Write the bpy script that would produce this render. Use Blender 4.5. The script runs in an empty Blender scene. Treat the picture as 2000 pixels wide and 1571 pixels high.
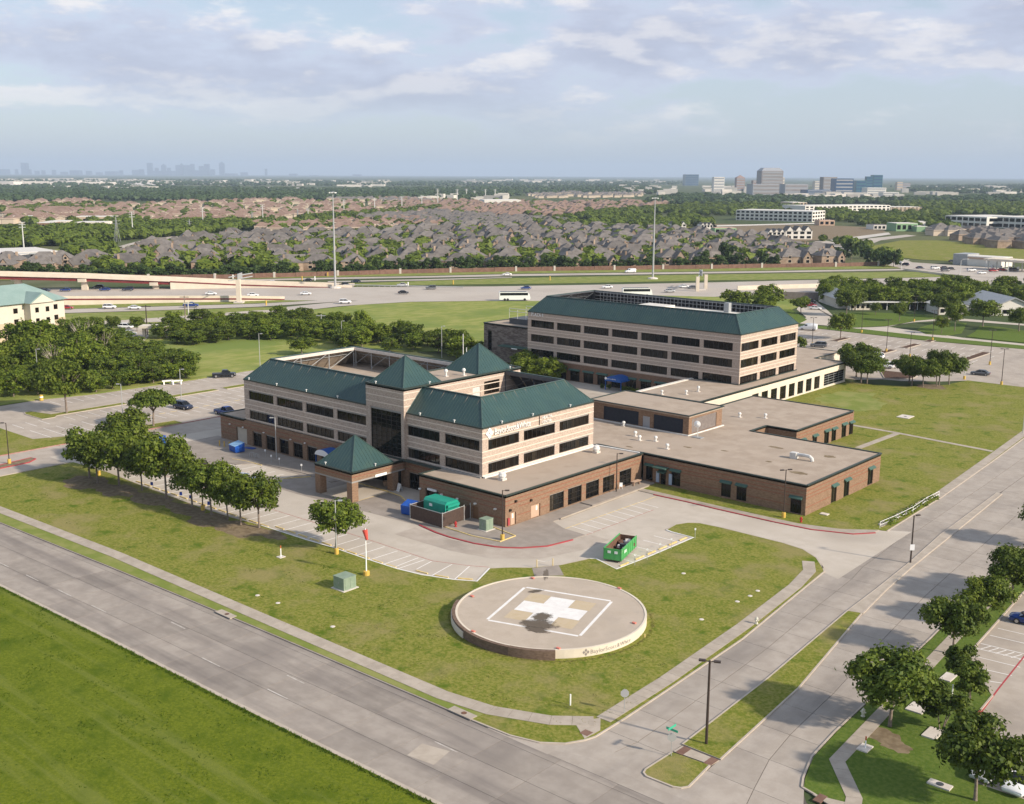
import bpy, bmesh, math, random
import numpy as np
from mathutils import Vector, Matrix

# ------------------------------------------------------------------ camera, sky, sun, exposure
S = bpy.context.scene
COL = S.collection
R = math.radians
FPX, EYE = 2168.0, 50.0
PITCH, HEAD, ROLL = math.atan(444.355 / FPX), 0.724214, 0.00430901
FW = np.array([-math.sin(HEAD), math.cos(HEAD), 0.0]); RT = np.array([math.cos(HEAD), math.sin(HEAD), 0.0]); UP = np.array([0, 0, 1.0])
_f = FW * math.cos(PITCH) - UP * math.sin(PITCH)
_u = UP * math.cos(PITCH) + FW * math.sin(PITCH)
_r = RT * math.cos(ROLL) + _u * math.sin(ROLL)
_u = _u * math.cos(ROLL) - RT * math.sin(ROLL)
cd = bpy.data.cameras.new('camera'); cam = bpy.data.objects.new('camera', cd); COL.objects.link(cam)
cd.sensor_fit = 'HORIZONTAL'; cd.sensor_width = 36; cd.lens = 36 * FPX / 2000
cd.clip_start = 1; cd.clip_end = 90000
cam.matrix_world = Matrix(((_r[0], _u[0], -_f[0], 0), (_r[1], _u[1], -_f[1], 0), (_r[2], _u[2], -_f[2], EYE), (0, 0, 0, 1)))
S.camera = cam

SUN_DIR = Vector((1.0, 0.22, 0.56)).normalized()
SUN_EL = math.asin(SUN_DIR.z); SUN_AZ = math.atan2(SUN_DIR.x, SUN_DIR.y)
SKY_STRENGTH, SUN_STRENGTH, EXPOSURE = 0.105, 4.6, 0.44
sd = bpy.data.lights.new('sun', 'SUN'); sun = bpy.data.objects.new('sun', sd); COL.objects.link(sun)
sd.energy = SUN_STRENGTH; sd.angle = R(2.2); sd.color = (1.0, 0.875, 0.715)
sun.rotation_euler = SUN_DIR.to_track_quat('Z', 'Y').to_euler(); sun.location = (0, 0, 900)

W = bpy.data.worlds.new('World'); S.world = W; W.use_nodes = True
def sky_nodes():
    nt = W.node_tree; N = nt.nodes; L = nt.links
    N.clear()
    out = N.new('ShaderNodeOutputWorld'); bg = N.new('ShaderNodeBackground'); bg.inputs[1].default_value = SKY_STRENGTH
    L.new(bg.outputs[0], out.inputs[0])
    sky = N.new('ShaderNodeTexSky'); sky.sky_type = 'NISHITA'; sky.sun_disc = False
    sky.sun_elevation = SUN_EL; sky.sun_rotation = SUN_AZ; sky.altitude = 200; sky.air_density = 1.0; sky.dust_density = 1.3; sky.ozone_density = 1.6
    tc = N.new('ShaderNodeTexCoord')
    def math_(op, a, b=None, c=None, clamp=False):
        n = N.new('ShaderNodeMath'); n.operation = op; n.use_clamp = clamp
        for i, v in enumerate((a, b, c)):
            if v is None: continue
            if hasattr(v, 'is_linked'): L.new(v, n.inputs[i])
            else: n.inputs[i].default_value = v
        return n.outputs[0]
    def vmul(vec, k):
        n = N.new('ShaderNodeVectorMath'); n.operation = 'MULTIPLY'; L.new(vec, n.inputs[0]); n.inputs[1].default_value = k; return n.outputs[0]
    def dot(vec, k):
        n = N.new('ShaderNodeVectorMath'); n.operation = 'DOT_PRODUCT'; L.new(vec, n.inputs[0]); n.inputs[1].default_value = k; return n.outputs['Value']
    def add(vec, k):
        n = N.new('ShaderNodeVectorMath'); n.operation = 'ADD'; L.new(vec, n.inputs[0]); n.inputs[1].default_value = k; return n.outputs[0]
    def noise(vec, scale, detail=6, rough=0.55):
        n = N.new('ShaderNodeTexNoise'); n.inputs['Scale'].default_value = scale; n.inputs['Detail'].default_value = detail; n.inputs['Roughness'].default_value = rough
        L.new(vec, n.inputs['Vector']); return n.outputs[0]
    def ramp(v, a, b):
        n = N.new('ShaderNodeMapRange'); n.interpolation_type = 'SMOOTHSTEP'; L.new(v, n.inputs[0]); n.inputs[1].default_value = a; n.inputs[2].default_value = b; return n.outputs[0]
    def mix(f, a, b):
        n = N.new('ShaderNodeMix'); n.data_type = 'RGBA'
        if hasattr(f, 'is_linked'): L.new(f, n.inputs[0])
        else: n.inputs[0].default_value = f
        for i, v in ((6, a), (7, b)):
            if hasattr(v, 'is_linked'): L.new(v, n.inputs[i])
            else: n.inputs[i].default_value = (*v, 1)
        return n.outputs[2]
    d = tc.outputs['Generated']
    # warp and stretch: low cloud layers seen edge-on are long and flat
    st = vmul(d, (1, 1, 3.4))
    n1 = noise(st, 7.5, 11, 0.60)
    n1b = noise(add(st, (0, 0, 0.055)), 7.5, 11, 0.60)
    n2 = noise(add(vmul(d, (1, 1, 2.0)), (3.1, 1.7, 0.4)), 2.3, 4, 0.5)
    x = dot(d, tuple(RT)); y = dot(d, tuple(FW)); el = dot(d, (0, 0, 1))
    az = math_('ARCTAN2', x, y)
    def bank(a0, e0, sa, se, slope):            # a long cloud bank about (azimuth, elevation)
        da = math_('SUBTRACT', az, a0)
        de = math_('SUBTRACT', math_('SUBTRACT', el, e0), math_('MULTIPLY', da, slope))
        q = math_('ADD', math_('POWER', math_('DIVIDE', da, sa), 2.0), math_('POWER', math_('DIVIDE', de, se), 2.0))
        return math_('POWER', 2.718, math_('MULTIPLY', q, -1.0))
    b1 = bank(-0.20, 0.074, 0.32, 0.030, -0.105)
    b2 = bank(0.22, 0.120, 0.30, 0.045, 0.02)
    cov = math_('ADD', math_('MULTIPLY', b1, 0.27), math_('MULTIPLY', b2, 0.36))
    cov = math_('ADD', cov, math_('MULTIPLY', math_('SUBTRACT', n2, 0.5), 0.40))
    den = math_('ADD', math_('ADD', n1, cov), -0.02)
    denb = math_('ADD', math_('ADD', n1b, cov), -0.02)
    mask = ramp(den, 0.49, 0.64)
    rim = ramp(math_('SUBTRACT', den, denb), -0.01, 0.15)
    k = 1.0 / SKY_STRENGTH
    base = tuple(v * k for v in (0.375, 0.40, 0.515)); top = tuple(v * k for v in (0.80, 0.755, 0.735)); thin = tuple(v * k for v in (0.50, 0.54, 0.66))
    thick = ramp(den, 0.54, 0.80)
    cl = mix(thick, thin, base)
    cl = mix(math_('MULTIPLY', rim, math_('SUBTRACT', 1.0, math_('MULTIPLY', thick, 0.5)), clamp=True), cl, top)
    # thin high veil that whitens the blue
    veil = mix(0.50, sky.outputs[0], tuple(v * k for v in (0.50, 0.56, 0.66)))
    # clouds dissolve into the horizon air
    fade = ramp(el, 0.004, 0.085)
    L.new(mix(math_('MULTIPLY', math_('MULTIPLY', mask, 0.86), fade), veil, cl), bg.inputs[0])
sky_nodes()
S.view_settings.view_transform = 'Standard'; S.view_settings.look = 'None'; S.view_settings.gamma = 1; S.view_settings.use_curve_mapping = False
S.view_settings.exposure = EXPOSURE
S.render.engine = 'CYCLES'; S.cycles.use_denoising = True; S.cycles.max_bounces = 6; S.cycles.diffuse_bounces = 3; S.cycles.glossy_bounces = 3
S.cycles.transparent_max_bounces = 8; S.cycles.transmission_bounces = 3; S.cycles.volume_bounces = 0; S.cycles.sample_clamp_indirect = 6

# ------------------------------------------------------------------ helpers
rnd = random.Random(7)
def P(px, py, z=0.0):
    """the spot of ground (or of a level z) seen at a pixel of the 2000 px photograph, as a world point"""
    d = _f + _r * ((px - 1000.0) / FPX) - _u * ((py - 785.5) / FPX)
    t = (z - EYE) / d[2]
    return (float(d[0] * t), float(d[1] * t))
def RD(r, d):
    """across / ahead distances from the point below the camera -> world x, y"""
    return (float(RT[0] * r + FW[0] * d), float(RT[1] * r + FW[1] * d))
def dist(x, y): return float(FW[0] * x + FW[1] * y)
def PX(x, y, z=0.0):
    v = np.array([x, y, z - EYE]); c = v @ _f
    return (1000 + FPX * (v @ _r) / c, 785.5 - FPX * (v @ _u) / c)
def hgt(px, py, ty):
    x, y = P(px, py); lo, hi = 0.0, 600.0
    for _ in range(40):
        m = (lo + hi) / 2
        if PX(x, y, m)[1] > ty: lo = m
        else: hi = m
    return lo

class MB:
    """collects simple shapes into one mesh"""
    def __init__(s): s.v = []; s.f = []; s.m = []; s.cur = 0
    def add(s, vs, fs):
        o = len(s.v); s.v += [tuple(p) for p in vs]
        s.f += [tuple(i + o for i in f) for f in fs]; s.m += [s.cur] * len(fs); return s
    def box(s, x0, x1, y0, y1, z0, z1):
        return s.add([(x0, y0, z0), (x1, y0, z0), (x1, y1, z0), (x0, y1, z0), (x0, y0, z1), (x1, y0, z1), (x1, y1, z1), (x0, y1, z1)],
                     [(0, 3, 2, 1), (4, 5, 6, 7), (0, 1, 5, 4), (1, 2, 6, 5), (2, 3, 7, 6), (3, 0, 4, 7)])
    def rbox(s, cx, cy, z0, z1, lx, ly, a=0.0):
        c, n = math.cos(a), math.sin(a)
        q = [(cx + c * u - n * v, cy + n * u + c * v) for u, v in ((-lx / 2, -ly / 2), (lx / 2, -ly / 2), (lx / 2, ly / 2), (-lx / 2, ly / 2))]
        return s.prism(q, z0, z1)
    def prism(s, poly, z0, z1, bottom=True):
        """upright extrusion of a CCW outline (may be concave)"""
        n = len(poly)
        ar = sum(poly[i][0] * poly[(i + 1) % n][1] - poly[(i + 1) % n][0] * poly[i][1] for i in range(n))
        if ar < 0: poly = poly[::-1]
        vs = [(p[0], p[1], z0) for p in poly] + [(p[0], p[1], z1) for p in poly]
        fs = [tuple(range(n, 2 * n))] + [(i, (i + 1) % n, n + (i + 1) % n, n + i) for i in range(n)]
        if bottom: fs.append(tuple(range(n - 1, -1, -1)))
        return s.add(vs, fs)
    def sheet(s, poly, z):
        n = len(poly)
        ar = sum(poly[i][0] * poly[(i + 1) % n][1] - poly[(i + 1) % n][0] * poly[i][1] for i in range(n))
        if ar < 0: poly = poly[::-1]
        return s.add([(p[0], p[1], z) for p in poly], [tuple(range(n))])
    def tube(s, pts, rad, n=6, cap=True):
        pts = [Vector(p) for p in pts]
        if not hasattr(rad, '__len__'): rad = [rad] * len(pts)
        rings = []
        for i, p in enumerate(pts):
            t = (pts[min(i + 1, len(pts) - 1)] - pts[max(i - 1, 0)]).normalized()
            a = t.cross(Vector((0, 0, 1)) if abs(t.z) < .9 else Vector((1, 0, 0))).normalized(); b = t.cross(a)
            rings.append([p + (a * math.cos(2 * math.pi * k / n) + b * math.sin(2 * math.pi * k / n)) * rad[i] for k in range(n)])
        vs = [v for r in rings for v in r]
        fs = [(i * n + k, (i + 1) * n + k, (i + 1) * n + (k + 1) % n, i * n + (k + 1) % n) for i in range(len(pts) - 1) for k in range(n)]
        if cap: fs += [tuple(range(n)), tuple(range((len(pts) - 1) * n + n - 1, (len(pts) - 1) * n - 1, -1))]
        return s.add(vs, fs)
    def cyl(s, x, y, z0, z1, r, n=12, r2=None): return s.tube([(x, y, z0), (x, y, z1)], [r, r if r2 is None else r2], n)
    def lathe(s, x, y, prof, n=16):
        vs = [(x + r * math.cos(2 * math.pi * k / n), y + r * math.sin(2 * math.pi * k / n), z) for r, z in prof for k in range(n)]
        fs = [(i * n + k, i * n + (k + 1) % n, (i + 1) * n + (k + 1) % n, (i + 1) * n + k) for i in range(len(prof) - 1) for k in range(n)]
        if prof[-1][0] > 1e-4: fs.append(tuple((len(prof) - 1) * n + k for k in range(n)))
        return s.add(vs, fs)
    def strip(s, path, w, z0, z1, side=0.0):
        """a low bar of width w swept along a plan polyline"""
        p = [Vector((a[0], a[1])) for a in path]; L, Q = [], []
        for i in range(len(p)):
            t = (p[min(i + 1, len(p) - 1)] - p[max(i - 1, 0)]).normalized(); n = Vector((-t.y, t.x))
            L.append(p[i] + n * (w / 2 + side)); Q.append(p[i] - n * (w / 2 - side))
        m = len(p); vs = [(a.x, a.y, z0) for a in L] + [(a.x, a.y, z0) for a in Q] + [(a.x, a.y, z1) for a in L] + [(a.x, a.y, z1) for a in Q]
        fs = []
        for i in range(m - 1):
            fs += [(2 * m + i, 3 * m + i, 3 * m + i + 1, 2 * m + i + 1), (i, 2 * m + i, 2 * m + i + 1, i + 1), (m + i, m + i + 1, 3 * m + i + 1, 3 * m + i)]
        fs += [(0, m, 3 * m, 2 * m), (m - 1, 3 * m - 1, 4 * m - 1, 2 * m - 1)]
        return s.add(vs, fs)
    def mesh(s, name, mats):
        me = bpy.data.meshes.new(name); me.from_pydata(s.v, [], s.f)
        for m in (mats if isinstance(mats, (list, tuple)) else [mats]): me.materials.append(m)
        if any(s.m): me.polygons.foreach_set('material_index', s.m)
        me.update(); return me
    def build(s, name, mats, parent=None, smooth=False):
        if parent is not None:
            o = wloc(parent); s.v = [(a - o[0], b - o[1], c - o[2]) for a, b, c in s.v]
        me = s.mesh(name, mats)
        if smooth: me.shade_smooth()
        return link(name, me, parent)
def wloc(o):
    v = Vector((0, 0, 0))
    while o is not None: v += o.location; o = o.parent
    return v
def link(name, data, parent=None, loc=None, rz=0.0, sc=None):
    o = bpy.data.objects.new(name, data); COL.objects.link(o)
    if parent is not None: o.parent = parent
    if loc is not None: o.location = loc
    if rz: o.rotation_euler = (0, 0, rz)
    if sc is not None: o.scale = sc
    return o
def tag(o, label=None, cat=None, group=None, kind=None):
    for k, v in (('label', label), ('category', cat), ('group', group), ('kind', kind)):
        if v: o[k] = v
    return o
def thing(name, label, cat, loc=(0, 0, 0), rz=0.0, group=None):
    o = link(name, None, None, (loc[0], loc[1], loc[2] if len(loc) > 2 else 0.0), rz); o.empty_display_size = .3
    return tag(o, label, cat, group)
def copy_tree(o, parent=None):
    c = o.copy(); COL.objects.link(c)
    if parent is not None: c.parent = parent
    for ch in list(o.children): copy_tree(ch, c)
    return c
def put(proto, used, x, y, z=0.0, rz=0.0, sc=None, label=None, group=None):
    """first call moves the source itself, later ones copy it"""
    o = copy_tree(proto) if used else proto
    o.location = (x, y, z); o.rotation_euler = (0, 0, rz)
    if sc is not None: o.scale = sc
    if label: o['label'] = label
    if group: o['group'] = group
    return o
def struct(o): o['kind'] = 'structure'; return o
def stuff(o): o['kind'] = 'stuff'; return o

# ------------------------------------------------------------------ materials
M = {}
def mat(name, c, c2=None, rough=.8, scale=1.0, detail=4, lo=.35, hi=.65, rand=0.0, bump=0.0, bscale=None, space='pos', c3=None, s3=.05, lo3=.5, hi3=.7, metal=0.0, spec=.4, stretch=None, transl=None, stain=None):
    m = bpy.data.materials.new(name); m.use_nodes = True; nt = m.node_tree; N, L = nt.nodes, nt.links
    b = N['Principled BSDF']; b.inputs['Roughness'].default_value = rough; b.inputs['Metallic'].default_value = metal; b.inputs['Specular IOR Level'].default_value = spec
    if space == 'pos': vec = N.new('ShaderNodeNewGeometry').outputs['Position']
    else: vec = N.new('ShaderNodeTexCoord').outputs['Object']
    def noise(sc, det=4, st=None, ro=.6):
        v = vec
        if st:
            q = N.new('ShaderNodeVectorMath'); q.operation = 'MULTIPLY'; L.new(v, q.inputs[0]); q.inputs[1].default_value = st; v = q.outputs[0]
        n = N.new('ShaderNodeTexNoise'); n.inputs['Scale'].default_value = sc; n.inputs['Detail'].default_value = det; n.inputs['Roughness'].default_value = ro; L.new(v, n.inputs['Vector']); return n.outputs[0]
    def ramp(v, a, z):
        n = N.new('ShaderNodeMapRange'); n.interpolation_type = 'SMOOTHSTEP'; L.new(v, n.inputs[0]); n.inputs[1].default_value = a; n.inputs[2].default_value = z; return n.outputs[0]
    def mix(f, a, z):
        n = N.new('ShaderNodeMix'); n.data_type = 'RGBA'; L.new(f, n.inputs[0])
        for i, v in ((6, a), (7, z)):
            if hasattr(v, 'is_linked'): L.new(v, n.inputs[i])
            else: n.inputs[i].default_value = (*v, 1)
        return n.outputs[2]
    col = None
    if c2 is not None: col = mix(ramp(noise(scale, detail, stretch), lo, hi), c, c2)
    if c3 is not None: col = mix(ramp(noise(s3, 5), lo3, hi3), col if col is not None else c, c3)
    if stain is not None:                       # (colour, scale, stretch, lo, hi, amount)
        f = ramp(noise(stain[1], 6, stain[2]), stain[3], stain[4])
        q = N.new('ShaderNodeMath'); q.operation = 'MULTIPLY'; L.new(f, q.inputs[0]); q.inputs[1].default_value = stain[5]
        col = mix(q.outputs[0], col if col is not None else c, stain[0])
    if rand:
        oi = N.new('ShaderNodeObjectInfo'); mr = N.new('ShaderNodeMapRange'); L.new(oi.outputs['Random'], mr.inputs[0]); mr.inputs[3].default_value = 1 - rand; mr.inputs[4].default_value = 1 + rand
        q = N.new('ShaderNodeVectorMath'); q.operation = 'SCALE'; L.new(mr.outputs[0], q.inputs['Scale'])
        if col is None: q.inputs[0].default_value = c
        else: L.new(col, q.inputs[0])
        col = q.outputs[0]
    if col is None: b.inputs['Base Color'].default_value = (*c, 1)
    else: L.new(col, b.inputs['Base Color'])
    if bump:
        bn = N.new('ShaderNodeBump'); bn.inputs['Strength'].default_value = bump; bn.inputs['Distance'].default_value = .05; L.new(noise(bscale or scale * 4, 5), bn.inputs['Height']); L.new(bn.outputs[0], b.inputs['Normal'])
    if transl:
        t = N.new('ShaderNodeBsdfTranslucent'); ms = N.new('ShaderNodeMixShader'); ms.inputs[0].default_value = transl
        if col is None: t.inputs[0].default_value = (*c, 1)
        else: L.new(col, t.inputs[0])
        L.new(b.outputs[0], ms.inputs[1]); L.new(t.outputs[0], ms.inputs[2]); L.new(ms.outputs[0], N['Material Output'].inputs[0])
    M[name] = m; return m
# ground covers
mat('lawn', (.128, .158, .018), (.245, .232, .058), .95, 3.0, 14, .35, .66, c3=(.082, .130, .010), s3=.34, lo3=.52, hi3=.70, bump=1.0, bscale=9, spec=.1, stain=((.265, .222, .098), .13, None, .48, .68, .7))
mat('lawn_dark', (.075, .125, .018), (.125, .168, .034), .95, 2.8, 12, .32, .70, c3=(.165, .175, .05), s3=.12, lo3=.58, hi3=.80, bump=.9, bscale=9, spec=.1)
mat('meadow', (.084, .118, .007), (.146, .174, .014), .95, 4.2, 13, .34, .68, c3=(.066, .104, .005), s3=.30, lo3=.46, hi3=.74, bump=1.0, bscale=7, spec=.1, stain=((.165, .185, .040), .42, (.07, 1.5, 1), .50, .68, .55))
mat('hayfield', (.195, .235, .050), (.285, .290, .092), .95, .35, 7, .38, .62, c3=(.16, .21, .05), s3=.03, lo3=.45, hi3=.62, stretch=(1, .35, 1), spec=.1)
mat('verge', (.165, .205, .045), (.235, .245, .080), .95, .25, 6, .4, .62, spec=.1)
mat('soil', (.165, .125, .08), (.235, .185, .12), .95, 1.2, spec=.1)
mat('mulch', (.075, .045, .032), (.12, .075, .055), .95, 3, spec=.1)
def plain_mat():
    """open country: woods, fields and pale bare patches, far off"""
    m = mat('plain', (.060, .085, .035), (.115, .125, .060), .95, .004, 8, .42, .60, c3=(.30, .26, .20), s3=.0016, lo3=.62, hi3=.72, spec=.05); return m
plain_mat()
# hard ground
mat('concrete', (.32, .282, .245), (.37, .328, .288), .85, .6, 5, rand=.05, spec=.25, stain=((.27, .245, .235), .16, (1, 1, 1), .55, .78, .55))
mat('boulevard_concrete', (.335, .294, .254), (.388, .345, .302), .85, .5, 7, rand=.07, spec=.2, stain=((.185, .165, .152), .10, (1.5, .45, 1), .46, .74, .6))
mat('road_concrete', (.285, .250, .218), (.340, .302, .265), .85, .5, 8, rand=.10, spec=.2, stain=((.150, .132, .122), .16, (.20, 2.2, 1), .43, .72, .7), c3=(.235, .207, .185), s3=.09, lo3=.45, hi3=.7)
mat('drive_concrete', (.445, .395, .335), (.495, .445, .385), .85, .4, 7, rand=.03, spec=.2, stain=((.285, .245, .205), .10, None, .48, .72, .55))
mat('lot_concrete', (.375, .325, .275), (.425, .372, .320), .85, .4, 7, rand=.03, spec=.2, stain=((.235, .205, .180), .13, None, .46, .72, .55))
mat('grey_concrete', (.262, .228, .198), (.31, .272, .238), .85, .5, 5, spec=.25)
mat('joint', (.10, .086, .075), rough=.95)
mat('walk', (.350, .302, .250), (.41, .358, .300), .85, .8, 5, rand=.06, spec=.25)
mat('kerb', (.40, .345, .285), (.46, .40, .335), .8, .8, rand=.02)
mat('highway', (.40, .355, .31), (.455, .41, .36), .85, .05, 6, spec=.25, stain=((.36, .33, .31), .05, (.5, .5, 1), .5, .7, .5))
mat('paint_white', (.76, .75, .73), (.70, .68, .66), .6, 1.2)
mat('paint_faded', (.54, .51, .47), (.38, .345, .305), .7, 1.5)
mat('paint_yellow', (.62, .46, .17), (.68, .54, .26), .7, 1.5)
mat('paint_red', (.40, .045, .06), (.33, .06, .06), .7, 1.2)
mat('paint_red_faded', (.36, .14, .12), (.40, .24, .20), .7, 1.2)
mat('paint_blue', (.30, .42, .62), (.42, .47, .55), .7, 1.2)
mat('pad_beige', (.47, .375, .245), (.49, .40, .28), .8, 1.5)
mat('pad_concrete', (.405, .340, .272), (.45, .380, .310), .85, .5, 5, stain=((.33, .28, .23), .25, None, .52, .7, .5))
mat('stain_dark', (.13, .102, .075), (.235, .19, .15), .9, 1.1, 8, .3, .75)
# buildings
mat('brick_upper', (.360, .280, .230), (.500, .412, .345), .9, 5.0, 6, .36, .64, bump=.15, bscale=12, spec=.2, c3=(.32, .245, .20), s3=1.1, lo3=.58, hi3=.75, stretch=(.6, .6, 1.6))
mat('brick_lower', (.200, .126, .082), (.265, .175, .118), .9, 4.0, 6, .36, .64, bump=.15, bscale=12, spec=.2, stretch=(.6, .6, 1.6))
mat('brick_low_dark', (.165, .100, .066), (.215, .135, .092), .9, 4.0, 6, .36, .64, bump=.15, bscale=12, spec=.2, stretch=(.6, .6, 1.6))
mat('brick_pad', (.135, .092, .068), (.185, .130, .098), .9, 4.0, 6, .36, .64, spec=.2, stretch=(.6, .6, 1.6))
mat('brick_band', (.235, .085, .055), (.27, .11, .07), .9, 3.0, spec=.2)
mat('brick_grey', (.12, .095, .082), (.235, .20, .175), .9, 1.6, 7, .4, .6, spec=.2, stretch=(.5, .5, 1.8))
mat('stone_band', (.66, .565, .48), (.60, .51, .43), .8, 2.0)
mat('lintel', (.26, .25, .24), (.30, .285, .27), .6, 1.0)
mat('cream_wall', (.66, .59, .49), (.61, .545, .45), .8, .6)
mat('flashing', (.72, .72, .70), (.62, .61, .58), .45, 1.5)
mat('roof_green', (.024, .060, .061), (.030, .071, .070), .40, .25, 4, spec=.45, stain=((.045, .080, .058), .5, None, .5, .7, .4))
mat('roof_green_seam', (.050, .090, .080), rough=.4, spec=.5)
mat('coping_green', (.028, .042, .036), (.036, .050, .043), .5, 1.0)
mat('gravel_roof', (.345, .280, .222), (.41, .34, .275), .95, .35, 7, .35, .65, bump=.3, bscale=6, spec=.15, stain=((.25, .19, .145), .22, None, .60, .76, .6), c3=(.385, .318, .258), s3=.06, lo3=.5, hi3=.65)
mat('roof_white', (.68, .65, .60), (.60, .57, .52), .6, .8)
mat('screen_board', (.30, .255, .205), (.22, .185, .15), .8, .6)
mat('steel_dark', (.055, .062, .072), (.075, .08, .088), .55, 1.0)
mat('steel_grey', (.28, .30, .31), (.34, .35, .36), .45, 1.0)
mat('steel_white', (.62, .62, .60), (.52, .52, .50), .45, 2.0)
mat('louvre', (.022, .025, .036), (.03, .032, .044), .6, 2.0)
mat('louvre_grey', (.16, .135, .125), (.20, .17, .155), .6, 2.0)
mat('frame_bronze', (.028, .022, .017), rough=.45)
mat('door_grey', (.33, .34, .36), rough=.5); mat('door_tan', (.47, .33, .24), rough=.6); mat('door_brown', (.20, .11, .055), rough=.6); mat('door_beige', (.52, .46, .38), (.47, .42, .35), .6, 1.0)
mat('awning_green', (.055, .115, .095), rough=.6); mat('awning_blue', (.012, .085, .33), rough=.6); mat('fabric_white', (.78, .78, .80), rough=.6)
mat('letter_white', (.88, .88, .86), rough=.4); mat('letter_grey', (.24, .21, .20), rough=.6)
mat('grass_tuft', (.055, .105, .010), (.10, .155, .016), .8, .6, spec=.1, transl=.3); mat('grass_tuft_dry', (.20, .20, .06), (.26, .24, .09), .8, .6, spec=.1, transl=.3)
def glass_mat(name, c, rand=.5):
    m = mat(name, c, tuple(v * 2.0 + .006 for v in c), .05, .55, 3, .56, .70, rand=rand, spec=.26, stretch=(2.2, 2.2, .12)); return m
glass_mat('glass_bronze', (.008, .006, .004)); glass_mat('glass_dark', (.005, .0055, .0055)); glass_mat('glass_blind', (.022, .018, .013)); glass_mat('glass_dim', (.010, .010, .009)); glass_mat('car_glass', (.012, .014, .017), .1)
# objects
mat('pole_bronze', (.05, .035, .028), rough=.5); mat('pole_galv', (.45, .46, .46), rough=.4, metal=.3); mat('pole_pale', (.60, .60, .58), rough=.5)
mat('base_yellow', (.62, .42, .07), (.55, .36, .08), .7, 2); mat('lamp_lens', (.72, .72, .70), rough=.3)
mat('green_box', (.20, .265, .195), (.24, .30, .23), .55, 1.2); mat('gen_teal', (.015, .265, .19), (.02, .30, .22), .4, 1.0)
mat('slat_brown', (.065, .042, .033), (.085, .056, .045), .8, 3)
mat('dumpster_green', (.06, .30, .085), (.08, .36, .11), .5, 1.5, stain=((.35, .36, .30), .9, None, .62, .72, .7)); mat('rust', (.17, .085, .05), (.10, .055, .04), .9, 2)
mat('bin_blue', (.010, .075, .36), (.014, .09, .41), .4, 1.5); mat('bin_lid', (.22, .40, .62), rough=.5)
mat('hydrant_red', (.42, .03, .03), rough=.5); mat('hydrant_silver', (.60, .58, .48), rough=.45); mat('sock_red', (.55, .075, .055), rough=.8)
mat('light_red', (.62, .20, .15), rough=.5); mat('sign_green', (.05, .40, .25), rough=.5); mat('sign_back', (.42, .43, .44), rough=.45, metal=.3); mat('sign_white', (.75, .76, .77), rough=.5)
mat('sign_blue', (.02, .06, .36), rough=.5); mat('post_orange', (.55, .14, .05), rough=.6); mat('stone_pale', (.55, .50, .45), (.62, .57, .52), .8, 2)
mat('tyre', (.018, .018, .018), rough=.8); mat('rim', (.45, .45, .46), rough=.3, metal=.7); mat('lens_red', (.35, .01, .01), rough=.2); mat('lens_clear', (.75, .76, .78), rough=.1)
for nm, c in dict(car_white=(.78, .79, .80), car_black=(.012, .013, .016), car_blue=(.012, .035, .17), car_navy=(.015, .022, .05), car_grey=(.10, .105, .115), car_silver=(.42, .43, .44), car_red=(.30, .015, .02)).items():
    mat(nm, c, rough=.22, spec=.6)
mat('girder_red', (.16, .022, .025), (.19, .03, .03), .6, .3); mat('cast_cream', (.60, .53, .43), (.66, .58, .48), .8, .3)
mat('hotel_cream', (.60, .55, .47), (.56, .515, .44), .85, .3); mat('hotel_tan', (.50, .40, .29), rough=.85); mat('hotel_roof', (.20, .29, .27), (.23, .32, .30), .6, .3); mat('stucco_white', (.70, .68, .63), (.66, .63, .58), .85, .3)
mat('house_brick', (.255, .18, .13), (.36, .275, .205), .9, .25, rand=.25); mat('house_roof', (.115, .104, .097), (.168, .152, .140), .9, .35, 6, rand=.22); mat('terracotta', (.215, .140, .108), (.28, .195, .152), .9, .12, rand=.15); mat('house_trim', (.55, .46, .36), rough=.85)
mat('brick_fence', (.155, .085, .062), (.20, .115, .085), .9, .6, rand=.06); mat('far_pale', (.58, .54, .48), (.50, .47, .43), .85, .05, rand=.15)
mat('sheathing_green', (.22, .36, .20), rough=.8); mat('city_haze_blue', (.045, .06, .095), rough=.6); mat('tower_glass', (.10, .15, .20), (.13, .18, .23), .25, .05); mat('tower_teal', (.05, .14, .18), rough=.2); mat('tower_blue', (.03, .075, .16), rough=.2); mat('tower_brown', (.27, .185, .155), rough=.7); mat('tower_tan', (.23, .205, .20), (.26, .235, .225), .7, .05); mat('tower_grey', (.30, .31, .33), rough=.6)  # far city towers: blue of distant haze put into the colour, darkened for contrast
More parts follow.
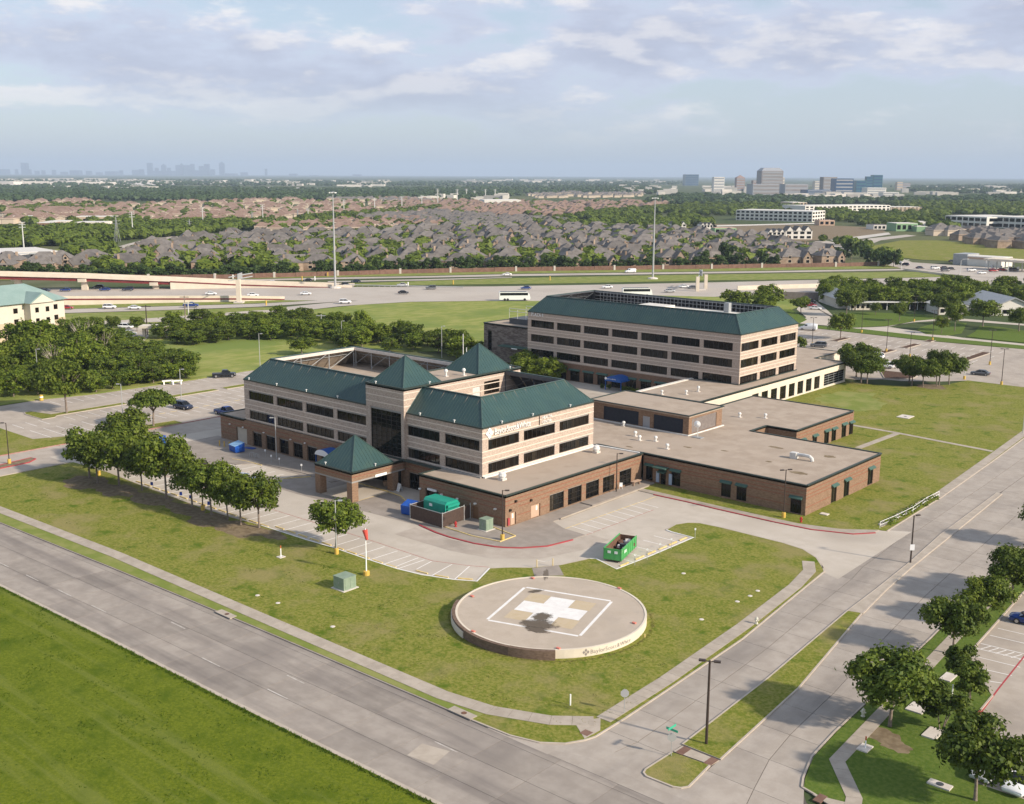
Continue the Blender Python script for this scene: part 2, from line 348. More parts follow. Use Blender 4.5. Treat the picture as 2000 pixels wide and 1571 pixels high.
# plants
def scorch_mat():
    """burnt smudge that fades out over the paint below it"""
    m = bpy.data.materials.new('scorch'); m.use_nodes = True; nt = m.node_tree; N, L = nt.nodes, nt.links; b = N['Principled BSDF']; b.inputs['Roughness'].default_value = .9; b.inputs['Base Color'].default_value = (.115, .09, .066, 1)
    tc = N.new('ShaderNodeTexCoord'); ln = N.new('ShaderNodeVectorMath'); ln.operation = 'LENGTH'; L.new(tc.outputs['Object'], ln.inputs[0])
    nz = N.new('ShaderNodeTexNoise'); nz.inputs['Scale'].default_value = 1.5; nz.inputs['Detail'].default_value = 8; nz.inputs['Roughness'].default_value = .65; L.new(tc.outputs['Object'], nz.inputs['Vector'])
    a = N.new('ShaderNodeMath'); a.operation = 'MULTIPLY_ADD'; L.new(nz.outputs[0], a.inputs[0]); a.inputs[1].default_value = 1.5; a.inputs[2].default_value = .28
    c = N.new('ShaderNodeMath'); c.operation = 'SUBTRACT'; L.new(a.outputs[0], c.inputs[0]); L.new(ln.outputs['Value'], c.inputs[1])
    r = N.new('ShaderNodeMapRange'); r.interpolation_type = 'SMOOTHSTEP'; L.new(c.outputs[0], r.inputs[0]); r.inputs[1].default_value = .12; r.inputs[2].default_value = .55; r.inputs[4].default_value = .88
    t = N.new('ShaderNodeBsdfTransparent'); ms = N.new('ShaderNodeMixShader'); L.new(r.outputs[0], ms.inputs[0]); L.new(t.outputs[0], ms.inputs[1]); L.new(b.outputs[0], ms.inputs[2]); L.new(ms.outputs[0], N['Material Output'].inputs[0]); M['scorch'] = m
scorch_mat()
mat('bark', (.16, .125, .10), (.24, .195, .16), .9, 3, space='obj'); mat('bark_dead', (.50, .44, .37), (.42, .36, .30), .9, 3, space='obj')
def leafmat(name, a, b, rand=.16): mat(name, a, b, .6, .9, 3, .35, .65, rand=rand, space='pos', spec=.25, transl=.26)
leafmat('leaf_oak', (0.066, 0.104, 0.01), (0.15, 0.192, 0.02)); leafmat('leaf_dark', (0.05, 0.086, 0.009), (0.12, 0.16, 0.017)); leafmat('leaf_wood', (0.052, 0.09, 0.008), (0.15, 0.196, 0.018), .28); leafmat('leaf_bright', (0.09, 0.14, 0.011), (0.185, 0.232, 0.024), .15); leafmat('leaf_far', (0.036, 0.066, 0.024), (0.068, 0.105, 0.036), .3); leafmat('leaf_hedge', (0.04, 0.075, 0.016), (0.075, 0.118, 0.025), .2)
# ------------------------------------------------------------------ ground, roads, lawns
def ground_disc():
    mb = MB(); rings = [0, 700, 3000, 9000, 20000, 33000]; n = 48
    for i, r in enumerate(rings[1:], 1):
        pass
    vs = [(0, 0, -.06)] + [(r * math.cos(2 * math.pi * k / n), r * math.sin(2 * math.pi * k / n), -.06) for r in rings[1:] for k in range(n)]
    fs = [(0, 1 + k, 1 + (k + 1) % n) for k in range(n)]
    for i in range(len(rings) - 2):
        fs += [(1 + i * n + k, 1 + (i + 1) * n + k, 1 + (i + 1) * n + (k + 1) % n, 1 + i * n + (k + 1) % n) for k in range(n)]
    mb.add(vs, fs); struct(mb.build('ground', M['plain']))
ground_disc()
def sheet(name, poly, z, m, parent=None):
    o = MB().sheet(poly, z).build(name, M[m], parent)
    return o if parent else struct(o)
def lawn(name, poly, m='lawn', z=.12):
    return struct(MB().prism(poly, -.04, z, bottom=False).build(name, M[m]))
def kerb(parent, path, m='kerb', w=.17, h=.135, name='kerb', z0=0.0):
    return MB().strip(path, w, z0, h).build(name, M[m], parent)
def arc(cx, cy, r, a0, a1, n=8): return [(cx + r * math.cos(R(a0 + (a1 - a0) * i / n)), cy + r * math.sin(R(a0 + (a1 - a0) * i / n))) for i in range(n + 1)]
UNIT = MB().box(-.5, .5, -.5, .5, -.5, .5).mesh('slab', M['concrete'])
SLABS = {}
def slab(parent, name, x0, x1, y0, y1, z0, z1, m, rz=0.0, c=None):
    """one slab; the mesh is shared, each slab has its own place, size and tint"""
    if m not in SLABS:
        SLABS[m] = UNIT.copy(); SLABS[m].materials.clear(); SLABS[m].materials.append(M[m])
    o = wloc(parent) if parent else Vector((0, 0, 0))
    cx, cy = ((x0 + x1) / 2, (y0 + y1) / 2) if c is None else c
    return link(name, SLABS[m], parent, (cx - o[0], cy - o[1], (z0 + z1) / 2 - o[2]), rz, (x1 - x0, y1 - y0, z1 - z0))
def quad_slab(parent, name, q, z, m, th=.03):
    return MB().prism(q, z - th, z).build(name, M[m], parent)
def lerp(a, b, t): return (a[0] + (b[0] - a[0]) * t, a[1] + (b[1] - a[1]) * t)
def poly_at(path, x):                       # y of a polyline at x
    for a, b in zip(path, path[1:]):
        if a[0] <= x <= b[0] or x < path[0][0] and a is path[0] or x > path[-1][0] and b is path[-1]:
            return a[1] + (b[1] - a[1]) * (x - a[0]) / (b[0] - a[0])
    return path[-1][1]

# the front road runs along X, the boulevard along Y
A_NEAR = [(-420, 47.0), (-133, 55.3), (-110, 56.0), (-87, 56.4), (-58, 57.2), (10, 58.6)]
A_FAR = [(-420, 56.5), (-158, 66.4), (-128.7, 67.6), (-99, 68.5), (-77, 68.9), (-66, 69.05), (10, 70.4)]
B_LEFT = [(-55.55, 74.4), (-55.6, 79), (-55.9, 86.2), (-56.7, 102.5), (-58.3, 116), (-59.7, 128.3)]
B_LEFT2 = [(-60.6, 149.9), (-61.3, 172), (-63.2, 202), (-67.5, 262), (-69, 285)]
B_RIGHT = [(-37.6, 79.2), (-38.2, 80.6), (-39.3, 84.3), (-39.8, 90), (-40.1, 97), (-41.0, 109), (-41.4, 117), (-42.3, 129), (-43.6, 155), (-46.5, 205), (-52, 285)]
front_road = sheet('front_road', A_NEAR + A_FAR[::-1], .012, 'joint')
boulevard = sheet('boulevard', [(-62, 68.6), (-59, 70.2), (-56.8, 72)] + B_LEFT + [(-66, 131), (-66, 149)] + B_LEFT2 + B_RIGHT[::-1] + [(-36.3, 77.4), (-30, 74), (-24, 70)], .016, 'joint')
def road_slabs():
    t = [0, .305, .605, .93, 1.0]; x = -214.0
    while x < -28:
        x2 = x + 6.1
        for i in range(4):
            q = []
            for xx, k, ins in ((x + .035, i, .02), (x2 - .0, i, .02), (x2 - .0, i + 1, -.02 if i < 3 else 0), (x + .035, i + 1, -.02 if i < 3 else 0)):
                yn, yf = poly_at(A_NEAR, xx), poly_at(A_FAR, xx); q.append((xx, yn + (yf - yn) * t[k] + ins))
            quad_slab(front_road, 'road_slab', q, .034 - (.003 if i == 3 else 0), 'road_concrete')
        x = x2
road_slabs()
MED_L = [(-48.9, 78.5), (-49.8, 95.6), (-51.65, 117.8), (-52.1, 127), (-52.9, 139), (-54.3, 153.7), (-55.6, 180.9)]
MED_R = [(-45.0, 78.5), (-46.45, 95.7), (-50.0, 118.3), (-51.1, 127.3), (-52.0, 137.5), (-52.9, 151.7), (-54.8, 180.7)]
def xat(path, y):
    return poly_at([(b, a) for a, b in path], y)
def boulevard_slabs():
    y = 71.0; L = [(-57.5, 71), (-55.6, 76)] + B_LEFT[1:] + [(-61, 131.5), (-62, 149)] + B_LEFT2; ML = [(-48.2, 60), (-48.9, 78.5)] + MED_L[1:] + [(-55.3, 181.5), (-59.0, 285)]; MR = [(-44.6, 60), (-45, 78.5)] + MED_R[1:] + [(-55.27, 181.5), (-58.97, 285)]; Rr = [(-33, 71)] + B_RIGHT
    while y < 270:
        y2 = y + (5.2 if y < 170 else 8)
        for a, b in ((L, ML), (MR, Rr)):
            for k in range(2):
                q = []
                for yy, f in ((y + .04, k / 2), (y + .04, (k + 1) / 2), (y2, (k + 1) / 2), (y2, k / 2)):
                    xa, xb = xat(a, yy), xat(b, yy); q.append((xa + (xb - xa) * f + (.03 if f == k / 2 else -.03), yy))
                quad_slab(boulevard, 'road_slab', q, .040, 'boulevard_concrete')
        y = y2
boulevard_slabs()
sheet('junction_slab', [(-64, 69.05), (-26, 69.95), (-26, 72.5), (-44.3, 72.7), (-49.2, 72.7), (-55.5, 74), (-56.9, 71.6), (-58.6, 70.15), (-61.5, 69.35)], .037, 'boulevard_concrete', boulevard)
def corner_slabs():                         # between the front road and the boulevard
    x = -64.0
    while x < -26:
        x2 = x + 5.0; q = [(x + .04, poly_at(A_FAR, x) + .03), (x2, poly_at(A_FAR, x2) + .03), (x2, 71.02 if x2 > -56.9 else 70.2), (x + .04, 71.02 if x > -58.5 else max(69.3, poly_at(A_FAR, x) + .2))]
        quad_slab(boulevard, 'road_slab', q, .040, 'boulevard_concrete'); x = x2
corner_slabs()
quad_slab(boulevard, 'road_slab', [(-64, 69.08), (-56.8, 69.15), (-56.8, 71.9), (-58.0, 70.7), (-59.6, 69.9), (-61.5, 69.4)], .041, 'boulevard_concrete')
# mouth of the side drive on the boulevard, nose and crossing pieces
sheet('drive_mouth', [(-59.6, 128.0), (-57.2, 127), (-57.9, 152), (-60.6, 150.5), (-64, 147.4), (-71, 143.2), (-75, 143.0), (-75, 135.0), (-69, 135.1), (-65.8, 134.5), (-62.8, 132.6), (-60.4, 129.5)], .049, 'drive_concrete')
# paved grounds of the hospital: sheets a few mm apart
sheet('side_drive', [(-197, 60), (-183.2, 64.6), (-183.5, 90), (-183.5, 130), (-197, 130)], .030, 'lot_concrete')
sheet('hospital_drive', [(-190, 89.6), (-97, 91.5), (-92, 94), (-90, 95.6), (-88, 103), (-85, 111.6), (-79.6, 110.5), (-79, 129), (-78.6, 135.1), (-74, 135.0), (-74, 150), (-186, 150), (-186, 131)], .034, 'drive_concrete')
sheet('front_apron', [(-172, 104.5), (-138, 104.8), (-112, 106.6), (-112, 119.5), (-182, 119.5), (-182, 109.5)], .039, 'grey_concrete')
sheet('drive_dark_slab', [(-112, 101.5), (-101, 101.8), (-95, 103.2), (-90, 107.6), (-88, 114), (-87.9, 120), (-91.2, 120), (-93.3, 111), (-97.5, 107), (-104, 105.3), (-112, 105.6)], .044, 'lot_concrete')  # curved band of the darker lot concrete outside the red kerb
sheet('parking_lot', [(-240, 93.9), (-205.5, 94.0), (-201, 104), (-196.5, 106), (-196.5, 131), (-130, 131), (-130, 212), (-236, 212), (-238, 165), (-237, 150), (-238, 124), (-241, 112)], .026, 'lot_concrete')
sheet('office_court', [(-183, 203), (-134, 203), (-134, 212.2), (-183, 212.2)], .040, 'drive_concrete')
sheet('office_parking', [(-175, 262), (-116.5, 261.8), (-112, 267), (-107.6, 268), (-100, 274), (-95.5, 280.0), (-69, 280), (-72, 341), (-101, 343), (-131, 340.6), (-170, 343.3), (-200, 343), (-200, 262)], .026, 'lot_concrete')
sheet('service_road', [P(1560, 632), P(1590, 634), P(1664, 641), P(1800, 661), P(2000, 684), P(2010, 677), P(2000, 672), P(1880, 660), P(1784, 646), P(1730, 638), P(1784, 630), P(1848, 626), P(1890, 628), P(2010, 637), P(2010, 634), P(1860, 621), P(1790, 627), P(1738, 638), P(1655, 641), P(1640, 630), P(1618, 608), P(1590, 585), P(1566, 585), P(1556, 605), P(1575, 620)], .030, 'drive_concrete')
# lawns
lawn('front_field', [(-420, 10), (10, 10)] + [(x, y - .18) for x, y in A_NEAR[::-1]], 'meadow')
main_edge = [(-183.0, 90.6), (-172.6, 91.2), (-163, 90.8), (-142.9, 90.3), (-135.6, 90.5), (-129, 91.2), (-119, 91.5), (-113.9, 91.9), (-107.2, 91.9), (-101, 92.1), (-97.2, 92.7), (-93, 94.2), (-90.4, 95.7), (-92.4, 100.2), (-90.7, 102.2), (-88.6, 104), (-86.4, 107.3), (-85.1, 111.9), (-84.4, 112.4), (-80.05, 111), (-79.7, 118), (-79.6, 128.65), (-83.3, 128.7), (-84.4, 129), (-84.75, 132), (-83.9, 133.9), (-82.5, 134.9), (-79, 135.2), (-69, 135.0), (-65.8, 134.4), (-62.9, 132.5), (-60.4, 129.4)]
corner = [(-59.7, 128.3)] + [(x - .18, y) for x, y in B_LEFT[::-1][1:]] + [(-55.9, 73.2), (-56.8, 71.6), (-58.6, 70.2), (-61.5, 69.4), (-66, 69.2)]
main_lawn = lawn('main_lawn', main_edge + corner + [(x, y + .18) for x, y in A_FAR[4:0:-1]] + [(-182.8, 65.8)])
lawn('left_lawn', [(-420, 57), (-197.2, 65.2), (-197.2, 103.5), (-200.8, 103.3), (-205.2, 93.8), (-420, 93.6)])
east_lawn = lawn('east_lawn', [(-102, 144.4), (-84.5, 144.3), (-71.8, 144.5), (-66, 146.2), (-61.6, 149.6)] + [(x - .18, y) for x, y in B_LEFT2] + [(-70, 279.8), (-95.5, 279.7), (-97.2, 270), (-100.5, 264.5), (-104, 261.4), (-113, 257.2), (-118.4, 258.5), (-118.4, 178), (-102, 178)])
lawn('median_lawn', MED_L[:3] + [(-50.1, 118.4)] + MED_R[1::-1], z=.13)
lawn('median_nose_lawn', [(-48.8, 76.7), (-45.15, 77.0), (-44.65, 72.9), (-45.0, 72.3), (-45.6, 72.0), (-48.2, 71.9), (-48.75, 72.2), (-48.9, 72.8)], z=.13)
right_lawn = lawn('right_lawn', [(-36.4, 78.9)] + [(x + .18, y) for x, y in B_RIGHT] + [(-44, 285), (-38.5, 170), (-38.2, 137.7), (-37.1, 120.6), (-36.7, 114.1), (-32.9, 108.2), (-32.0, 107.7), (-31.5, 107.0), (-31.1, 99.6), (-30.6, 95), (-27.9, 92.4), (-27.0, 89.6), (-10, 90), (-10, 76.0), (-31, 77.2)], 'lawn_dark')
sheet('right_parking', [(-38.2, 138), (-37.1, 120.6), (-36.7, 114.1), (-32.9, 108.2), (-31.5, 106.8), (-31.1, 99.6), (-30.4, 95), (-27.7, 92.2), (-27.0, 89.4), (0, 90), (0, 300), (-40, 300)], .030, 'lot_concrete')
lawn('back_field', [(-238.4, 165.5), (-237.4, 150.3), (-238.4, 124), (-241.4, 112), (-242.2, 94), (-430, 94), RD(-330, 330), RD(-200, 341), RD(-146, 362), RD(-132, 373), RD(-104, 383), RD(-94, 402.5), RD(-77, 412.5), RD(-60, 429.5), RD(-41, 441), RD(-8, 446), RD(12, 446.6), RD(60, 470), RD(100, 462), (-200, 375), (-200, 240), (-236.5, 214)], 'hayfield', z=.10)
lawn('office_verge', [(-170, 343.6), (-131, 341.0), (-101, 343.4), (-72, 341.4), (-72, 347), (-101, 350.5), (-137, 350.2), (-156, 352.2), (-165, 349), (-175, 349)], 'lawn_dark')
lawn('school_lawn', [P(1660, 640), P(1646, 622), P(1640, 612), P(1700, 611), P(1790, 614), P(1848, 622), P(1790, 626), P(1736, 636)], 'lawn_dark')
lawn('loop_lawn', [P(1791, 645), P(1797, 640), P(1820, 634), P(1860, 631), P(1888, 632), P(1884, 641), P(1878, 651), P(1848, 656), P(1808, 653)], 'lawn_dark')
lawn('school_side_lawn', [P(1887, 658), P(1904, 649), P(1914, 637), P(1950, 639), P(2010, 648), P(2010, 671), P(1950, 665)], 'lawn_dark')
lawn('drive_bank_lawn', [P(1545, 605), P(1556, 612), P(1576, 625), P(1562, 632), P(1530, 625), P(1510, 605)], 'lawn_dark')
# kerbs
kerb(main_lawn, [(-182.8, 65.8)] + [(x, y + .1) for x, y in A_FAR[1:5]] + [(-66, 69.2)], 'grey_concrete')  # greyer kerb along the front road: shade on its face put into colour
kerb(main_lawn, [(-66, 69.2), (-61.5, 69.4), (-58.6, 70.2), (-56.8, 71.6), (-55.9, 73.2)] + B_LEFT + [(-60.4, 129.4), (-61.4, 131)])
kerb(main_lawn, main_edge[5:14], 'paint_white', .22)
kerb(main_lawn, main_edge[17:24], 'paint_white', .22)
kerb(main_lawn, main_edge[:6]); kerb(main_lawn, main_edge[13:18]); kerb(main_lawn, main_edge[23:])
kerb(front_road, [(x, y - .02) for x, y in A_NEAR], 'kerb', .42, .13)
kerb(boulevard, MED_L[2::-1] + MED_R[:2] + [(-50.1, 118.4)], h=.15); kerb(boulevard, [(-48.8, 76.7), (-48.9, 72.8), (-48.7, 72.2), (-48.2, 71.9), (-45.6, 72.0), (-45.0, 72.3), (-44.65, 72.9), (-45.15, 77.0)], h=.15)
MB().prism(MED_L[2:] + MED_R[2:][::-1], .0, .14).build('median_strip', M['walk'], boulevard)
kerb(boulevard, MED_R[2:], 'kerb', .2, .16); kerb(boulevard, MED_L[2:], 'kerb', .12, .155)
kerb(right_lawn, B_RIGHT); kerb(right_lawn, [(-36.4, 78.9), (-37.6, 79.2)]); kerb(right_lawn, [(-36.4, 78.9), (-31, 77.2), (-10, 76)])
kerb(right_lawn, [(-38.5, 170), (-38.2, 137.7), (-37.1, 120.6), (-36.7, 114.1), (-32.9, 108.2)], h=.15); kerb(right_lawn, [(-32.9, 108.2), (-32.0, 107.7), (-31.5, 107.0), (-31.3, 103)], h=.15)
kerb(right_lawn, [(-31.3, 103), (-31.1, 99.6), (-30.6, 95), (-27.9, 92.4)], 'paint_red', .2, .15, 'red_kerb'); kerb(right_lawn, [(-27.9, 92.4), (-27, 89.6), (-10, 90)])
kerb(east_lawn, [(x, y) for x, y in B_LEFT2])
kerb(east_lawn, [(-96, 142.7), (-90, 142.9), (-84.3, 142.75), (-74.5, 142.8), (-69, 143.2), (-63.6, 145.3), (-61.5, 148)], 'paint_red', .25, .15, 'red_kerb')
MB().prism([(-100.5, 142.9), (-84.3, 142.9), (-74.5, 142.95), (-69, 143.35), (-63.6, 145.45), (-61.7, 148), (-61.6, 149.5), (-66, 146.1), (-71.8, 144.4), (-84.5, 144.2), (-100.5, 144.3)], .0, .145).build('kerb_walk', M['walk'], east_lawn)
kerb(boulevard, [(-183.4, 66), (-183.5, 90.4)]); kerb(boulevard, [(-197.1, 64), (-197.1, 103.5)], 'paint_red_faded', .3, name='red_kerb')
# mulch pits and bare soil under the row trees, a shallow organic patch
def blob(cx, cy, rx, ry, n=22, seed=1, rot=0.0):
    q = random.Random(seed); out = []
    for k in range(n):
        a = 2 * math.pi * k / n; j = 1 + q.uniform(-.2, .2); u, v = rx * j * math.cos(a), ry * j * math.sin(a)
        out.append((cx + u * math.cos(rot) - v * math.sin(rot), cy + u * math.sin(rot) + v * math.cos(rot)))
    return out
for i, (x, y, a, b) in enumerate([(-169, 85.6, 4.5, 3.2), (-161, 86.6, 5, 2.6), (-152, 87.6, 5, 2.3), (-144, 88.2, 4.5, 2), (-136.5, 87.6, 4.5, 2.5), (-130, 87.9, 4.5, 2.6), (-124.6, 89.6, 3, 1.4)]):
    sheet('bare_soil', blob(x, y, a, b, seed=i), .124 + i * .0015, 'soil', main_lawn)
for i, q in enumerate([((-36.3, 92), 1.6, 1.3), ((-34.6, 91), 1.5, 1.0)]): sheet('bare_soil', blob(q[0][0], q[0][1], q[1], q[2], seed=20 + i), .124 + i * .002, 'soil', right_lawn)
for i, (x, y, a, b) in enumerate([(-108, 238, 6, 9), (-102, 232, 5, 7), (-99, 265, 3.6, 3.2)]): sheet('bare_soil', blob(x, y, a, b, seed=40 + i), .124 + i * .002, 'soil' if i == 2 else 'verge', east_lawn)

# sidewalks: every slab a piece
def offset_path(path, d):
    """a plan polyline moved sideways by d with mitred corners"""
    p = [Vector(a) for a in path]; out = []
    for i in range(len(p)):
        a = (p[i] - p[i - 1]).normalized() if i else (p[1] - p[0]).normalized(); b = (p[i + 1] - p[i]).normalized() if i < len(p) - 1 else a
        na, nb = Vector((-a.y, a.x)), Vector((-b.y, b.x)); m = (na + nb).normalized(); out.append(p[i] + m * (d / max(.4, m.dot(nb))))
    return out
def walk_line(name, path, w, step, z=.15, m='walk'):
    L, Q = offset_path(path, w / 2), offset_path(path, -w / 2)
    root = struct(MB().sheet([tuple(a) for a in Q] + [tuple(a) for a in L[::-1]], z - .03).build(name, M['joint'])); n = 0
    for i in range(len(path) - 1):
        k = max(1, round((Vector(path[i + 1]) - Vector(path[i])).length / step))
        for e in range(k):
            Ls = (Vector(path[i + 1]) - Vector(path[i])).length; t0, t1 = e / k + .028 / Ls, (e + 1) / k
            quad_slab(root, 'paving_slab', [tuple(Q[i].lerp(Q[i + 1], t0)), tuple(Q[i].lerp(Q[i + 1], t1)), tuple(L[i].lerp(L[i + 1], t1)), tuple(L[i].lerp(L[i + 1], t0))], z + .0015 * ((n * 7) % 3), m, .04); n += 1
    return root
sw1 = walk_line('front_sidewalk', [(-214, 62.6), (-166, 69.2), (-132.7, 70.6), (-101.6, 70.7), (-71.6, 70.9), (-66, 71.7), (-60.5, 74.0), (-57.4, 76.6)], 1.75, 1.75)
lawn_strip = sheet('verge_strip', [(-182.7, 65.95)] + [(x, y + .28) for x, y in A_FAR[1:5]] + [(-66, 69.35), (-66, 70.7), (-71.6, 69.95), (-101.6, 69.75), (-132.7, 69.65), (-166, 68.25), (-182.7, 65.98)], .126, 'verge', main_lawn)
sw2 = walk_line('boulevard_sidewalk', [(-56.9, 77.4), (-57.2, 88.3), (-58.4, 105.6), (-60.0, 121), (-61.2, 127.2), (-63.0, 130.4)], 1.6, 1.6)
sw3 = walk_line('right_sidewalk', [(-32.6, 77.8), (-33.6, 80.5), (-37.3, 85.1), (-37.75, 92), (-38.9, 109.8), (-39.4, 117.4), (-40.2, 130), (-41.4, 155)], 1.3, 1.6)
sw4 = walk_line('east_sidewalk', [(-62.0, 172), (-64.0, 200), (-67.0, 240), (-69.5, 278)], 1.5, 3.0)
sw5 = walk_line('lawn_path', [(-97, 212.0), (-85.4, 211.3), (-65.6, 208.6)], 1.1, 2.4)
sw6 = walk_line('lawn_path', [(-84.7, 210.6), (-85.2, 194)], 1.3, 2.4)
for o in (sw2,): pass
MB().prism([(-48.85, 76.95), (-45.1, 77.2), (-45.0, 78.3), (-48.8, 78.3)], .02, .10).build('crossing_slab', M['walk'], boulevard)
for x in (-48.6, -45.8): MB().box(x, x + .75, 76.9, 78.35, .1, .108).build('tactile_paving', M['brick_fence'], boulevard)
MB().prism([(-88.3, 103.9), (-86.5, 107.1), (-83.6, 104.6), (-86.2, 101.9)], .02, .14).build('pad_walk', M['grey_concrete'], main_lawn)
MB().prism([(-36.4, 78.7), (-31.2, 77.1), (-31.3, 79.3), (-33.4, 79.5)], .05, .14).build('corner_walk', M['walk'], right_lawn)
MB().box(-36.0, -35.3, 77.9, 79.2, .05, .15).build('tactile_paving', M['brick_fence'], right_lawn)
MB().prism([(-58.6, 75.2), (-56.0, 73.4), (-55.9, 75.6), (-57.3, 77.5)], .05, .138).build('corner_walk', M['walk'], main_lawn)
MB().box(-57.0, -56.1, 73.9, 74.8, .05, .146).build('tactile_paving', M['brick_fence'], main_lawn)

# painted lines: one shared unit mesh per colour
LINE = {}
def line(parent, a, b, w=.12, z=.047, m='paint_white', name='stall_line'):
    if m not in LINE: LINE[m] = MB().box(-.5, .5, -.5, .5, -.5, .5).mesh(name, M[m])
    d = (b[0] - a[0], b[1] - a[1]); L = math.hypot(*d); o = wloc(parent)
    return link(name, LINE[m], parent, ((a[0] + b[0]) / 2 - o[0], (a[1] + b[1]) / 2 - o[1], z - .004), math.atan2(d[1], d[0]), (L, w, .008))
hd = bpy.data.objects['hospital_drive']; pl = bpy.data.objects['parking_lot']; op = bpy.data.objects['office_parking']; rp = bpy.data.objects['right_parking']; fa = bpy.data.objects['front_apron']
for x, y in ((-124.9, 0), (-117.2, 0), (-95.0, 0), (-83.9, 0), (-132.8, 0), (-140.5, 0)): line(front_road, (x - 1.6, poly_at(A_NEAR, x) + 3.86), (x + 1.6, poly_at(A_NEAR, x) + 3.88), .12, .0385, 'paint_faded', 'lane_dash')
for x in (-85.2, -64.4, -106): line(front_road, (x - 1.4, poly_at(A_NEAR, x) + 7.1), (x + 1.4, poly_at(A_NEAR, x) + 7.1), .12, .0385, 'paint_faded', 'lane_dash')
quad_slab(front_road, 'pale_patch', [(-65.9, 60.8), (-63.0, 61.2), (-63.6, 63.8), (-66.4, 63.1)], .040, 'walk')
for x in [-122.17 + 2.62 * i for i in range(9)] + [-124.9 - 2.62 * i for i in range(17)]:
    line(hd, (x, 92.25 if x > -128 else 91.2), (x + .1, 97.0), .12, .040)
for a, b in (((-99.3, 93.8), (-100.0, 97.2)), ((-96.2, 93.6), (-97.2, 98.2)), ((-93.1, 94.5), (-95.0, 99.2)), ((-102, 92.5), (-102.3, 97))): line(hd, a, b, .12, .040)
for a, b in zip([(-172, 96.6), (-135.6, 97.1), (-114.3, 97.5), (-103.3, 97.4), (-100, 97.4), (-95.4, 99.2), (-92.9, 100.6)], [(-135.6, 97.1), (-114.3, 97.5), (-103.3, 97.4), (-100, 97.4), (-95.4, 99.2), (-92.9, 100.6)]): line(hd, a, b, .14, .041, 'paint_red_faded', 'fire_lane_line')
STOP = MB().prism([(-.95, -.1), (.95, -.1), (.95, .1), (-.95, .1)], 0, .13).mesh('wheel_stop', M['paint_yellow'])
def stop(x, y, rz, label, n=[0], group='yellow wheel stops along the parking row by the lawn'):
    o = link('wheel_stop', STOP, None, (x, y, .04), rz); tag(o, label, 'wheel stop', group); return o
for x in [-120.85 + 2.62 * i for i in range(8)] + [-123.5 - 2.62 * i for i in range(16)]:
    stop(x, 92.3 if x > -128 else 91.5, 0.0, 'yellow concrete wheel stop in the stall row beside the row trees')
for x, y, a in ((-97.9, 93.4, .12), (-94.9, 94.0, .3), (-92.1, 95.4, .52)): stop(x, y, a, 'yellow wheel stop at the curved end of the stall row near the helipad', group='yellow wheel stops near the helipad')
for y in (113.2, 116.7, 119.4, 122.1, 124.6, 127.2): stop(-80.4, y, R(90), 'yellow wheel stop in the small bay beside the green dumpster', group='yellow wheel stops in the dumpster bay')
for y in (114.85, 117.4, 120.25, 123.2, 125.8): line(hd, (-84.3, y - .1), (-79.9, y), .12, .040)
# hatched bay and ramp along the right wing
line(hd, (-95.6, 119.7), (-95.2, 142.2), .14, .040, 'paint_yellow'); line(hd, (-91.6, 119.5), (-91.4, 136), .12, .0405, 'paint_red_faded', 'fire_lane_line')
for i in range(9): line(hd, (-95.6, 121.3 + 2.05 * i), (-91.5, 121.0 + 2.05 * i), .12, .041, 'paint_white')
red = [(-112.2, 106.7), (-108, 105.9), (-105.1, 105.75), (-100.7, 106.1), (-97.6, 107), (-96.2, 107.8), (-94.6, 109.1), (-92.5, 112), (-91.6, 116.5)]
MB().strip(red, .26, .03, .15).build('red_kerb', M['paint_red'], hd)
wx = MB(); wx.strip([(-99.1, 107.05), (-97.9, 107.35)], .14, .15, .153); wx.build('kerb_lettering', M['paint_faded'], hd)
MB().prism([(-112, 106.9), (-108, 106.1), (-105.1, 105.95), (-100.7, 106.3), (-97.8, 107.2), (-96.4, 108), (-94.9, 109.2), (-92.7, 112.1), (-91.8, 116.5), (-91.6, 119.3), (-95.8, 119.6), (-98.9, 121), (-99.2, 142), (-100.8, 147.8), (-102, 147.8), (-102, 114.3), (-112, 114.3)], .03, .13).build('wing_walk', M['grey_concrete'], hd)
MB().strip([(-98.7, 122.5), (-98.9, 134), (-99.2, 146)], .12, .13, .32).build('ramp_kerb', M['walk'], hd)
MB().prism([(-101.6, 131), (-99.3, 131), (-99.4, 148), (-101.6, 148)], .13, .30).build('ramp_slab', M['grey_concrete'], hd)
MB().strip([(-109.0, 108.4), (-103, 108.1), (-98.4, 108.9), (-98.5, 112.2), (-103.4, 113.0)], .16, .13, .24).build('yellow_kerb', M['paint_yellow'], hd)
# disabled bays and markings in front of the main entrance
for i in range(6): line(fa, (-160.5 + 2.6 * i, 105.2), (-159.9 + 2.6 * i, 110.8), .12, .045)
for i in range(4): sheet('blue_marking', [(-159.9 + 4 * i, 105.4), (-157.9 + 4 * i, 105.5), (-157.7 + 4 * i, 106.9), (-159.7 + 4 * i, 106.8)], .0435, 'paint_blue', fa)
sheet('bay_slab', [(-163.5, 104.9), (-147.5, 105.0), (-147.5, 112.2), (-163.5, 111.4)], .0415, 'drive_concrete', fa)
MB().strip([(-164.5, 110.7), (-161.4, 111.4), (-157, 111.6)], .16, .04, .16).build('yellow_kerb', M['paint_yellow'], fa)
MB().strip([(-147.8, 107.9), (-144.8, 112.7)], .16, .04, .16).build('yellow_kerb', M['paint_yellow'], fa)
MB().prism([(-164.3, 108.4), (-160.5, 108.8), (-158.5, 112.2), (-147, 113.2), (-139.5, 112.8), (-138.5, 118.5), (-166, 118.5), (-167, 110.8)], .04, .14).build('entrance_walk', M['grey_concrete'], fa)
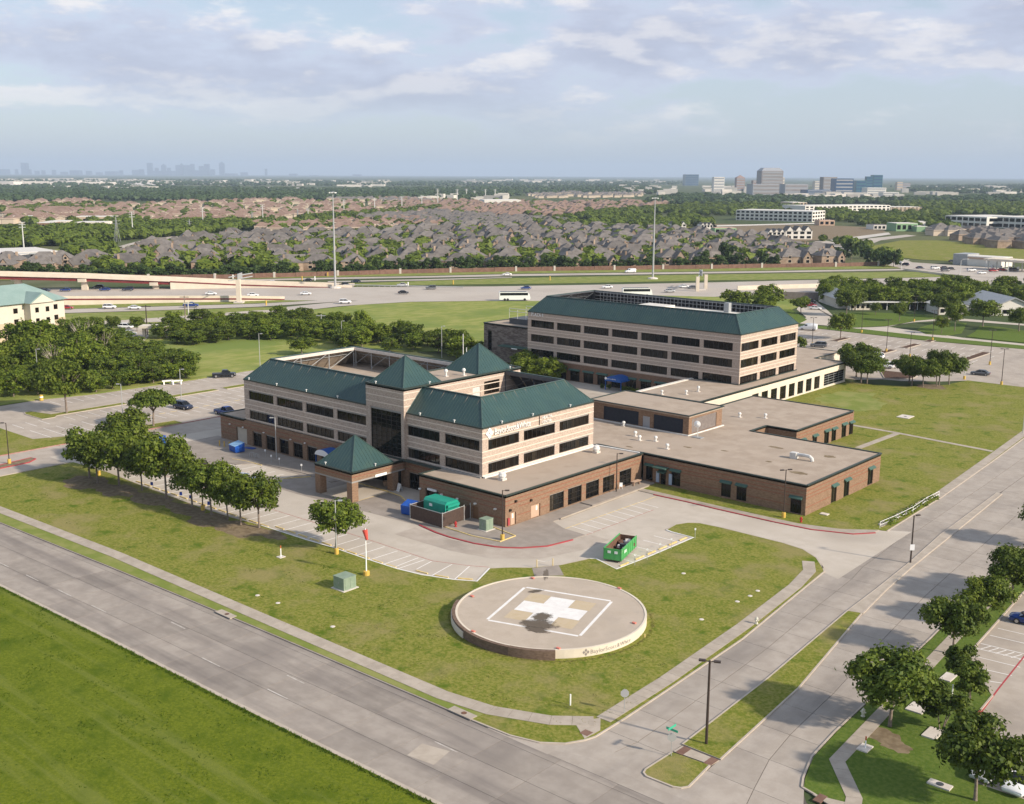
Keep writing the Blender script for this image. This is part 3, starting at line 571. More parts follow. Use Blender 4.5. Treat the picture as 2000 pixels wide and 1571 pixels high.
MB().prism([(-136, 115.6), (-128.5, 115.5), (-125.5, 115.2), (-122.6, 113.8), (-121.2, 112.4), (-120, 111.5), (-120, 119), (-137, 119)], .04, .15).build('entrance_walk', M['drive_concrete'], fa)
MB().strip([(-136, 115.45), (-128.3, 115.3), (-125.2, 115.0), (-122.4, 113.6), (-121.0, 112.2), (-119.9, 111.2)], .2, .04, .17).build('yellow_kerb', M['paint_yellow'], fa)
line(fa, (-128.2, 108.2), (-128.3, 115.1), .14, .049, 'paint_yellow'); sheet('portico_slab', [(-137, 107.6), (-128.2, 107.8), (-128.2, 115.3), (-137, 115.4)], .0445, 'drive_concrete', fa)
# parking-lot islands and stall lines
for q in ([(-230.2, 104.0), (-228.2, 103.2), (-220.9, 103.3), (-220.7, 105.9), (-222, 107), (-222.2, 123.3), (-224.3, 123.3), (-224.2, 106.8), (-229.9, 105.4)], [(-223.6, 133.9), (-221.2, 133.9), (-221.2, 146), (-223.4, 146)], [(-223.4, 148.2), (-221, 148.2), (-220.6, 168), (-223.4, 168)], [(-200.2, 107), (-196.7, 107), (-196.5, 121), (-199.8, 121), (-200.4, 114)]):
    l = lawn('island_lawn', q); kerb(l, q + [q[0]], 'kerb', .2, .15)
kerb(pl, [(-196.4, 104), (-196.4, 131)], 'paint_red_faded', .3, .15, 'red_kerb')
lawn('island_lawn', [(-190.4, 79.6), (-188.3, 79.6), (-188.6, 85.2), (-190.2, 87.2), (-191.6, 87.0)], 'soil'); kerb(boulevard, [(-190.4, 79.6), (-188.3, 79.6), (-188.6, 85.2), (-190.2, 87.2), (-191.6, 87.0), (-190.4, 79.6)], 'paint_red', .25, .16, 'red_kerb')
for k, (x0, x1) in enumerate(((-237.6, -232.6), (-220.6, -215.6), (-213, -208.2), (-208.0, -203.2))):
    for i in range(26):
        y = 97 + 2.7 * i
        if y > 168 or (k == 1 and 103 < y < 107) or (k == 0 and y < 113): continue
        line(pl, (x0, y), (x1, y), .12, .032, 'paint_white')
for i in range(18): line(pl, (-208.1, 109 + 2.7 * i), (-208.1, 110.6 + 2.7 * i), .3, .0325, 'paint_yellow', 'lane_dash')
for k in range(5):
    for i in range(24):
        x = -168 + 2.75 * i + (k % 2); y = 288 + 10.6 * k
        if x > -105 and y < 291: continue
        if x > -73: continue
        line(op, (x, y), (x - .2, y + 4.6), .14, .032, 'paint_white')
for (x, y, w, h) in ((-150.5, 324.5, 2.2, 9), (-129.8, 310.8, 2.2, 9), (-129, 326.2, 2.2, 10), (-128.8, 340.6, 2.2, 4), (-107.7, 320, 2.4, 18), (-75, 286, 3, 5)):
    q = [(x - w / 2, y - h / 2), (x + w / 2, y - h / 2), (x + w / 2, y + h / 2), (x - w / 2, y + h / 2)]
    l = lawn('planting_island', q, 'mulch', .16); kerb(l, q + [q[0]], 'paint_yellow' if False else 'kerb', .2, .19)
l = lawn('planting_bed', [(-118, 279), (-112.2, 268.5), (-108.8, 269.5), (-106.8, 273), (-107.2, 277), (-112.7, 279.4)], 'mulch', .16); kerb(l, [(-118, 279), (-112.2, 268.5), (-108.8, 269.5), (-106.8, 273), (-107.2, 277)], 'kerb', .2, .2)
for y in (112.6, 115.2, 117.44, 119.05, 122.0, 124.6, 127.2, 129.8, 110.2): line(rp, (-36.8 if y > 114 else -34.5 if y > 111 else -32.8, y), (-31.6, y + .45), .12, .038)
for i in range(6): line(rp, (-36.3 + .8 * i, 117.5), (-35.7 + .8 * i, 119.1), .1, .0385)
for a, b in (((-30.9, 99.5), (-31.6, 109)), ((-31.6, 109), (-32.2, 119.5))): line(rp, a, b, .16, .039, 'paint_red', 'fire_lane_line')
for i in range(4): line(rp, (-26.6 + 2.7 * i, 90.2), (-26.6 + 2.7 * i, 95.2), .12, .038)
# ------------------------------------------------------------------ buildings
def facade(mb, o, u, n, w, z0, z1, ops, depth=.28):
    """a wall in the plane through o (x, y) along u with outward normal n, with recessed openings (u0, u1, za, zb)"""
    us = sorted({0, w} | {a for q in ops for a in q[:2]}); zs = sorted({z0, z1} | {a for q in ops for a in q[2:]})
    pt = lambda a, z, d=0.0: (o[0] + u[0] * a - n[0] * d, o[1] + u[1] * a - n[1] * d, z)
    for a, b in zip(us, us[1:]):
        for c, d in zip(zs, zs[1:]):
            m, k = (a + b) / 2, (c + d) / 2
            if any(q[0] < m < q[1] and q[2] < k < q[3] for q in ops): continue
            mb.add([pt(a, c), pt(b, c), pt(b, d), pt(a, d)], [(0, 1, 2, 3)])
    for a, b, c, d in ops:
        mb.add([pt(a, c), pt(b, c), pt(b, d), pt(a, d), pt(a, c, depth), pt(b, c, depth), pt(b, d, depth), pt(a, d, depth)], [(0, 4, 5, 1), (1, 5, 6, 2), (2, 6, 7, 3), (3, 7, 4, 0)])
WM = {}
def window(parent, o, u, n, q, cols, rows=1, depth=.22, glass='glass_bronze', frame='frame_bronze', name='window', lintel=.0, fr=.07, label=None):
    """a glazed window (own mesh) with its frame bars as a sub-part; equal windows share their meshes"""
    a, b, c, d = q; w, h = b - a, d - c; key = (round(w, 2), round(h, 2), cols, rows, glass, frame, lintel, fr)
    if key not in WM:
        f = MB(); hh = h - lintel; gs = []; q_ = random.Random(len(WM) * 7 + 3)
        for v in range(4):                      # a few versions: panes differ by blinds and what lies behind
            gm_ = MB()
            for i in range(cols):
                gm_.cur = 0 if 'curtain' in name else q_.choices((0, 1, 2), (.66, .22, .12))[0]; t_ = q_.uniform(-.012, .012)
                x0, x1 = w * i / cols, w * (i + 1) / cols - .002; gm_.add([(x0, t_, 0), (x1, -t_, 0), (x1, -t_, hh), (x0, t_, hh)], [(0, 1, 2, 3)])
            gs.append(gm_.mesh(name, [M[glass], M['glass_dim'], M['glass_blind']]))
        for i in range(cols + 1):
            x = min(max(w * i / cols, fr / 2 + .005), w - fr / 2 - .005); f.box(x - fr / 2, x + fr / 2, -.06, -.014, 0.0, hh)
        for i in range(rows + 1):
            z = min(max(hh * i / rows, fr / 2 + .004), hh - fr / 2 - .004); f.box(.0, w, -.055, -.015, z - fr / 2, z + fr / 2)
        l = MB().box(0, w, -.10, .02, hh + .002, h).mesh('lintel', M['lintel']) if lintel else None
        WM[key] = (gs, f.mesh('frame', M[frame]), l)
    gs, f, l = WM[key]; g = gs[rnd.randrange(4)]; p = wloc(parent) if parent is not None else Vector((0, 0, 0)); rz = math.atan2(u[1], u[0])
    x, y = o[0] + u[0] * a - n[0] * depth, o[1] + u[1] * a - n[1] * depth
    wo = link(name, g, parent, (x - p[0], y - p[1], c - p[2]), rz)
    link('frame', f, wo)
    if l is not None: link('lintel', l, wo)
    if label: wo['label'] = label
    return wo
XP, YP = (1, 0), (0, 1); NX, NY = (1, 0), (0, -1)
def bands(parent, x0, x1, y, zs, face, m='stone_band', h=.15, t=.035):
    """proud courses on a -Y face (x0..x1 at y) or a +X face (y0..y1 at x)"""
    for z in zs:
        b = MB()
        if face == 'front': b.box(x0, x1, y - t, y - .001, z - h / 2, z + h / 2)
        else: b.box(y + .001, y + t, x0, x1, z - h / 2, z + h / 2)
        b.build('stone_band' if m == 'stone_band' else 'brick_band', M[m], parent)
def slope_panel(parent, a, b, b2, a2, m='roof_green', seam=.62, th=.10, name='roof_panel', trim=True):
    """a standing-seam roof plane with eave a-b and ridge a2-b2 (equal points make a triangle); the seams are one sub-part"""
    a, b, a2, b2 = map(Vector, (a, b, a2, b2)); up = (b - a).cross((a2 + b2) / 2 - (a + b) / 2).normalized()
    if up.z < 0: up = -up
    tri = (a2 - b2).length < 1e-4
    top = [a, b, b2] if tri else [a, b, b2, a2]; n = len(top)
    mb = MB().add([p + up * .0 for p in top] + [p - up * th for p in top], [tuple(range(n)), tuple(range(2 * n - 1, n - 1, -1))] + [(i, i + n, (i + 1) % n + n, (i + 1) % n) for i in range(n)])
    o = mb.build(name, M[m], parent)
    e = (b - a).normalized(); L = (b - a).length; run = ((a2 - a) - e * (a2 - a).dot(e)); s0, s1 = (a2 - a).dot(e), (b2 - a).dot(e)
    sm = MB(); k = int(L / seam)
    for i in range(1, k):
        s = L * i / k; f = 1.0
        if s0 > 0 and s < s0: f = min(f, s / s0)
        if s1 < L and s > s1: f = min(f, (L - s) / (L - s1))
        if f < .04: continue
        p0 = a + e * s; p1 = p0 + run * f; w = e * .015
        sm.add([p0 - w, p0 + w, p1 + w, p1 - w, p0 - w + up * .035, p0 + w + up * .035, p1 + w + up * .035, p1 - w + up * .035], [(4, 5, 6, 7), (0, 4, 7, 3), (1, 2, 6, 5), (0, 1, 5, 4)])
    if sm.v: stuff(sm.build('roof_seams', M['roof_green_seam'], o))
    if trim:
        hm = MB()
        for p, q in (((a, a2), (b, b2)) if not tri else ((a, a2), (b, b2))): hm.tube([p + up * .03, q + up * .03], .07, 5)
        hm.build('hip_trim', M['roof_green_seam'], o)
    return o
def pyramid(parent, x0, x1, y0, y1, z, za):
    c = ((x0 + x1) / 2, (y0 + y1) / 2, za); q = [(x0, y0, z), (x1, y0, z), (x1, y1, z), (x0, y1, z)]
    for i in range(4): slope_panel(parent, q[i], q[(i + 1) % 4], c, c)
def flat_roof(parent, poly, z, m='gravel_roof', t=.3, par=.16, coping='coping_green', pw=.34):
    r = MB().prism(poly, z - t, z).build('roof', M[m], parent)
    if par:
        c = MB(); n = len(poly)
        for i in range(n): c.strip([poly[i], poly[(i + 1) % n]], pw, z - .02, z + par)
        c.build('coping', M[coping], parent)
    return r
def rafters(panel, pts, m='screen_board', w=.16, t=.32):
    mb = MB()
    for p, q in pts: mb.tube([p, q], w, 4)
    return stuff(mb.build('screen_framing', M[m], panel))

# ---- hospital: two upper storeys with green mansards, a glazed entrance tower and a one-storey base
hosp = thing('hospital_building', 'pink brick medical building with green pyramid roofs and a drive-up entrance canopy', 'hospital', (-140, 119, 0))
EV, RG, OFF = 12.5, 16.25, 3.6
BX0, BX1, BY0, BY1, TX0, TX1, TY0 = -172.2, -111.4, 119.2, 146.8, -137.1, -128.0, 118.6
U1 = [(8.85, 10.62)]; rows_ = [(5.15, 6.92), (8.85, 10.62)]
fl = [(1.4 + 8.46 * i, 8.9 + 8.46 * i) for i in range(4)]          # left wing bays from BX0
ops = [(a, b, c, d) for a, b in fl for c, d in rows_]
wl = MB(); facade(wl, (BX0, BY0), XP, NY, TX0 - BX0, 4.75, EV, ops); facade(wl, (BX0, BY1), (0, -1), (-1, 0), BY1 - BY0, 0, EV, [])
wl.add([(BX0, BY1, 0), (TX0, BY1, 0), (TX0, BY1, EV), (BX0, BY1, EV)], [(3, 2, 1, 0)])
fr_ = [(.15, 7.45), (8.6, 16.0)]
ops2 = [(a, b, c, d) for a, b in fr_ for c, d in rows_]; facade(wl, (TX1, BY0), XP, NY, BX1 - TX1, 4.75, EV, ops2)
sd_ = [(1.35, 8.45), (9.6, 17.3), (18.5, 26.3)]; ops3 = [(a, b, c, d) for a, b in sd_ for c, d in rows_]
facade(wl, (BX1, BY0), YP, NX, BY1 - BY0, 4.6, EV, ops3); wl.add([(TX1, BY1, 0), (BX1, BY1, 0), (BX1, BY1, EV), (TX1, BY1, EV)], [(3, 2, 1, 0)])
upper = wl.build('upper_wall', M['brick_upper'], hosp)
for q in ops: window(hosp, (BX0, BY0), XP, NY, q, 6, lintel=.24)
for q in ops2: window(hosp, (TX1, BY0), XP, NY, q, 6, lintel=.24)
for q in ops3: window(hosp, (BX1, BY0), YP, NX, q, 7, lintel=.24)
ZB = (5.05, 7.05, 7.85, 8.75, 10.75, 11.65)
bands(hosp, BX0, TX0, BY0, ZB, 'front'); bands(hosp, TX1, BX1 + .03, BY0, ZB, 'front'); bands(hosp, BY0 - .03, BY1, BX1, ZB, 'side')
tw = MB(); gl = (1.05, 8.4, 4.95, 12.62)
facade(tw, (TX0, TY0), XP, NY, TX1 - TX0, 4.75, 16.3, [gl]); facade(tw, (TX1, TY0), YP, NX, BY1 + .1 - TY0, 4.75, 16.3, [(16.0, 17.9, 12.45, 14.4), (18.85, 22.8, 12.75, 15.05)])
facade(tw, (TX0, BY1 + .1), (0, -1), (-1, 0), BY1 + .1 - TY0, 4.75, 16.3, []); tw.add([(TX0, BY1 + .1, 0), (TX1, BY1 + .1, 0), (TX1, BY1 + .1, 16.3), (TX0, BY1 + .1, 16.3)], [(3, 2, 1, 0)])
tw.build('tower_wall', M['brick_upper'], hosp)
window(hosp, (TX0, TY0), XP, NY, gl, 6, 10, glass='glass_dark', lintel=.35, name='curtain_window', fr=.06)
window(hosp, (TX1, TY0), YP, NX, (18.85, 22.8, 12.75, 15.05), 4, 1)
MB().box(TX1 - .15, TX1 - .1, TY0 + 16, TY0 + 17.9, 12.45, 14.4).build('roof_door', M['steel_white'], hosp)
bands(hosp, TX0, TX1 + .03, TY0, (14.6, 15.6, 13.5), 'front'); bands(hosp, TY0 - .03, BY1 + .1, TX1, (14.6, 15.6, 13.5), 'side')
flat_roof(hosp, [(TX0, TY0), (TX1, TY0), (TX1, BY1 + .1), (TX0, BY1 + .1)], 16.3, par=.22)
pyramid(hosp, TX0 + .45, TX1 - .4, TY0 + .3, TY0 + 9.0, 16.34, 20.8); pyramid(hosp, TX0 + .45, TX1 - .4, 136.5, 145.4, 16.34, 20.9)
# mansards and their open backs
def mansard(parent, x0, x1, y0, y1, ev, rg, off, sides, inner, x_cut0=None, x_cut1=None, board='screen_board', steel='steel_white', step=2.3, post=5.2, lining=None, fascia=None):
    i = off; A, B, C, D = (x0, y0, ev), (x1, y0, ev), (x1, y1, ev), (x0, y1, ev)
    a, b, c, d = (x0 + i, y0 + i, rg), (x1 - i, y0 + i, rg), (x1 - i, y1 - i, rg), (x0 + i, y1 - i, rg)
    if 'l' not in sides: a, d = (x0, y0 + i, rg), (x0, y1 - i, rg)
    if 'r' not in sides: b, c = (x1, y0 + i, rg), (x1, y1 - i, rg)
    for s, q in (('f', (A, B, b, a)), ('r', (B, C, c, b)), ('b', (C, D, d, c)), ('l', (D, A, a, d))):
        if s not in sides: continue
        p = slope_panel(parent, *q)
        e0, e1, r1, r0 = map(Vector, q); nrm = Vector((0, 0, -.14)); seg = []; L = (r1 - r0).length; k = max(1, int(L / step)); e = (e1 - e0).normalized(); ins = Vector((-e.y, e.x, 0))
        for j in range(k + 1):
            t = r0.lerp(r1, j / k); s_ = (t - e0).dot(e); seg.append((t + nrm - ins * .0, e0 + e * s_ + nrm + ins * .25))
        rafters(p, seg, board, .15)
        pm = MB(); kk = max(1, int(L / post))
        pm.tube([r0 + Vector((0, 0, -.25)) + ins * .2, r1 + Vector((0, 0, -.25)) + ins * .2], .2, 4); pm.tube([r0.lerp(e0, .4) + ins * .35, r1.lerp(e1, .4) + ins * .35], .11, 4)
        for j in range(kk + 1):
            t = r0.lerp(r1, j / kk) + ins * .3; pm.tube([(t.x, t.y, ev - .3), (t.x, t.y, rg - .2)], .12, 4)
            if j < kk:
                t2 = r0.lerp(r1, (j + 1) / kk) + ins * .3; pm.tube([(t.x, t.y, rg - .4), (t2.x, t2.y, ev + .1)], .07, 4)
        stuff(pm.build('screen_frame', M[steel], p))
        if lining: MB().add([e0 + nrm * 1.0 + ins * .2, e1 + nrm + ins * .2, r1 + nrm, r0 + nrm], [(0, 1, 2, 3)]).build('screen_lining', M[lining], p)
        if fascia: MB().strip([(r0.x + ins.x * .42, r0.y + ins.y * .42), (r1.x + ins.x * .42, r1.y + ins.y * .42)], .08, rg - .62, rg - .05).build('screen_fascia', M[fascia], p)
        MB().strip([(r0.x, r0.y), (r1.x, r1.y)], .28, rg - .02, rg + .10).build('ridge_cap', M['roof_green_seam'], p)
        MB().strip([(e0.x, e0.y), (e1.x, e1.y)], .30, ev - .16, ev + .05).build('gutter', M['coping_green'], p)
mansard(hosp, BX0, TX0, BY0, BY1, EV, RG, OFF, 'flb', 0, steel='steel_grey', lining='screen_board', fascia='stone_pale'); mansard(hosp, TX1, BX1, BY0, BY1, EV, RG, OFF, 'frb', 0, steel='steel_dark', lining='louvre', fascia='steel_dark')
MB().prism([(BX0 + .2, BY0 + .2), (TX0, BY0 + .2), (TX0, BY1 - .2), (BX0 + .2, BY1 - .2)], 12.1, 12.32).build('well_roof', M['gravel_roof'], hosp)
MB().prism([(TX1, BY0 + .2), (BX1 - .2, BY0 + .2), (BX1 - .2, BY1 - .2), (TX1, BY1 - .2)], 12.1, 12.32).build('well_roof', M['gravel_roof'], hosp)
# snow-guard lights on the eaves
fx = [(-170.4, BY0 - .1), (-162, BY0 - .1), (-153.5, BY0 - .1), (-145, BY0 - .1), (-124.8, BY0 - .1), (-117.2, BY0 - .1), (BX1 + .1, 123.5), (BX1 + .1, 130.8), (BX1 + .1, 140.3), (-134.5, TY0 - .1), (TX1 + .1, 124.3), (TX1 + .1, 144)]
FXM = MB().box(-.05, .05, -.05, .05, 0, .35).box(-.15, .15, -.12, .09, .30, .44).mesh('eave_light', M['lamp_lens'])
for i, (x, y) in enumerate(fx): link('eave_light', FXM, hosp, (x + 140, y - 119, (16.5 if i > 8 else EV + .05)))
# one-storey base
gf = [(6.75 + 4.02 * i, 9.3 + 4.02 * i, .1, 2.95) for i in range(7)]
base = MB(); gar = (8.6 - 3.55, 8.6 - .1, .05, 3.0); lops = [(5.0, 8.4, .05, 3.0)] + [(10.2 + 4.03 * i, 13.0 + 4.03 * i, .12, 2.95) for i in range(7)]
facade(base, (-180.0, 118.95), XP, NY, 43.0, 0, 4.75, lops, .4)
facade(base, (-180.0, 135), (0, -1), (-1, 0), 16.05, 0, 4.75, [])
facade(base, (-137, 118.9), XP, NY, 17, 0, 4.75, [(1.2, 7.8, .1, 3.1), (9.6, 12.4, .1, 2.9), (13.4, 16.2, .1, 2.95)], .4)
facade(base, (-120, 114.2), XP, NY, 17.8, 0, 4.75, [(1.3, 4.2, .1, 2.85), (11.2, 12.45, .05, 1.95 + .1)], .5)
facade(base, (-120, 119), (0, -1), (-1, 0), 4.8, 0, 4.75, [])
wo = [(10.0, 13.4, .15, 2.8), (14.4, 17.8, .15, 2.85), (18.9, 22.25, .15, 2.85), (23.3, 26.3, .2, 2.85), (27.75, 31.0, .3, 2.95)]
facade(base, (-102.2, 114.2), YP, NX, 33.9, 0, 4.75, wo + [(1.2, 2.3, .1, 2.0), (5.7, 7.8, .1, 2.05)], .25)
base.build('base_wall', M['brick_lower'], hosp)
bands(hosp, -180, -137, 118.95, (3.3, 4.05, 2.4, 1.3), 'front', 'brick_band', .1, .02) if False else None
for z in (3.35, 4.1): bands(hosp, -180, -137, 118.95, (z,), 'front', 'brick_band', .1, .02); bands(hosp, -120, -102.2, 114.2, (z,), 'front', 'brick_band', .1, .02); bands(hosp, -137, -120, 118.9, (z,), 'front', 'brick_band', .1, .02)
for z in (3.3, 3.95): bands(hosp, 114.2, 148.0, -102.2, (z,), 'side', 'brick_band', .1, .02)
for z in (2.65, 1.35):
    bands(hosp, 117.0, 119.8, -102.2, (z,), 'side', 'brick_band', .1, .02); bands(hosp, 122.1, 124.0, -102.2, (z,), 'side', 'brick_band', .1, .02); bands(hosp, -115.6, -109.0, 114.2, (z,), 'front', 'brick_band', .1, .02); bands(hosp, -107.4, -102.2, 114.2, (z,), 'front', 'brick_band', .1, .02); bands(hosp, -180, -175.1, 118.95, (z,), 'front', 'brick_band', .1, .02)
    for a, b in zip(wo, wo[1:]): bands(hosp, 114.2 + a[1] + .02, 114.2 + b[0] - .02, -102.2, (z,), 'side', 'brick_band', .1, .02)
MB().box(-174.9, -171.7, 119.2, 119.3, .05, 2.9).build('garage_door', M['door_beige'], hosp)
for q in lops[1:]: window(hosp, (-180, 118.95), XP, NY, q, 2, 2, .34, lintel=.28, glass='glass_dark')
for q in ((1.2, 7.8, .1, 3.1), (9.6, 12.4, .1, 2.9), (13.4, 16.2, .1, 2.95)): window(hosp, (-137, 118.9), XP, NY, q, 3, 2, .34, lintel=.2, glass='glass_dark', name='glazed_door')
window(hosp, (-120, 114.2), XP, NY, (1.3, 4.2, .1, 2.85), 2, 1, .45, lintel=.25, glass='glass_dark', name='glazed_door')
MB().box(-118.0, -116.1, 113.9, 114.12, 2.72, 3.02).build('door_sign', M['sign_white'], hosp)
for q in wo: window(hosp, (-102.2, 114.2), YP, NX, q, 3, 3, .2, lintel=.12, glass='glass_dark')
MB().box(-108.75, -107.6, 114.4, 114.5, .05, 2.0).build('side_door', M['door_brown'], hosp)
dd = MB().box(-102.5, -102.38, 115.45, 116.45, .1, 1.98).build('service_door', M['door_tan'], hosp); MB().box(-102.38, -102.36, 115.85, 116.1, 1.1, 1.75).build('door_light', M['letter_white'], dd)
dd = MB().box(-102.5, -102.38, 119.95, 121.95, .1, 2.02).build('service_door', M['door_tan'], hosp); MB().box(-102.38, -102.36, 121.2, 121.5, 1.1, 1.75).build('door_light', M['letter_white'], dd)
MB().box(-102.2, -102.0, 114.6, 114.95, .3, 1.4).build('hose_cabinet', M['paint_red'], hosp)
for y, z in ((116.2, 3.45), (119.6, 2.85), (115.0, 2.35)): MB().box(-102.2, -101.9, y, y + .3, z, z + .3).build('wall_vent', M['frame_bronze'], hosp)
for x in (-119.9, -115.2, -111.9, -108.2, -104.2): MB().box(x, x + .35, 113.85, 114.18, 2.45, 2.65).build('wall_light', M['lamp_lens'], hosp)
for x in (-177, -172.8, -166.3, -158.3, -154.2): MB().box(x, x + .3, 118.7, 118.93, 3.15, 3.35).build('wall_light', M['lamp_lens'], hosp)
flat_roof(hosp, [(-180, 118.95), (-172.2, 118.95), (-172.2, 135), (-180, 135)], 4.75)
flat_roof(hosp, [(-120, 114.2), (-102.2, 114.2), (-102.2, 148.2), (-111.4, 148.2), (-111.4, 119.2), (-120, 119.2)], 4.75)
MB().box(-136.9, -120, 118.0, 119.0, 4.72, 4.86).build('canopy_edge', M['coping_green'], hosp)
fs_ = MB(); fs_.prism([(BX1, 119.2), (BX1 + .55, 119.2), (BX1 + .55, 146.8), (BX1, 146.8)], 4.7, 4.98); fs_.build('roof_flashing', M['flashing'], hosp)
MB().box(-120, -111.4, 118.75, 119.18, 4.7, 4.95).build('roof_flashing', M['lintel'], hosp)
MB().strip([(-111.2, 147.3), (-102.6, 148.0)], .4, 4.75, 4.93).build('roof_flashing', M['flashing'], hosp)
# entrance canopy with its own pyramid
cx0, cx1, cy0, cy1 = -137.0, -128.0, 107.5, 118.6
for x, y in ((cx0, cy0), (cx1 - 1.25, cy0), (cx1 - 1.25, 115.9), (cx0, 115.9)): MB().box(x, x + 1.25, y, y + 1.25, 0, 3.15).build('canopy_pier', M['brick_lower'], hosp)
cb = MB(); cb.box(cx0, cx1, cy0, cy0 + 1.25, 3.4, 4.75).box(cx0, cx0 + 1.25, cy0 + 1.25, cy1 + .3, 3.4, 4.75).box(cx1 - 1.25, cx1, cy0 + 1.25, cy1 + .3, 3.4, 4.75); cb.build('canopy_beam', M['brick_lower'], hosp)
cs = MB(); cs.box(cx0 - .01, cx1 + .01, cy0 - .01, cy0 + 1.24, 3.15, 3.4).box(cx0 - .01, cx0 + 1.24, cy0 + 1.24, cy1, 3.15, 3.4).box(cx1 - 1.24, cx1 + .01, cy0 + 1.24, cy1, 3.15, 3.4).box(cx0 + 1.2, cx1 - 1.2, cy0 + 1.2, cy1, 3.3, 3.38); cs.build('canopy_soffit', M['lintel'], hosp)
bands(hosp, cx0, cx1, cy0, (4.1,), 'front', 'brick_band', .1, .02); bands(hosp, cy0, 118.4, cx1, (4.1,), 'side', 'brick_band', .1, .02)
flat_roof(hosp, [(cx0, cy0), (cx1, cy0), (cx1, 118.5), (cx0, 118.5)], 4.78, par=.14)
pyramid(hosp, cx0 + .3, cx1 - .3, cy0 + .35, 116.4, 4.86, 9.3)
MB().box(cx1 + .02, cx1 + .12, 112.2, 114.6, 3.2, 3.6).build('canopy_sign', M['letter_white'], hosp)
for x, y in ((-134.8, cy0 + .4), (cx1 - .3, 112.6)): link('eave_light', FXM, hosp, (x + 140, y - 119, 4.9))
# blue barrel awning over the side entrance
aw = MB(); n = 10; vs = []
for yy in (116.4, 118.9):
    for i in range(n + 1):
        a = math.pi * i / n; vs.append((-146.3 - 1.95 * math.cos(a), yy, 2.7 + 1.05 * math.sin(a)))
aw.add(vs, [(i, i + 1, n + 2 + i, n + 1 + i) for i in range(n)]); awn = aw.build('awning', M['awning_blue'], hosp)
ae = MB(); ae.add([(v[0], v[1] - .02, v[2]) for v in vs[:n + 1]], [tuple(range(n, -1, -1))]); ae.build('awning_end', M['fabric_white'], awn)
MB().box(-148.2, -148.08, 116.5, 116.62, 0, 2.7).box(-144.5, -144.38, 116.5, 116.62, 0, 2.7).build('awning_post', M['awning_blue'], hosp)

def lettering(parent, text, size, loc, rot, m, ext=.04, name='sign_lettering', shear=0.0, sx=1.0):
    fc = bpy.data.curves.new(name, 'FONT'); fc.body = text; fc.size = size; fc.extrude = ext; fc.offset = -.012 * size; fc.resolution_u = 2; fc.space_character = .95
    t = bpy.data.objects.new(name, fc); COL.objects.link(t); me = bpy.data.meshes.new_from_object(t.evaluated_get(bpy.context.evaluated_depsgraph_get()))
    COL.objects.unlink(t); bpy.data.objects.remove(t); me.materials.clear(); me.materials.append(M[m])
    p = wloc(parent); o = link(name, me, parent, (loc[0] - p[0], loc[1] - p[1], loc[2] - p[2])); o.rotation_euler = rot; o.scale = (sx, 1, 1); return o
SIDE = (R(90), 0, R(90)); FRONT = (R(90), 0, 0)
lettering(hosp, 'BaylorScott&White', 1.36, (BX1 + .12, 121.75, 11.08), SIDE, 'letter_white', .06, sx=.84)
lettering(hosp, 'HEALTH', .74, (BX1 + .12, 133.1, 11.62), SIDE, 'letter_white', .05, sx=.9); lettering(hosp, 'CENTER', .74, (BX1 + .12, 133.1, 10.88), SIDE, 'letter_white', .05, sx=.9)
MB().box(BX1 + .05, BX1 + .12, 132.45, 132.55, 10.8, 12.25).build('sign_rule', M['frame_bronze'], hosp)
def petal_logo(parent, y, z, s, x, m='letter_white'):
    mb = MB()
    for dy, dz in ((.5, 0), (-.5, 0), (0, .5), (0, -.5)):
        cy, cz = y + dy * s, z + dz * s; h = s * .42
        mb.add([(x + e, cy + a * h, cz + b * h) for e in (0, .06) for a, b in ((1, 0), (0, 1), (-1, 0), (0, -1))], [(4, 5, 6, 7), (0, 1, 5, 4), (1, 2, 6, 5), (2, 3, 7, 6), (3, 0, 4, 7)])
    return mb.build('sign_emblem', M[m], parent)
petal_logo(hosp, 120.7, 11.5, .95, BX1 + .08)

# ---- low clinic block with the rooftop plant room
clin = thing('clinic_building', 'low orange brick flat-roofed clinic block with a rooftop plant room', 'clinic', (-88, 160, 0))
cw = MB(); fo = [(.5, 1.9, .35, 2.95), (3.45, 4.5, .1, 2.35), (5.5, 7.3, .35, 2.9), (14.9, 16.65, .35, 2.75), (17.65, 19.4, .3, 2.75), (26.9, 28.7, .2, 2.65)]
facade(cw, (-102.1, 148.5), XP, NY, 29.4, 0, 4.75, fo, .22)
so = [(8.5, 10.3, .1, 2.9), (12.9, 14.8, .1, 2.9), (21.7, 23.7, .2, 3.05)]; facade(cw, (-72.7, 148.5), YP, NX, 26.4, 0, 4.75, so, .22)
facade(cw, (-72.7, 174.9), (-1, 0), (0, 1), 24.5, 0, 4.75, [])
facade(cw, (-97.2, 174.9), YP, NX, 5.9, 0, 4.75, []); facade(cw, (-97.2, 180.8), XP, NY, 6.1, 0, 4.75, [])
bo = [(1.6, 3.4, .3, 2.65), (6.5, 8.3, .3, 2.6), (11.3, 13.3, .1, 2.7), (14.4, 16.3, .1, 2.6), (18.7, 20.7, .1, 2.75), (22.0, 23.8, .1, 2.6)]
facade(cw, (-91.1, 180.8), YP, NX, 23.4, 0, 4.75, bo, .22); facade(cw, (-91.1, 204.2), (-1, 0), (0, 1), 22, 0, 4.75, []); facade(cw, (-113.1, 204.2), (0, -1), (-1, 0), 56, 0, 4.75, [])
cw.build('wall', M['brick_lower'], clin)
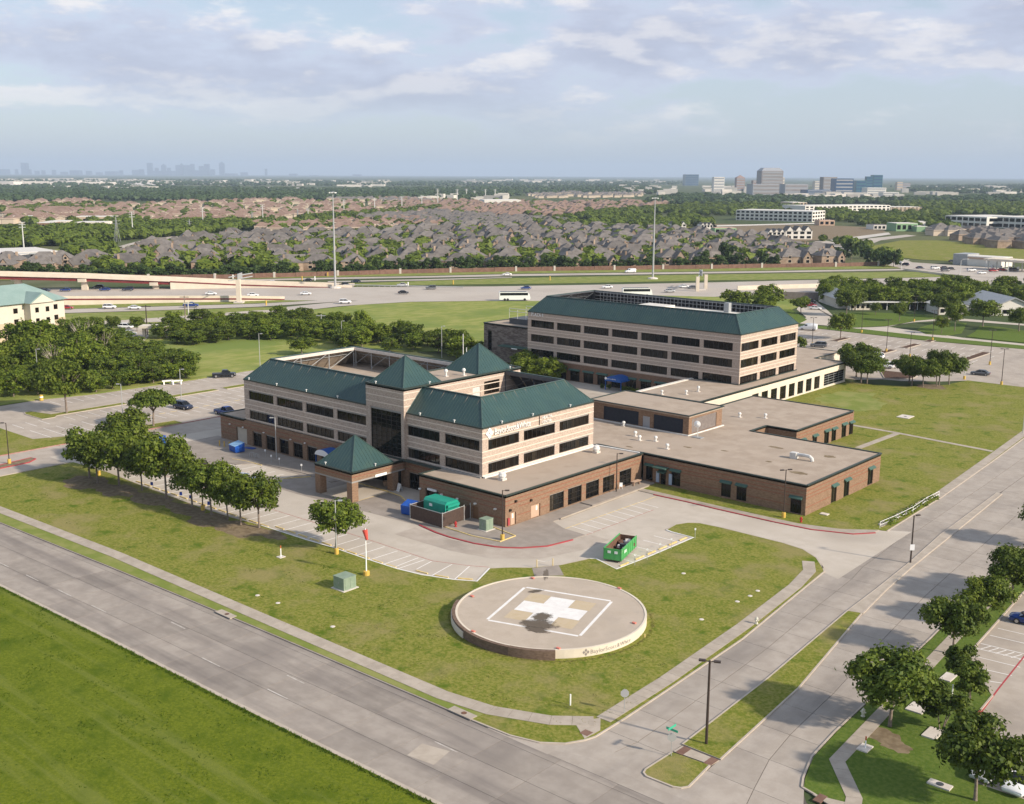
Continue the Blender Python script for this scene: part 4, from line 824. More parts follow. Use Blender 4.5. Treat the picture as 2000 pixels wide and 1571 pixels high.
for z in (1.35, 2.75, 3.3, 3.95):
    if z > 3: bands(clin, -102.1, -72.7, 148.5, (z,), 'front', 'brick_band', .1, .02); bands(clin, 148.5, 174.9, -72.7, (z,), 'side', 'brick_band', .1, .02); bands(clin, 180.8, 204.2, -91.1, (z,), 'side', 'brick_band', .1, .02)
    else:
        for a, b in ((-94.6, -87.3), (-82.6, -75.3)): bands(clin, a, b, 148.5, (z,), 'front', 'brick_band', .1, .02)
        for a, b in ((148.5, 156.9), (163.4, 170.1)): bands(clin, a, b, -72.7, (z,), 'side', 'brick_band', .1, .02)
def hood(parent, o, u, n, q, d=.45):
    a, b, c, e = q; mb = MB(); pt = lambda s, k, z: (o[0] + u[0] * s + n[0] * k, o[1] + u[1] * s + n[1] * k, z)
    mb.add([pt(a - .15, .0, e + .3), pt(b + .15, .0, e + .3), pt(b + .15, d, e + .02), pt(a - .15, d, e + .02), pt(a - .15, 0, e - .05), pt(b + .15, 0, e - .05), pt(b + .15, d, e - .12), pt(a - .15, d, e - .12)], [(0, 1, 2, 3), (3, 2, 6, 7), (0, 3, 7, 4), (1, 5, 6, 2), (4, 7, 6, 5)])
    return mb.build('window_hood', M['awning_green'], parent)
for q in fo: window(clin, (-102.1, 148.5), XP, NY, q, 1 if q[1] - q[0] < 1.5 else 2, 1, .18, glass='glass_dark'); hood(clin, (-102.1, 148.5), XP, NY, q, .9 if q[0] == 3.45 else .45)
MB().box(-99.5, -97.0, 147.2, 148.5, 3.0, 3.2).build('door_canopy', M['awning_green'], clin)
for x in (-99.4, -96.9): MB().box(x, x + .55, 148.3, 148.46, .4, 2.2).build('door_poster', M['paint_blue'], clin)
for q in so: window(clin, (-72.7, 148.5), YP, NX, q, 2, 1, .18, glass='glass_dark'); hood(clin, (-72.7, 148.5), YP, NX, q)
for q in bo: window(clin, (-91.1, 180.8), YP, NX, q, 2, 1, .18, glass='glass_dark'); hood(clin, (-91.1, 180.8), YP, NX, q)
croof = [(-102.1, 148.5), (-72.7, 148.5), (-72.7, 174.9), (-97.2, 174.9), (-97.2, 180.8), (-91.1, 180.8), (-91.1, 204.2), (-113.1, 204.2), (-113.1, 190.5), (-126, 190.5), (-126, 175), (-126, 147.4), (-111.4, 147.4)]
flat_roof(clin, croof, 4.75)
pr = MB(); po = [(3.0, 11.0, 4.95, 7.5), (14.3, 20.6, 4.9, 7.55)]
facade(pr, (-125.4, 164.4), XP, NY, 21.8, 4.75, 8.2, po + [(11.9, 13.5, 4.8, 6.9)], .2); facade(pr, (-103.6, 164.4), YP, NX, 11.2, 4.75, 8.2, [(1.0, 9.3, 4.95, 7.6)], .2)
facade(pr, (-103.6, 175.6), (-1, 0), (0, 1), 21.8, 4.75, 8.2, []); facade(pr, (-125.4, 175.6), (0, -1), (-1, 0), 11.2, 4.75, 8.2, [])
pr.build('plant_room', M['brick_lower'], clin); flat_roof(clin, [(-125.6, 164.2), (-103.4, 164.2), (-103.4, 175.8), (-125.6, 175.8)], 8.3, par=.12)
def louvre(parent, o, u, n, q, m):
    a, b, c, d = q; mb = MB(); z = c + .06; rz = math.atan2(u[1], u[0])
    mb.box(a, b, .14, .19, c, d)
    while z < d - .08: mb.add([(a, .05, z), (b, .05, z), (b, .15, z + .12), (a, .15, z + .12)], [(0, 1, 2, 3)]); z += .16
    vs = [(o[0] + u[0] * x - n[0] * y, o[1] + u[1] * x - n[1] * y, zz) for x, y, zz in mb.v]; mb.v = vs
    return mb.build('louvre_panel', M[m], parent)
for q in po: louvre(clin, (-125.4, 164.4), XP, NY, q, 'louvre')
louvre(clin, (-103.6, 164.4), YP, NX, (1.0, 9.3, 4.95, 7.6), 'louvre_grey')
MB().box(-113.5, -111.9, 164.5, 164.6, 4.8, 6.9).build('plant_door', M['door_grey'], clin)
MB().strip([(-125.6, 164.0), (-103.4, 164.0), (-103.2, 175.6)], .3, 4.75, 4.93).build('roof_flashing', M['flashing'], clin)
for i, (x, y, a, b) in enumerate([(-87.8, 167, 1.5, .5), (-77.1, 154.5, 1.4, .8), (-78.2, 167.3, 1.0, .8), (-99, 157, .8, .4), (-93, 159, .7, .35), (-84, 157.6, .6, .4), (-106.5, 150.5, .8, .3)]): sheet('roof_stain', blob(x, y, a, b, seed=60 + i), 4.754 + .001 * i, 'soil', clin)

# ---- white link building
lnk = thing('link_building', 'cream painted single-storey wing with tall dark windows beside the east lawn', 'building', (-120, 225, 0))
lw = MB(); lo = [(4.3 + 4.22 * i + 21, 7.1 + 4.22 * i + 21, .45, 3.45) for i in range(-1, 7)] ; lo = [(a - .05 * k, b - .05 * k, c, d) for k, (a, b, c, d) in enumerate(lo)] + [(55.3, 66.3, .5, 3.4)]
facade(lw, (-117.4, 190.2), YP, NX, 66.9, 0, 5.0, lo, .3); facade(lw, (-133.2, 190.2), XP, NY, 15.8, 0, 5.0, []); facade(lw, (-117.4, 257.1), (-1, 0), (0, 1), 8.4, 0, 5, [])
facade(lw, (-133.2, 211.9), (0, -1), (-1, 0), 21.7, 0, 5, [])
lw.build('wall', M['cream_wall'], lnk)
for q in lo[:-1]: window(lnk, (-117.4, 190.2), YP, NX, q, 2, 2, .24, glass='glass_bronze')
window(lnk, (-117.4, 190.2), YP, NX, lo[-1], 4, 5, .24, glass='glass_dark', frame='steel_grey')
flat_roof(lnk, [(-133.2, 190.2), (-117.4, 190.2), (-117.4, 257.1), (-125.8, 257.1), (-125.8, 271.5), (-138.5, 271.5), (-138.5, 238.2), (-121.0, 238.2), (-121.0, 211.8), (-133.2, 211.8)], 5.0, par=.14)
MB().strip([(-133.0, 190.4), (-133.0, 211.8)], .9, 5.0, 5.16).build('roof_flashing', M['roof_white'], lnk)
MB().strip([(-133.2, 211.75), (-117.6, 211.75)], .3, 5.0, 5.5).build('roof_flashing', M['steel_grey'], lnk) if False else None
MB().add([(-125.8, 257.1, 5.0), (-118.6, 258.6, 5.0), (-122, 263, 3.0), (-126, 271.5, 5.0), (-125.9, 266, 3.2)], [(0, 1, 2, 4), (0, 4, 3)]).build('sloped_canopy', M['awning_green'], lnk)
MB().prism([(-138.5, 238.2), (-125.8, 238.2), (-125.8, 271.4), (-138.5, 271.4)], 0, 4.68).build('rear_wall', M['cream_wall'], lnk)

# ---- four-storey office building
off = thing('office_building', 'four-storey pinkish brick office building with a green mansard roof and open rear screen', 'office building', (-152, 225, 0))
PX0, PX1, PY0, PY1, PE, PR = -182.3, -121.2, 212.0, 238.2, 16.15, 20.0
wf = [(1.1 + 8.44 * i, 8.55 + 8.44 * i) for i in range(7)]; pz = [(4.95, 6.75), (8.65, 10.48), (12.3, 14.1)]
opf = [(a, b, c, d) for a, b in wf for c, d in pz]; ow = MB(); facade(ow, (PX0, PY0), XP, NY, PX1 - PX0, 4.35, PE, opf)
opx = [(.4, 7.9, c, d) for c, d in pz] + [(9.1, 16.5, c, d) for c, d in pz] + [(17.8, 25.3, c, d) for c, d in pz]; facade(ow, (PX1, PY0), YP, NX, PY1 - PY0, 4.35, PE, opx)
facade(ow, (PX1, PY1), (-1, 0), (0, 1), PX1 - PX0, 0, PE, []); facade(ow, (PX0, PY1), (0, -1), (-1, 0), PY1 - PY0, 0, PE, [])
ow.build('upper_wall', M['brick_upper'], off)
for q in opf: window(off, (PX0, PY0), XP, NY, q, 6, 1, .22, glass='glass_dark')
for q in opx: window(off, (PX1, PY0), YP, NX, q, 6, 1, .22)
pb = (4.7, 6.95, 7.8, 8.5, 10.7, 11.5, 12.15, 14.3, 15.15)
bands(off, PX0, PX1 + .03, PY0, pb, 'front'); bands(off, PY0 - .03, PY1, PX1, pb, 'side')
gb = MB(); go = [(5.4 + 4.23 * i, 8.4 + 4.23 * i, .1, 2.85) for i in range(9)]; facade(gb, (PX0, PY0), XP, NY, PX1 - PX0, 0, 4.35, go, .3); facade(gb, (PX1, PY0), YP, NX, PY1 - PY0, 0, 4.35, []); gb.build('base_wall', M['brick_low_dark'], off)
for q in go: window(off, (PX0, PY0), XP, NY, q, 2, 1, .25, glass='glass_dark'); hood(off, (PX0, PY0), XP, NY, q, .5)
mansard(off, PX0, PX1, PY0, PY1, PE, PR, 3.4, 'frbl', 0, board='steel_dark', steel='steel_dark', step=1.55, post=7.0, lining='louvre')
MB().prism([(PX0 + .3, PY0 + .3), (PX1 - .3, PY0 + .3), (PX1 - .3, PY1 - .3), (PX0 + .3, PY1 - .3)], 16.0, 16.3).build('well_roof', M['gravel_roof'], off)
back = MB()
for i in range(46): back.box(-176.5 + 1.1 * i, -176.35 + 1.1 * i, 234.4, 234.5, 16.4, 19.8)
for z in (17.0, 17.9, 18.8, 19.6): back.box(-178, -125, 234.3, 234.4, z, z + .12)
stuff(back.build('screen_grid', M['steel_grey'], off))
MB().box(-157, -127.5, 222, 230.5, 17.9, 18.35).box(-157, -149.5, 222, 229, 18.35, 18.9).build('roof_plant', M['roof_white'], off); MB().box(-135.6, -134.3, 228.6, 229.8, 16.3, 20.6).build('flue', M['steel_grey'], off)
lettering(off, 'PLAZA II', 1.25, (PX0 + 1.2, PY0 - .12, 14.75 + .35), FRONT, 'letter_white', .05, sx=.9)
am = MB(); n = 8; vs = []
for yy, rr in ((208.2, .0), (212.0, .0)):
    for i in range(n + 1):
        a = math.pi * i / n; vs.append((-152.6 - 2.4 * math.cos(a), yy, 2.3 + 1.25 * math.sin(a)))
am.add(vs, [(i, i + 1, n + 2 + i, n + 1 + i) for i in range(n)]); am.add(vs[:n + 1], [tuple(range(n, -1, -1))]); oa = am.build('awning', M['awning_blue'], off)
lettering(oa, 'BaylorScott&White', .42, (-154.2, 208.12, 2.75), FRONT, 'letter_white', .01, sx=.85)
MB().lathe(0, 0, [(.001, 0), (.32, 0), (.32, .03), (.001, .03)], 10).build('awning_emblem', M['letter_white'], None); eo = bpy.data.objects['awning_emblem']; eo.parent = oa; eo.rotation_euler = (R(90), 0, 0); pp = wloc(off); eo.location = (-154.55 - pp[0], 208.16 - pp[1], 2.9)
MB().box(-154.9, -154.75, 208.4, 208.55, 0, 2.3).box(-150.4, -150.25, 208.4, 208.55, 0, 2.3).build('awning_post', M['awning_blue'], off)

# ---- grey brick annex
anx = thing('annex_building', 'dark grey brick two-storey annex with rooftop cooling plant left of the office building', 'building', (-195, 230, 0))
ab = MB(); facade(ab, (-206.8, 222), XP, NY, 24.4, 0, 10.0, [(1.5, 2.9, 2.6, 8.1), (16.2, 20.2, .1, 3.0)], .3); facade(ab, (-206.8, 236), (0, -1), (-1, 0), 14, 0, 10, []); ab.prism([(-206.8, 222.4), (-182.5, 222.4), (-182.5, 236), (-206.8, 236)], 0, 9.7)
ab.build('wall', M['brick_grey'], anx); flat_roof(anx, [(-206.8, 222), (-182.4, 222), (-182.4, 236), (-206.8, 236)], 10.0, par=.2)
window(anx, (-206.8, 222), XP, NY, (1.5, 2.9, 2.6, 8.1), 1, 4, .2, glass='glass_dark'); window(anx, (-206.8, 222), XP, NY, (16.2, 20.2, .1, 3.0), 3, 1, .2, glass='glass_dark', name='glazed_door')
MB().box(-199.5, -182.5, 219.6, 222, 4.6, 4.85).build('door_canopy', M['awning_green'], anx); MB().box(-194.5, -192.5, 219.5, 219.6, 4.35, 4.6).build('canopy_sign', M['letter_white'], anx)
MB().box(-190, -183, 220.4, 222, 0, 3.0).build('porch_wall', M['stone_pale'], anx)
ct = thing('cooling_plant', 'white rooftop cooling units with rails on the dark brick annex', 'cooling unit', (-192, 229, 10.0))
MB().box(-201, -193.5, 226, 233, 10.0, 11.5).build('chiller', M['steel_dark'], ct); MB().box(-193, -186, 225, 232, 10.0, 13.2).build('cooling_tower', M['steel_white'], ct)
rl = MB()
for x in range(-201, -184, 3): rl.tube([(x, 226, 11.5), (x, 226, 14.2)], .07, 4); rl.tube([(x, 233, 11.5), (x, 233, 14.2)], .07, 4)
for z in (13.4, 14.2): rl.tube([(-201, 226, z), (-186, 226, z)], .07, 4); rl.tube([(-201, 233, z), (-186, 233, z)], .07, 4)
rl.build('rail', M['steel_white'], ct)
for x in (-190.8, -188.2): MB().cyl(x, 228.5, 13.2, 13.9, 1.0, 12).build('fan', M['steel_grey'], ct)

# ---- helipad
hp = thing('helipad', 'round raised concrete helipad with a painted white cross inside a square', 'helipad', (-76.05, 92.85, 0))
HX, HY, HR = -76.05, 92.85, 10.95
MB().lathe(HX, HY, [(HR - .25, -.05), (HR - .25, 1.05), (.001, 1.05)], 72).build('deck', M['pad_concrete'], hp)
def ringseg(a0, a1, r0, r1, z0, z1, name, m, n=24):
    A = [R(a0 + (a1 - a0) * i / n) for i in range(n + 1)]; mb = MB()
    vs = [(HX + r * math.cos(a), HY + r * math.sin(a), z) for a in A for r, z in ((r1, z0), (r1, z1), (r0, z1), (r0, z0))]
    fs = [(4 * i + k, 4 * i + 4 + k, 4 * i + 4 + (k + 1) % 4, 4 * i + (k + 1) % 4) for i in range(n) for k in range(4)] + [(0, 1, 2, 3), (4 * n + 3, 4 * n + 2, 4 * n + 1, 4 * n)]
    return mb.add(vs, fs).build(name, M[m], hp)
ringseg(-48, 160, HR - .25, HR, -.05, 1.10, 'pad_wall', 'cream_wall', 40)
ringseg(212, 252, HR + .06, HR + .5, -.05, .85, 'pad_base_wall', 'cream_wall'); ringseg(160, 206, HR - .25, HR, -.05, 1.10, 'pad_wall', 'cream_wall'); ringseg(206, 252, HR + .001, HR + .40, .851, 1.12, 'pad_parapet', 'brick_pad'); ringseg(252.2, 286, HR + .001, HR + .42, -.05, 1.12, 'pad_screen_wall', 'brick_pad'); ringseg(286.2, 312, HR + .001, HR + .48, -.05, 1.15, 'pad_screen_wall', 'brick_pad')
ringseg(206, 312, HR - .25, HR - .001, -.05, 1.10, 'pad_wall', 'cream_wall')
TH_ = math.atan2(99.93 - 96.76, -72.7 + 82.42)
def padpt(u, v): return (HX + .0 + u * math.cos(TH_) - v * math.sin(TH_), HY + u * math.sin(TH_) + v * math.cos(TH_))
sq = 5.35
for a, b in (((-sq, -sq - .18), (sq, -sq - .18)), ((-sq, sq + .18), (sq, sq + .18)), ((-sq - .18, -sq), (-sq - .18, sq)), ((sq + .18, -sq), (sq + .18, sq))): MB().strip([padpt(*a), padpt(*b)], .34, 1.052, 1.058).build('square_line', M['paint_white'], hp)
for a, b in ((-1, -1), (1, -1), (1, 1), (-1, 1)): sheet('beige_panel', [padpt(a * 1.55, b * 1.55), padpt(a * 4.1, b * 1.55), padpt(a * 4.1, b * 4.1), padpt(a * 1.55, b * 4.1)], 1.056, 'pad_beige', hp)
w, l = 1.52, 3.95
sheet('cross', [padpt(*q) for q in ((-w, -l), (w, -l), (w, -w), (l, -w), (l, w), (w, w), (w, l), (-w, l), (-w, w), (-l, w), (-l, -w), (-w, -w))], 1.060, 'paint_white', hp)
for x, y, sx, sy, a in ((-74.5, 88.7, 2.5, 1.9, .6), (-75.6, 90.7, 1.3, 1.6, -.2), (-73.6, 87.5, 1.7, 1.0, .3), (-81.2, 96.2, 1.2, .6, 1.2), (-84.0, 101.5, 2.2, .5, -.9)):
    o = link('burn_stain', MB().sheet([(2 * math.cos(k * .3927), 2 * math.sin(k * .3927)) for k in range(16)], 0).mesh('burn_stain', M['scorch']), hp, (x - HX, y - HY, 1.064 + .002 * len(hp.children) % .01), a, (sx, sy, 1))
LT = MB().box(-.22, .22, -.14, .14, 0, .12).mesh('edge_light', M['light_red'])
for x, y in ((-84.2, 99.2), (-74.2, 103.6), (-66.7, 96.1), (-68.7, 85.2), (-78.4, 82.4), (-85.6, 89.8)): link('edge_light', LT, hp, (x - HX, y - HY, 1.1))
def arc_text(text, a0, r, z, size, m):
    """lettering that follows the round wall, letter by letter"""
    a = a0; n = 0
    for ch in text:
        t = lettering(hp, ch, size, (0, 0, 0), (0, 0, 0), m, .01, 'wall_letter'); wdt = (t.dimensions.x or size * .3)
        t.location = (r * math.cos(a), r * math.sin(a), z); t.rotation_euler = (R(90), 0, a + R(90)); a += (wdt + size * .13) / r if ch != ' ' else size * .35 / r
for k, (da, dz) in enumerate(((0, .22), (0, -.22), (.022, 0), (-.022, 0))):
    em = MB().add([(0, -.15, 0), (0, 0, -.2), (0, .15, 0), (0, 0, .2)], [(0, 1, 2, 3)]).build('wall_emblem', M['letter_grey'], None); em.parent = hp; em.location = ((HR + .014) * math.cos(R(-30.6) + da), (HR + .014) * math.sin(R(-30.6) + da), .62 + dz); em.rotation_euler = (0, 0, R(-30.6) + da)
arc_text('BaylorScott&White', R(-28), HR + .012, .38, .66, 'letter_grey')
# ------------------------------------------------------------------ rooftop fittings
def vent(x, y, z, label, h=.9, r=.22):
    t = thing('roof_vent', label, 'roof vent', (x, y, z), 0, 'white roof vents on the flat roofs')
    MB().lathe(x, y, [(r * .8, z), (r * .8, z + h * .55), (r * 1.35, z + h * .6), (r * 1.5, z + h * .8), (r * .9, z + h), (.001, z + h)], 10).build('cowl', M['flashing'], t)
    MB().box(x - r * 1.6, x + r * 1.6, y - r * 1.6, y + r * 1.6, z, z + .1).build('curb', M['stone_pale'], t)
for v in [(-116.5, 162.7, 4.75, 'small white roof vent in front of the plant room left louvre'), (-110.2, 157.5, 4.75, 'white roof vent, back one of the close pair on the clinic roof'), (-107.8, 155.4, 4.75, 'white roof vent, front one of the close pair on the clinic roof'), (-105.4, 156.8, 4.75, 'white roof vent right of the close pair on the clinic roof'), (-100.8, 153.5, 4.75, 'white roof vent nearest the front edge of the clinic roof'), (-104.7, 184, 4.75, 'white roof vent right of the plant room on the rear clinic roof'), (-100.6, 186.5, 4.75, 'white roof vent further right on the rear clinic roof'), (-123.8, 195, 5.0, 'boxy white roof vent on the link building roof'), (-123.6, 199.4, 5.0, 'tall white roof vent at the back of the link building roof'), (-127.6, 191.6, 5.0, 'low white roof vent at the front edge of the link building roof'), (-131.6, 131.8, 16.3, 'white roof vent between the two pyramids, left one'), (-130.0, 134.5, 16.3, 'white roof vent between the two pyramids, right one')]:
    vent(*v[:3], v[3], 1.25 if v[2] == 16.3 or 'tall' in v[3] else .95)
def fan(x, y, label):
    t = thing('roof_fan', label, 'exhaust fan', (x, y, 4.75), 0, 'white exhaust fans on the front wing roof')
    MB().box(x - .5, x + .5, y - .5, y + .5, 4.75, 5.1).build('curb', M['stone_pale'], t)
    MB().lathe(x, y, [(.42, 5.1), (.42, 5.3), (.62, 5.36), (.62, 5.62), (.5, 5.66), (.5, 5.9), (.3, 6.0), (.001, 6.0)], 14).build('hood', M['flashing'], t)
fan(-108.4, 120.4, 'white mushroom exhaust fan on the front wing roof near the corner'); fan(-108.1, 143.4, 'white mushroom exhaust fan on the front wing roof at its far end')
t = thing('roof_duct', 'pale grey curved air duct unit on the clinic roof near its right edge', 'air duct', (-80.5, 162.4, 4.75))
MB().box(-82.6, -81.5, 161.9, 162.9, 4.75, 5.75).build('fan_box', M['steel_white'], t)
MB().tube([(-81.5, 162.4, 5.45), (-80.2, 162.4, 5.55), (-79.3, 162.4, 5.5), (-78.9, 162.4, 5.2), (-78.8, 162.4, 4.76)], .3, 8).build('duct', M['steel_white'], t)
t = thing('satellite_dish', 'white satellite dish on a mast in front of the grey louvre', 'satellite dish', (-101.6, 164.2, 4.75))
MB().cyl(-101.6, 164.2, 4.8, 7.0, .06, 6).build('mast', M['steel_white'], t); MB().box(-102.6, -100.6, 163.6, 164.8, 4.75, 4.86).build('ballast', M['steel_grey'], t)
MB().tube([(-101.6, 164.0, 7.2), (-101.55, 163.78, 7.2)], [.62, .08], 16).build('reflector', M['letter_white'], t)
for i, (y, h) in enumerate(((151.0, 12.5), (152.5, 10.2))):
    t = thing('flagpole', 'tall white flagpole behind the hospital, %s' % ('the taller of the two' if i == 0 else 'the shorter of the two'), 'flagpole', (-149 + i * .9, 154, 0), 0, 'flagpoles behind the hospital')
    MB().tube([(-149 + i * .9, 154, 0), (-149 + i * .9, 154, 19.4 - 2.6 * i)], [.14, .08], 8).build('pole', M['pole_pale'], t); MB().lathe(-149 + i * .9, 154, [(.001, 19.4 - 2.6 * i), (.12, 19.5 - 2.6 * i), (.001, 19.65 - 2.6 * i)], 8).build('finial', M['pole_pale'], t)

# ------------------------------------------------------------------ lamp posts
def lamp(x, y, h, label, heads=1, ang=0.0, m='pole_bronze', base=True, group='parking lot lamp posts', name='lamp_post', zb=0.1, r=.1):
    t = thing(name, label, 'lamp post', (x, y, 0), 0, group)
    if base: MB().lathe(x, y, [(.30, zb - .1), (.30, zb + .78), (.26, zb + .82), (.001, zb + .82)], 12).build('base', M['base_yellow'], t)
    MB().tube([(x, y, zb), (x, y, h)], [r, r * .7], 8).build('pole', M[m], t)
    for k in range(heads):
        a = ang + (math.pi * k if heads == 2 else 0); dx, dy = math.cos(a), math.sin(a)
        hd_ = MB().tube([(x, y, h - .12), (x + dx * .45, y + dy * .45, h - .02)], .04, 6).rbox(x + dx * .66, y + dy * .66, h - .10, h + .04, .6, .32, a).build('lamp_head', M[m], t)
        MB().rbox(x + dx * .68, y + dy * .68, h - .13, h - .10, .46, .24, a).build('lens', M['lamp_lens'], hd_)
    return t
cam_r = math.atan2(RT[1], RT[0])
lamp(-190.4, 82.6, 7.4, 'bronze lamp post with a yellow base in the red-kerbed island', 1, cam_r + 3.1)
lamp(-171.7, 89.2, 7.4, 'lamp post with a yellow base hidden among the left row trees', 1, cam_r, 'pole_galv')
lamp(-141.6, 89.7, 7.4, 'lamp post with a yellow base between the right row trees', 1, cam_r)
lamp(-111.3, 90.5, 7.6, 'lamp post with a yellow base beside the lone lawn tree', 1, cam_r, 'pole_galv')
lamp(-98.8, 109.8, 7.3, 'bronze lamp post with a yellow base by the wing corner', 1, cam_r)
lamp(-74.7, 145.6, 7.5, 'bronze lamp post with a yellow base in front of the clinic corner', 2, cam_r + .3)
lamp(-209.3, 114.9, 7.4, 'lamp post in the back parking lot left of the domed tree', 1, cam_r + 3.1, 'pole_galv')
lamp(-158.9, 116.2, 7.6, 'lamp post on the entrance walk left of the canopy', 1, cam_r + 3.1, 'pole_galv', False)
lamp(-101.0, 139.5, 6.6, 'bronze lamp post beside the ramp along the wing windows', 1, cam_r, base=False)
lamp(-47.35, 80.0, 8.1, 'dark bronze double-headed street lamp on the median near the corner', 2, cam_r - .25, base=False, r=.14, group='street lamps on the boulevard median')
t = lamp(-52.75, 139.0, 6.6, 'dark bronze street lamp on the narrow median with a white sign', 1, cam_r + .4, base=False, r=.12, group='street lamps on the boulevard median')
MB().rbox(-52.6, 138.85, 1.9, 2.7, .6, .04, cam_r).build('sign_plate', M['sign_white'], t)
for i, (x, y, h, lb) in enumerate(((-129.9, 310.8, 9.5, 'lamp post in the narrow island of the office car park'), (-151.3, 307, 8.5, 'lamp post with a yellow base near the dark car behind the offices'), (-99.8, 308.3, 9.5, 'lamp post in the right part of the office car park'), (-87.3, 279.5, 9, 'lamp post at the lawn edge of the office car park, on the right'), (-128.7, 342.5, 9.5, 'lamp post in the far island beside the service road'), (-121, 306, 7, 'lamp post behind the trees of the planting bed'), (-96.8, 281, 6, 'pale lamp post at the lawn edge beside the tree group'), (-152.5, 344, 9, 'lamp post on the verge behind the small island tree'), (-151.2, 383.8, 9, 'lamp post on the school lawn'))):
    lamp(x, y, h, lb, 2 if h > 8.4 else 1, cam_r, 'pole_pale' if 'pale' in lb else 'pole_bronze')
for x, y, h, lb in ((-213, 131, 8, 'lamp post at the back parking lot beside the wing of the hospital'), (*P(508, 718), 9, 'thin lamp post rising in front of the mown field'), (*P(668, 680), 8, 'lamp post at the near edge of the hedgerow'), (*P(863, 700), 9, 'thin lamp post at the hedgerow left of the annex'), (*P(75, 745), 8, 'lamp post standing at the edge of the left woods'), (*P(992, 762), 6, 'lamp post among the court trees in front of the office building'), (-66.3, 228, 6, 'dark lamp post at the right end of the lawn by the boulevard walk')):
    lamp(x, y, h, lb, 1, cam_r, 'pole_galv', False)

# ------------------------------------------------------------------ signs and street furniture
t = thing('windsock_pole', 'white pole with a red windsock on a yellow base by the stalls', 'windsock', (-102.3, 87.9, 0))
MB().lathe(-102.3, 87.9, [(.42, .1), (.42, .62), (.36, .68), (.001, .68)], 12).build('base', M['base_yellow'], t); MB().tube([(-102.3, 87.9, .6), (-102.3, 87.9, 6.3)], [.09, .06], 8).build('pole', M['letter_white'], t)
fr = MB(); fr.tube([(-102.3 - .5 * RT[0], 87.9 - .5 * RT[1], 6.55), (-102.3, 87.9, 6.3), (-102.3 + .45 * RT[0], 87.9 + .45 * RT[1], 6.95)], .03, 5); fr.tube([(-102.3, 87.9, 6.3), (-102.3 + .2, 87.9 - .3, 6.7)], .025, 4); fr.build('bracket', M['steel_white'], t)
a = Vector((-102.35, 87.85, 6.1)); b = a + Vector((.55 * RT[0] - .1, .55 * RT[1] - .3, -1.25)); MB().tube([a, a.lerp(b, .4), b], [.34, .27, .16], 10).build('sock', M['sock_red'], t)
def cabinet(x, y, w, d, h, label, name='transformer_box', split=True):
    t = thing(name, label, 'utility box', (x, y, 0)); z = .14
    MB().box(x - w / 2 - .25, x + w / 2 + .25, y - d / 2 - .25, y + d / 2 + .25, 0, z + .05).build('pad', M['stone_pale'], t)
    MB().box(x - w / 2, x + w / 2, y - d / 2, y + d / 2, z + .05, z + h).build('body', M['green_box'], t)
    MB().prism([(x - w / 2 - .04, y - d / 2 - .04), (x + w / 2 + .04, y - d / 2 - .04), (x + w / 2 + .04, y + d / 2 + .04), (x - w / 2 - .04, y + d / 2 + .04)], z + h, z + h + .07).build('lid', M['green_box'], t)
    MB().box(x - .05, x + .05, y - d / 2 - .05, y - d / 2 - .002, z + .5 * h, z + .62 * h).build('handle', M['steel_grey'], t)
    if split: MB().box(x + w / 2 + .001, x + w / 2 + .04, y - d * .4, y - .03, z + .2, z + h - .1).build('door', M['green_box'], t); MB().box(x + w / 2 + .001, x + w / 2 + .04, y + .03, y + d * .4, z + .2, z + h - .1).build('door', M['green_box'], t)
cabinet(-100.9, 83.2, 1.95, 1.95, 1.55, 'pale green utility box standing alone on the lawn left of the helipad'); cabinet(-103.65, 111.7, 1.35, 1.5, 1.6, 'grey-green transformer box on the yellow-kerbed pad by the wing')
# fenced generator
t = thing('generator', 'big teal generator housing inside the brown slatted enclosure', 'generator', (-112, 110.6, 0)); MB().box(-114.2, -109.4, 109.4, 112.2, .13, .6).build('skid', M['steel_dark'], t)
gm = MB(); sec = [(0.0, .6), (0, 3.0), (.35, 3.35), (2.45, 3.35), (2.8, 3.0), (2.8, .6)]
gm.add([(x, 109.4 + a, z) for x in (-114.1, -109.6) for a, z in sec], [tuple(range(5, -1, -1)), tuple(range(6, 12))] + [(i, (i + 1) % 6, 6 + (i + 1) % 6, 6 + i) for i in range(6)]); gm.build('housing', M['gen_teal'], t)
gl_ = MB()
for i in range(4): gl_.box(-109.6, -109.2 + .0, 109.6 + .02, 112.0, .8 + .6 * i, 1.15 + .6 * i)
gl_.build('louvre_panel', M['gen_teal'], t); MB().box(-112.9, -112.3, 109.36, 109.4, 2.3, 2.7).build('badge', M['letter_white'], t)
en = thing('slat_fence', 'brown slatted chain-link enclosure with pale posts around the generator', 'fence', (-112, 110.5, 0))
for p, q in (((-115.2, 107.7), (-108.5, 107.7)), ((-108.5, 107.7), (-108.9, 112.6)), ((-115.2, 107.7), (-115.3, 112.6))):
    L = math.hypot(q[0] - p[0], q[1] - p[1]); k = int(L / .16)
    if q == (-108.5, 107.7) or p == (-108.5, 107.7) or True:
        ang = math.atan2(q[1] - p[1], q[0] - p[0])
        if 'fence_slat' not in bpy.data.meshes: MB().box(-.07, .07, -.012, .012, .15, 2.15).mesh('fence_slat', M['slat_brown'])
        for i in range(k):
            c = lerp(p, q, (i + .5) / k); link('slat', bpy.data.meshes['fence_slat'], en, (c[0] + 112, c[1] - 110.5, .12), ang)
    MB().tube([(*p, 2.35), (*q, 2.35)], .045, 6).build('rail', M['pole_galv'], en)
for x, y in ((-115.2, 107.7), (-108.5, 107.7), (-108.9, 112.6), (-115.3, 112.6), (-108.9, 113.9)): MB().cyl(x, y, .1, 2.5, .07, 8).build('post', M['pole_galv'], en)
MB().box(-108.92, -108.88, 112.7, 113.85, .3, 2.2).build('gate', M['slat_brown'], en)
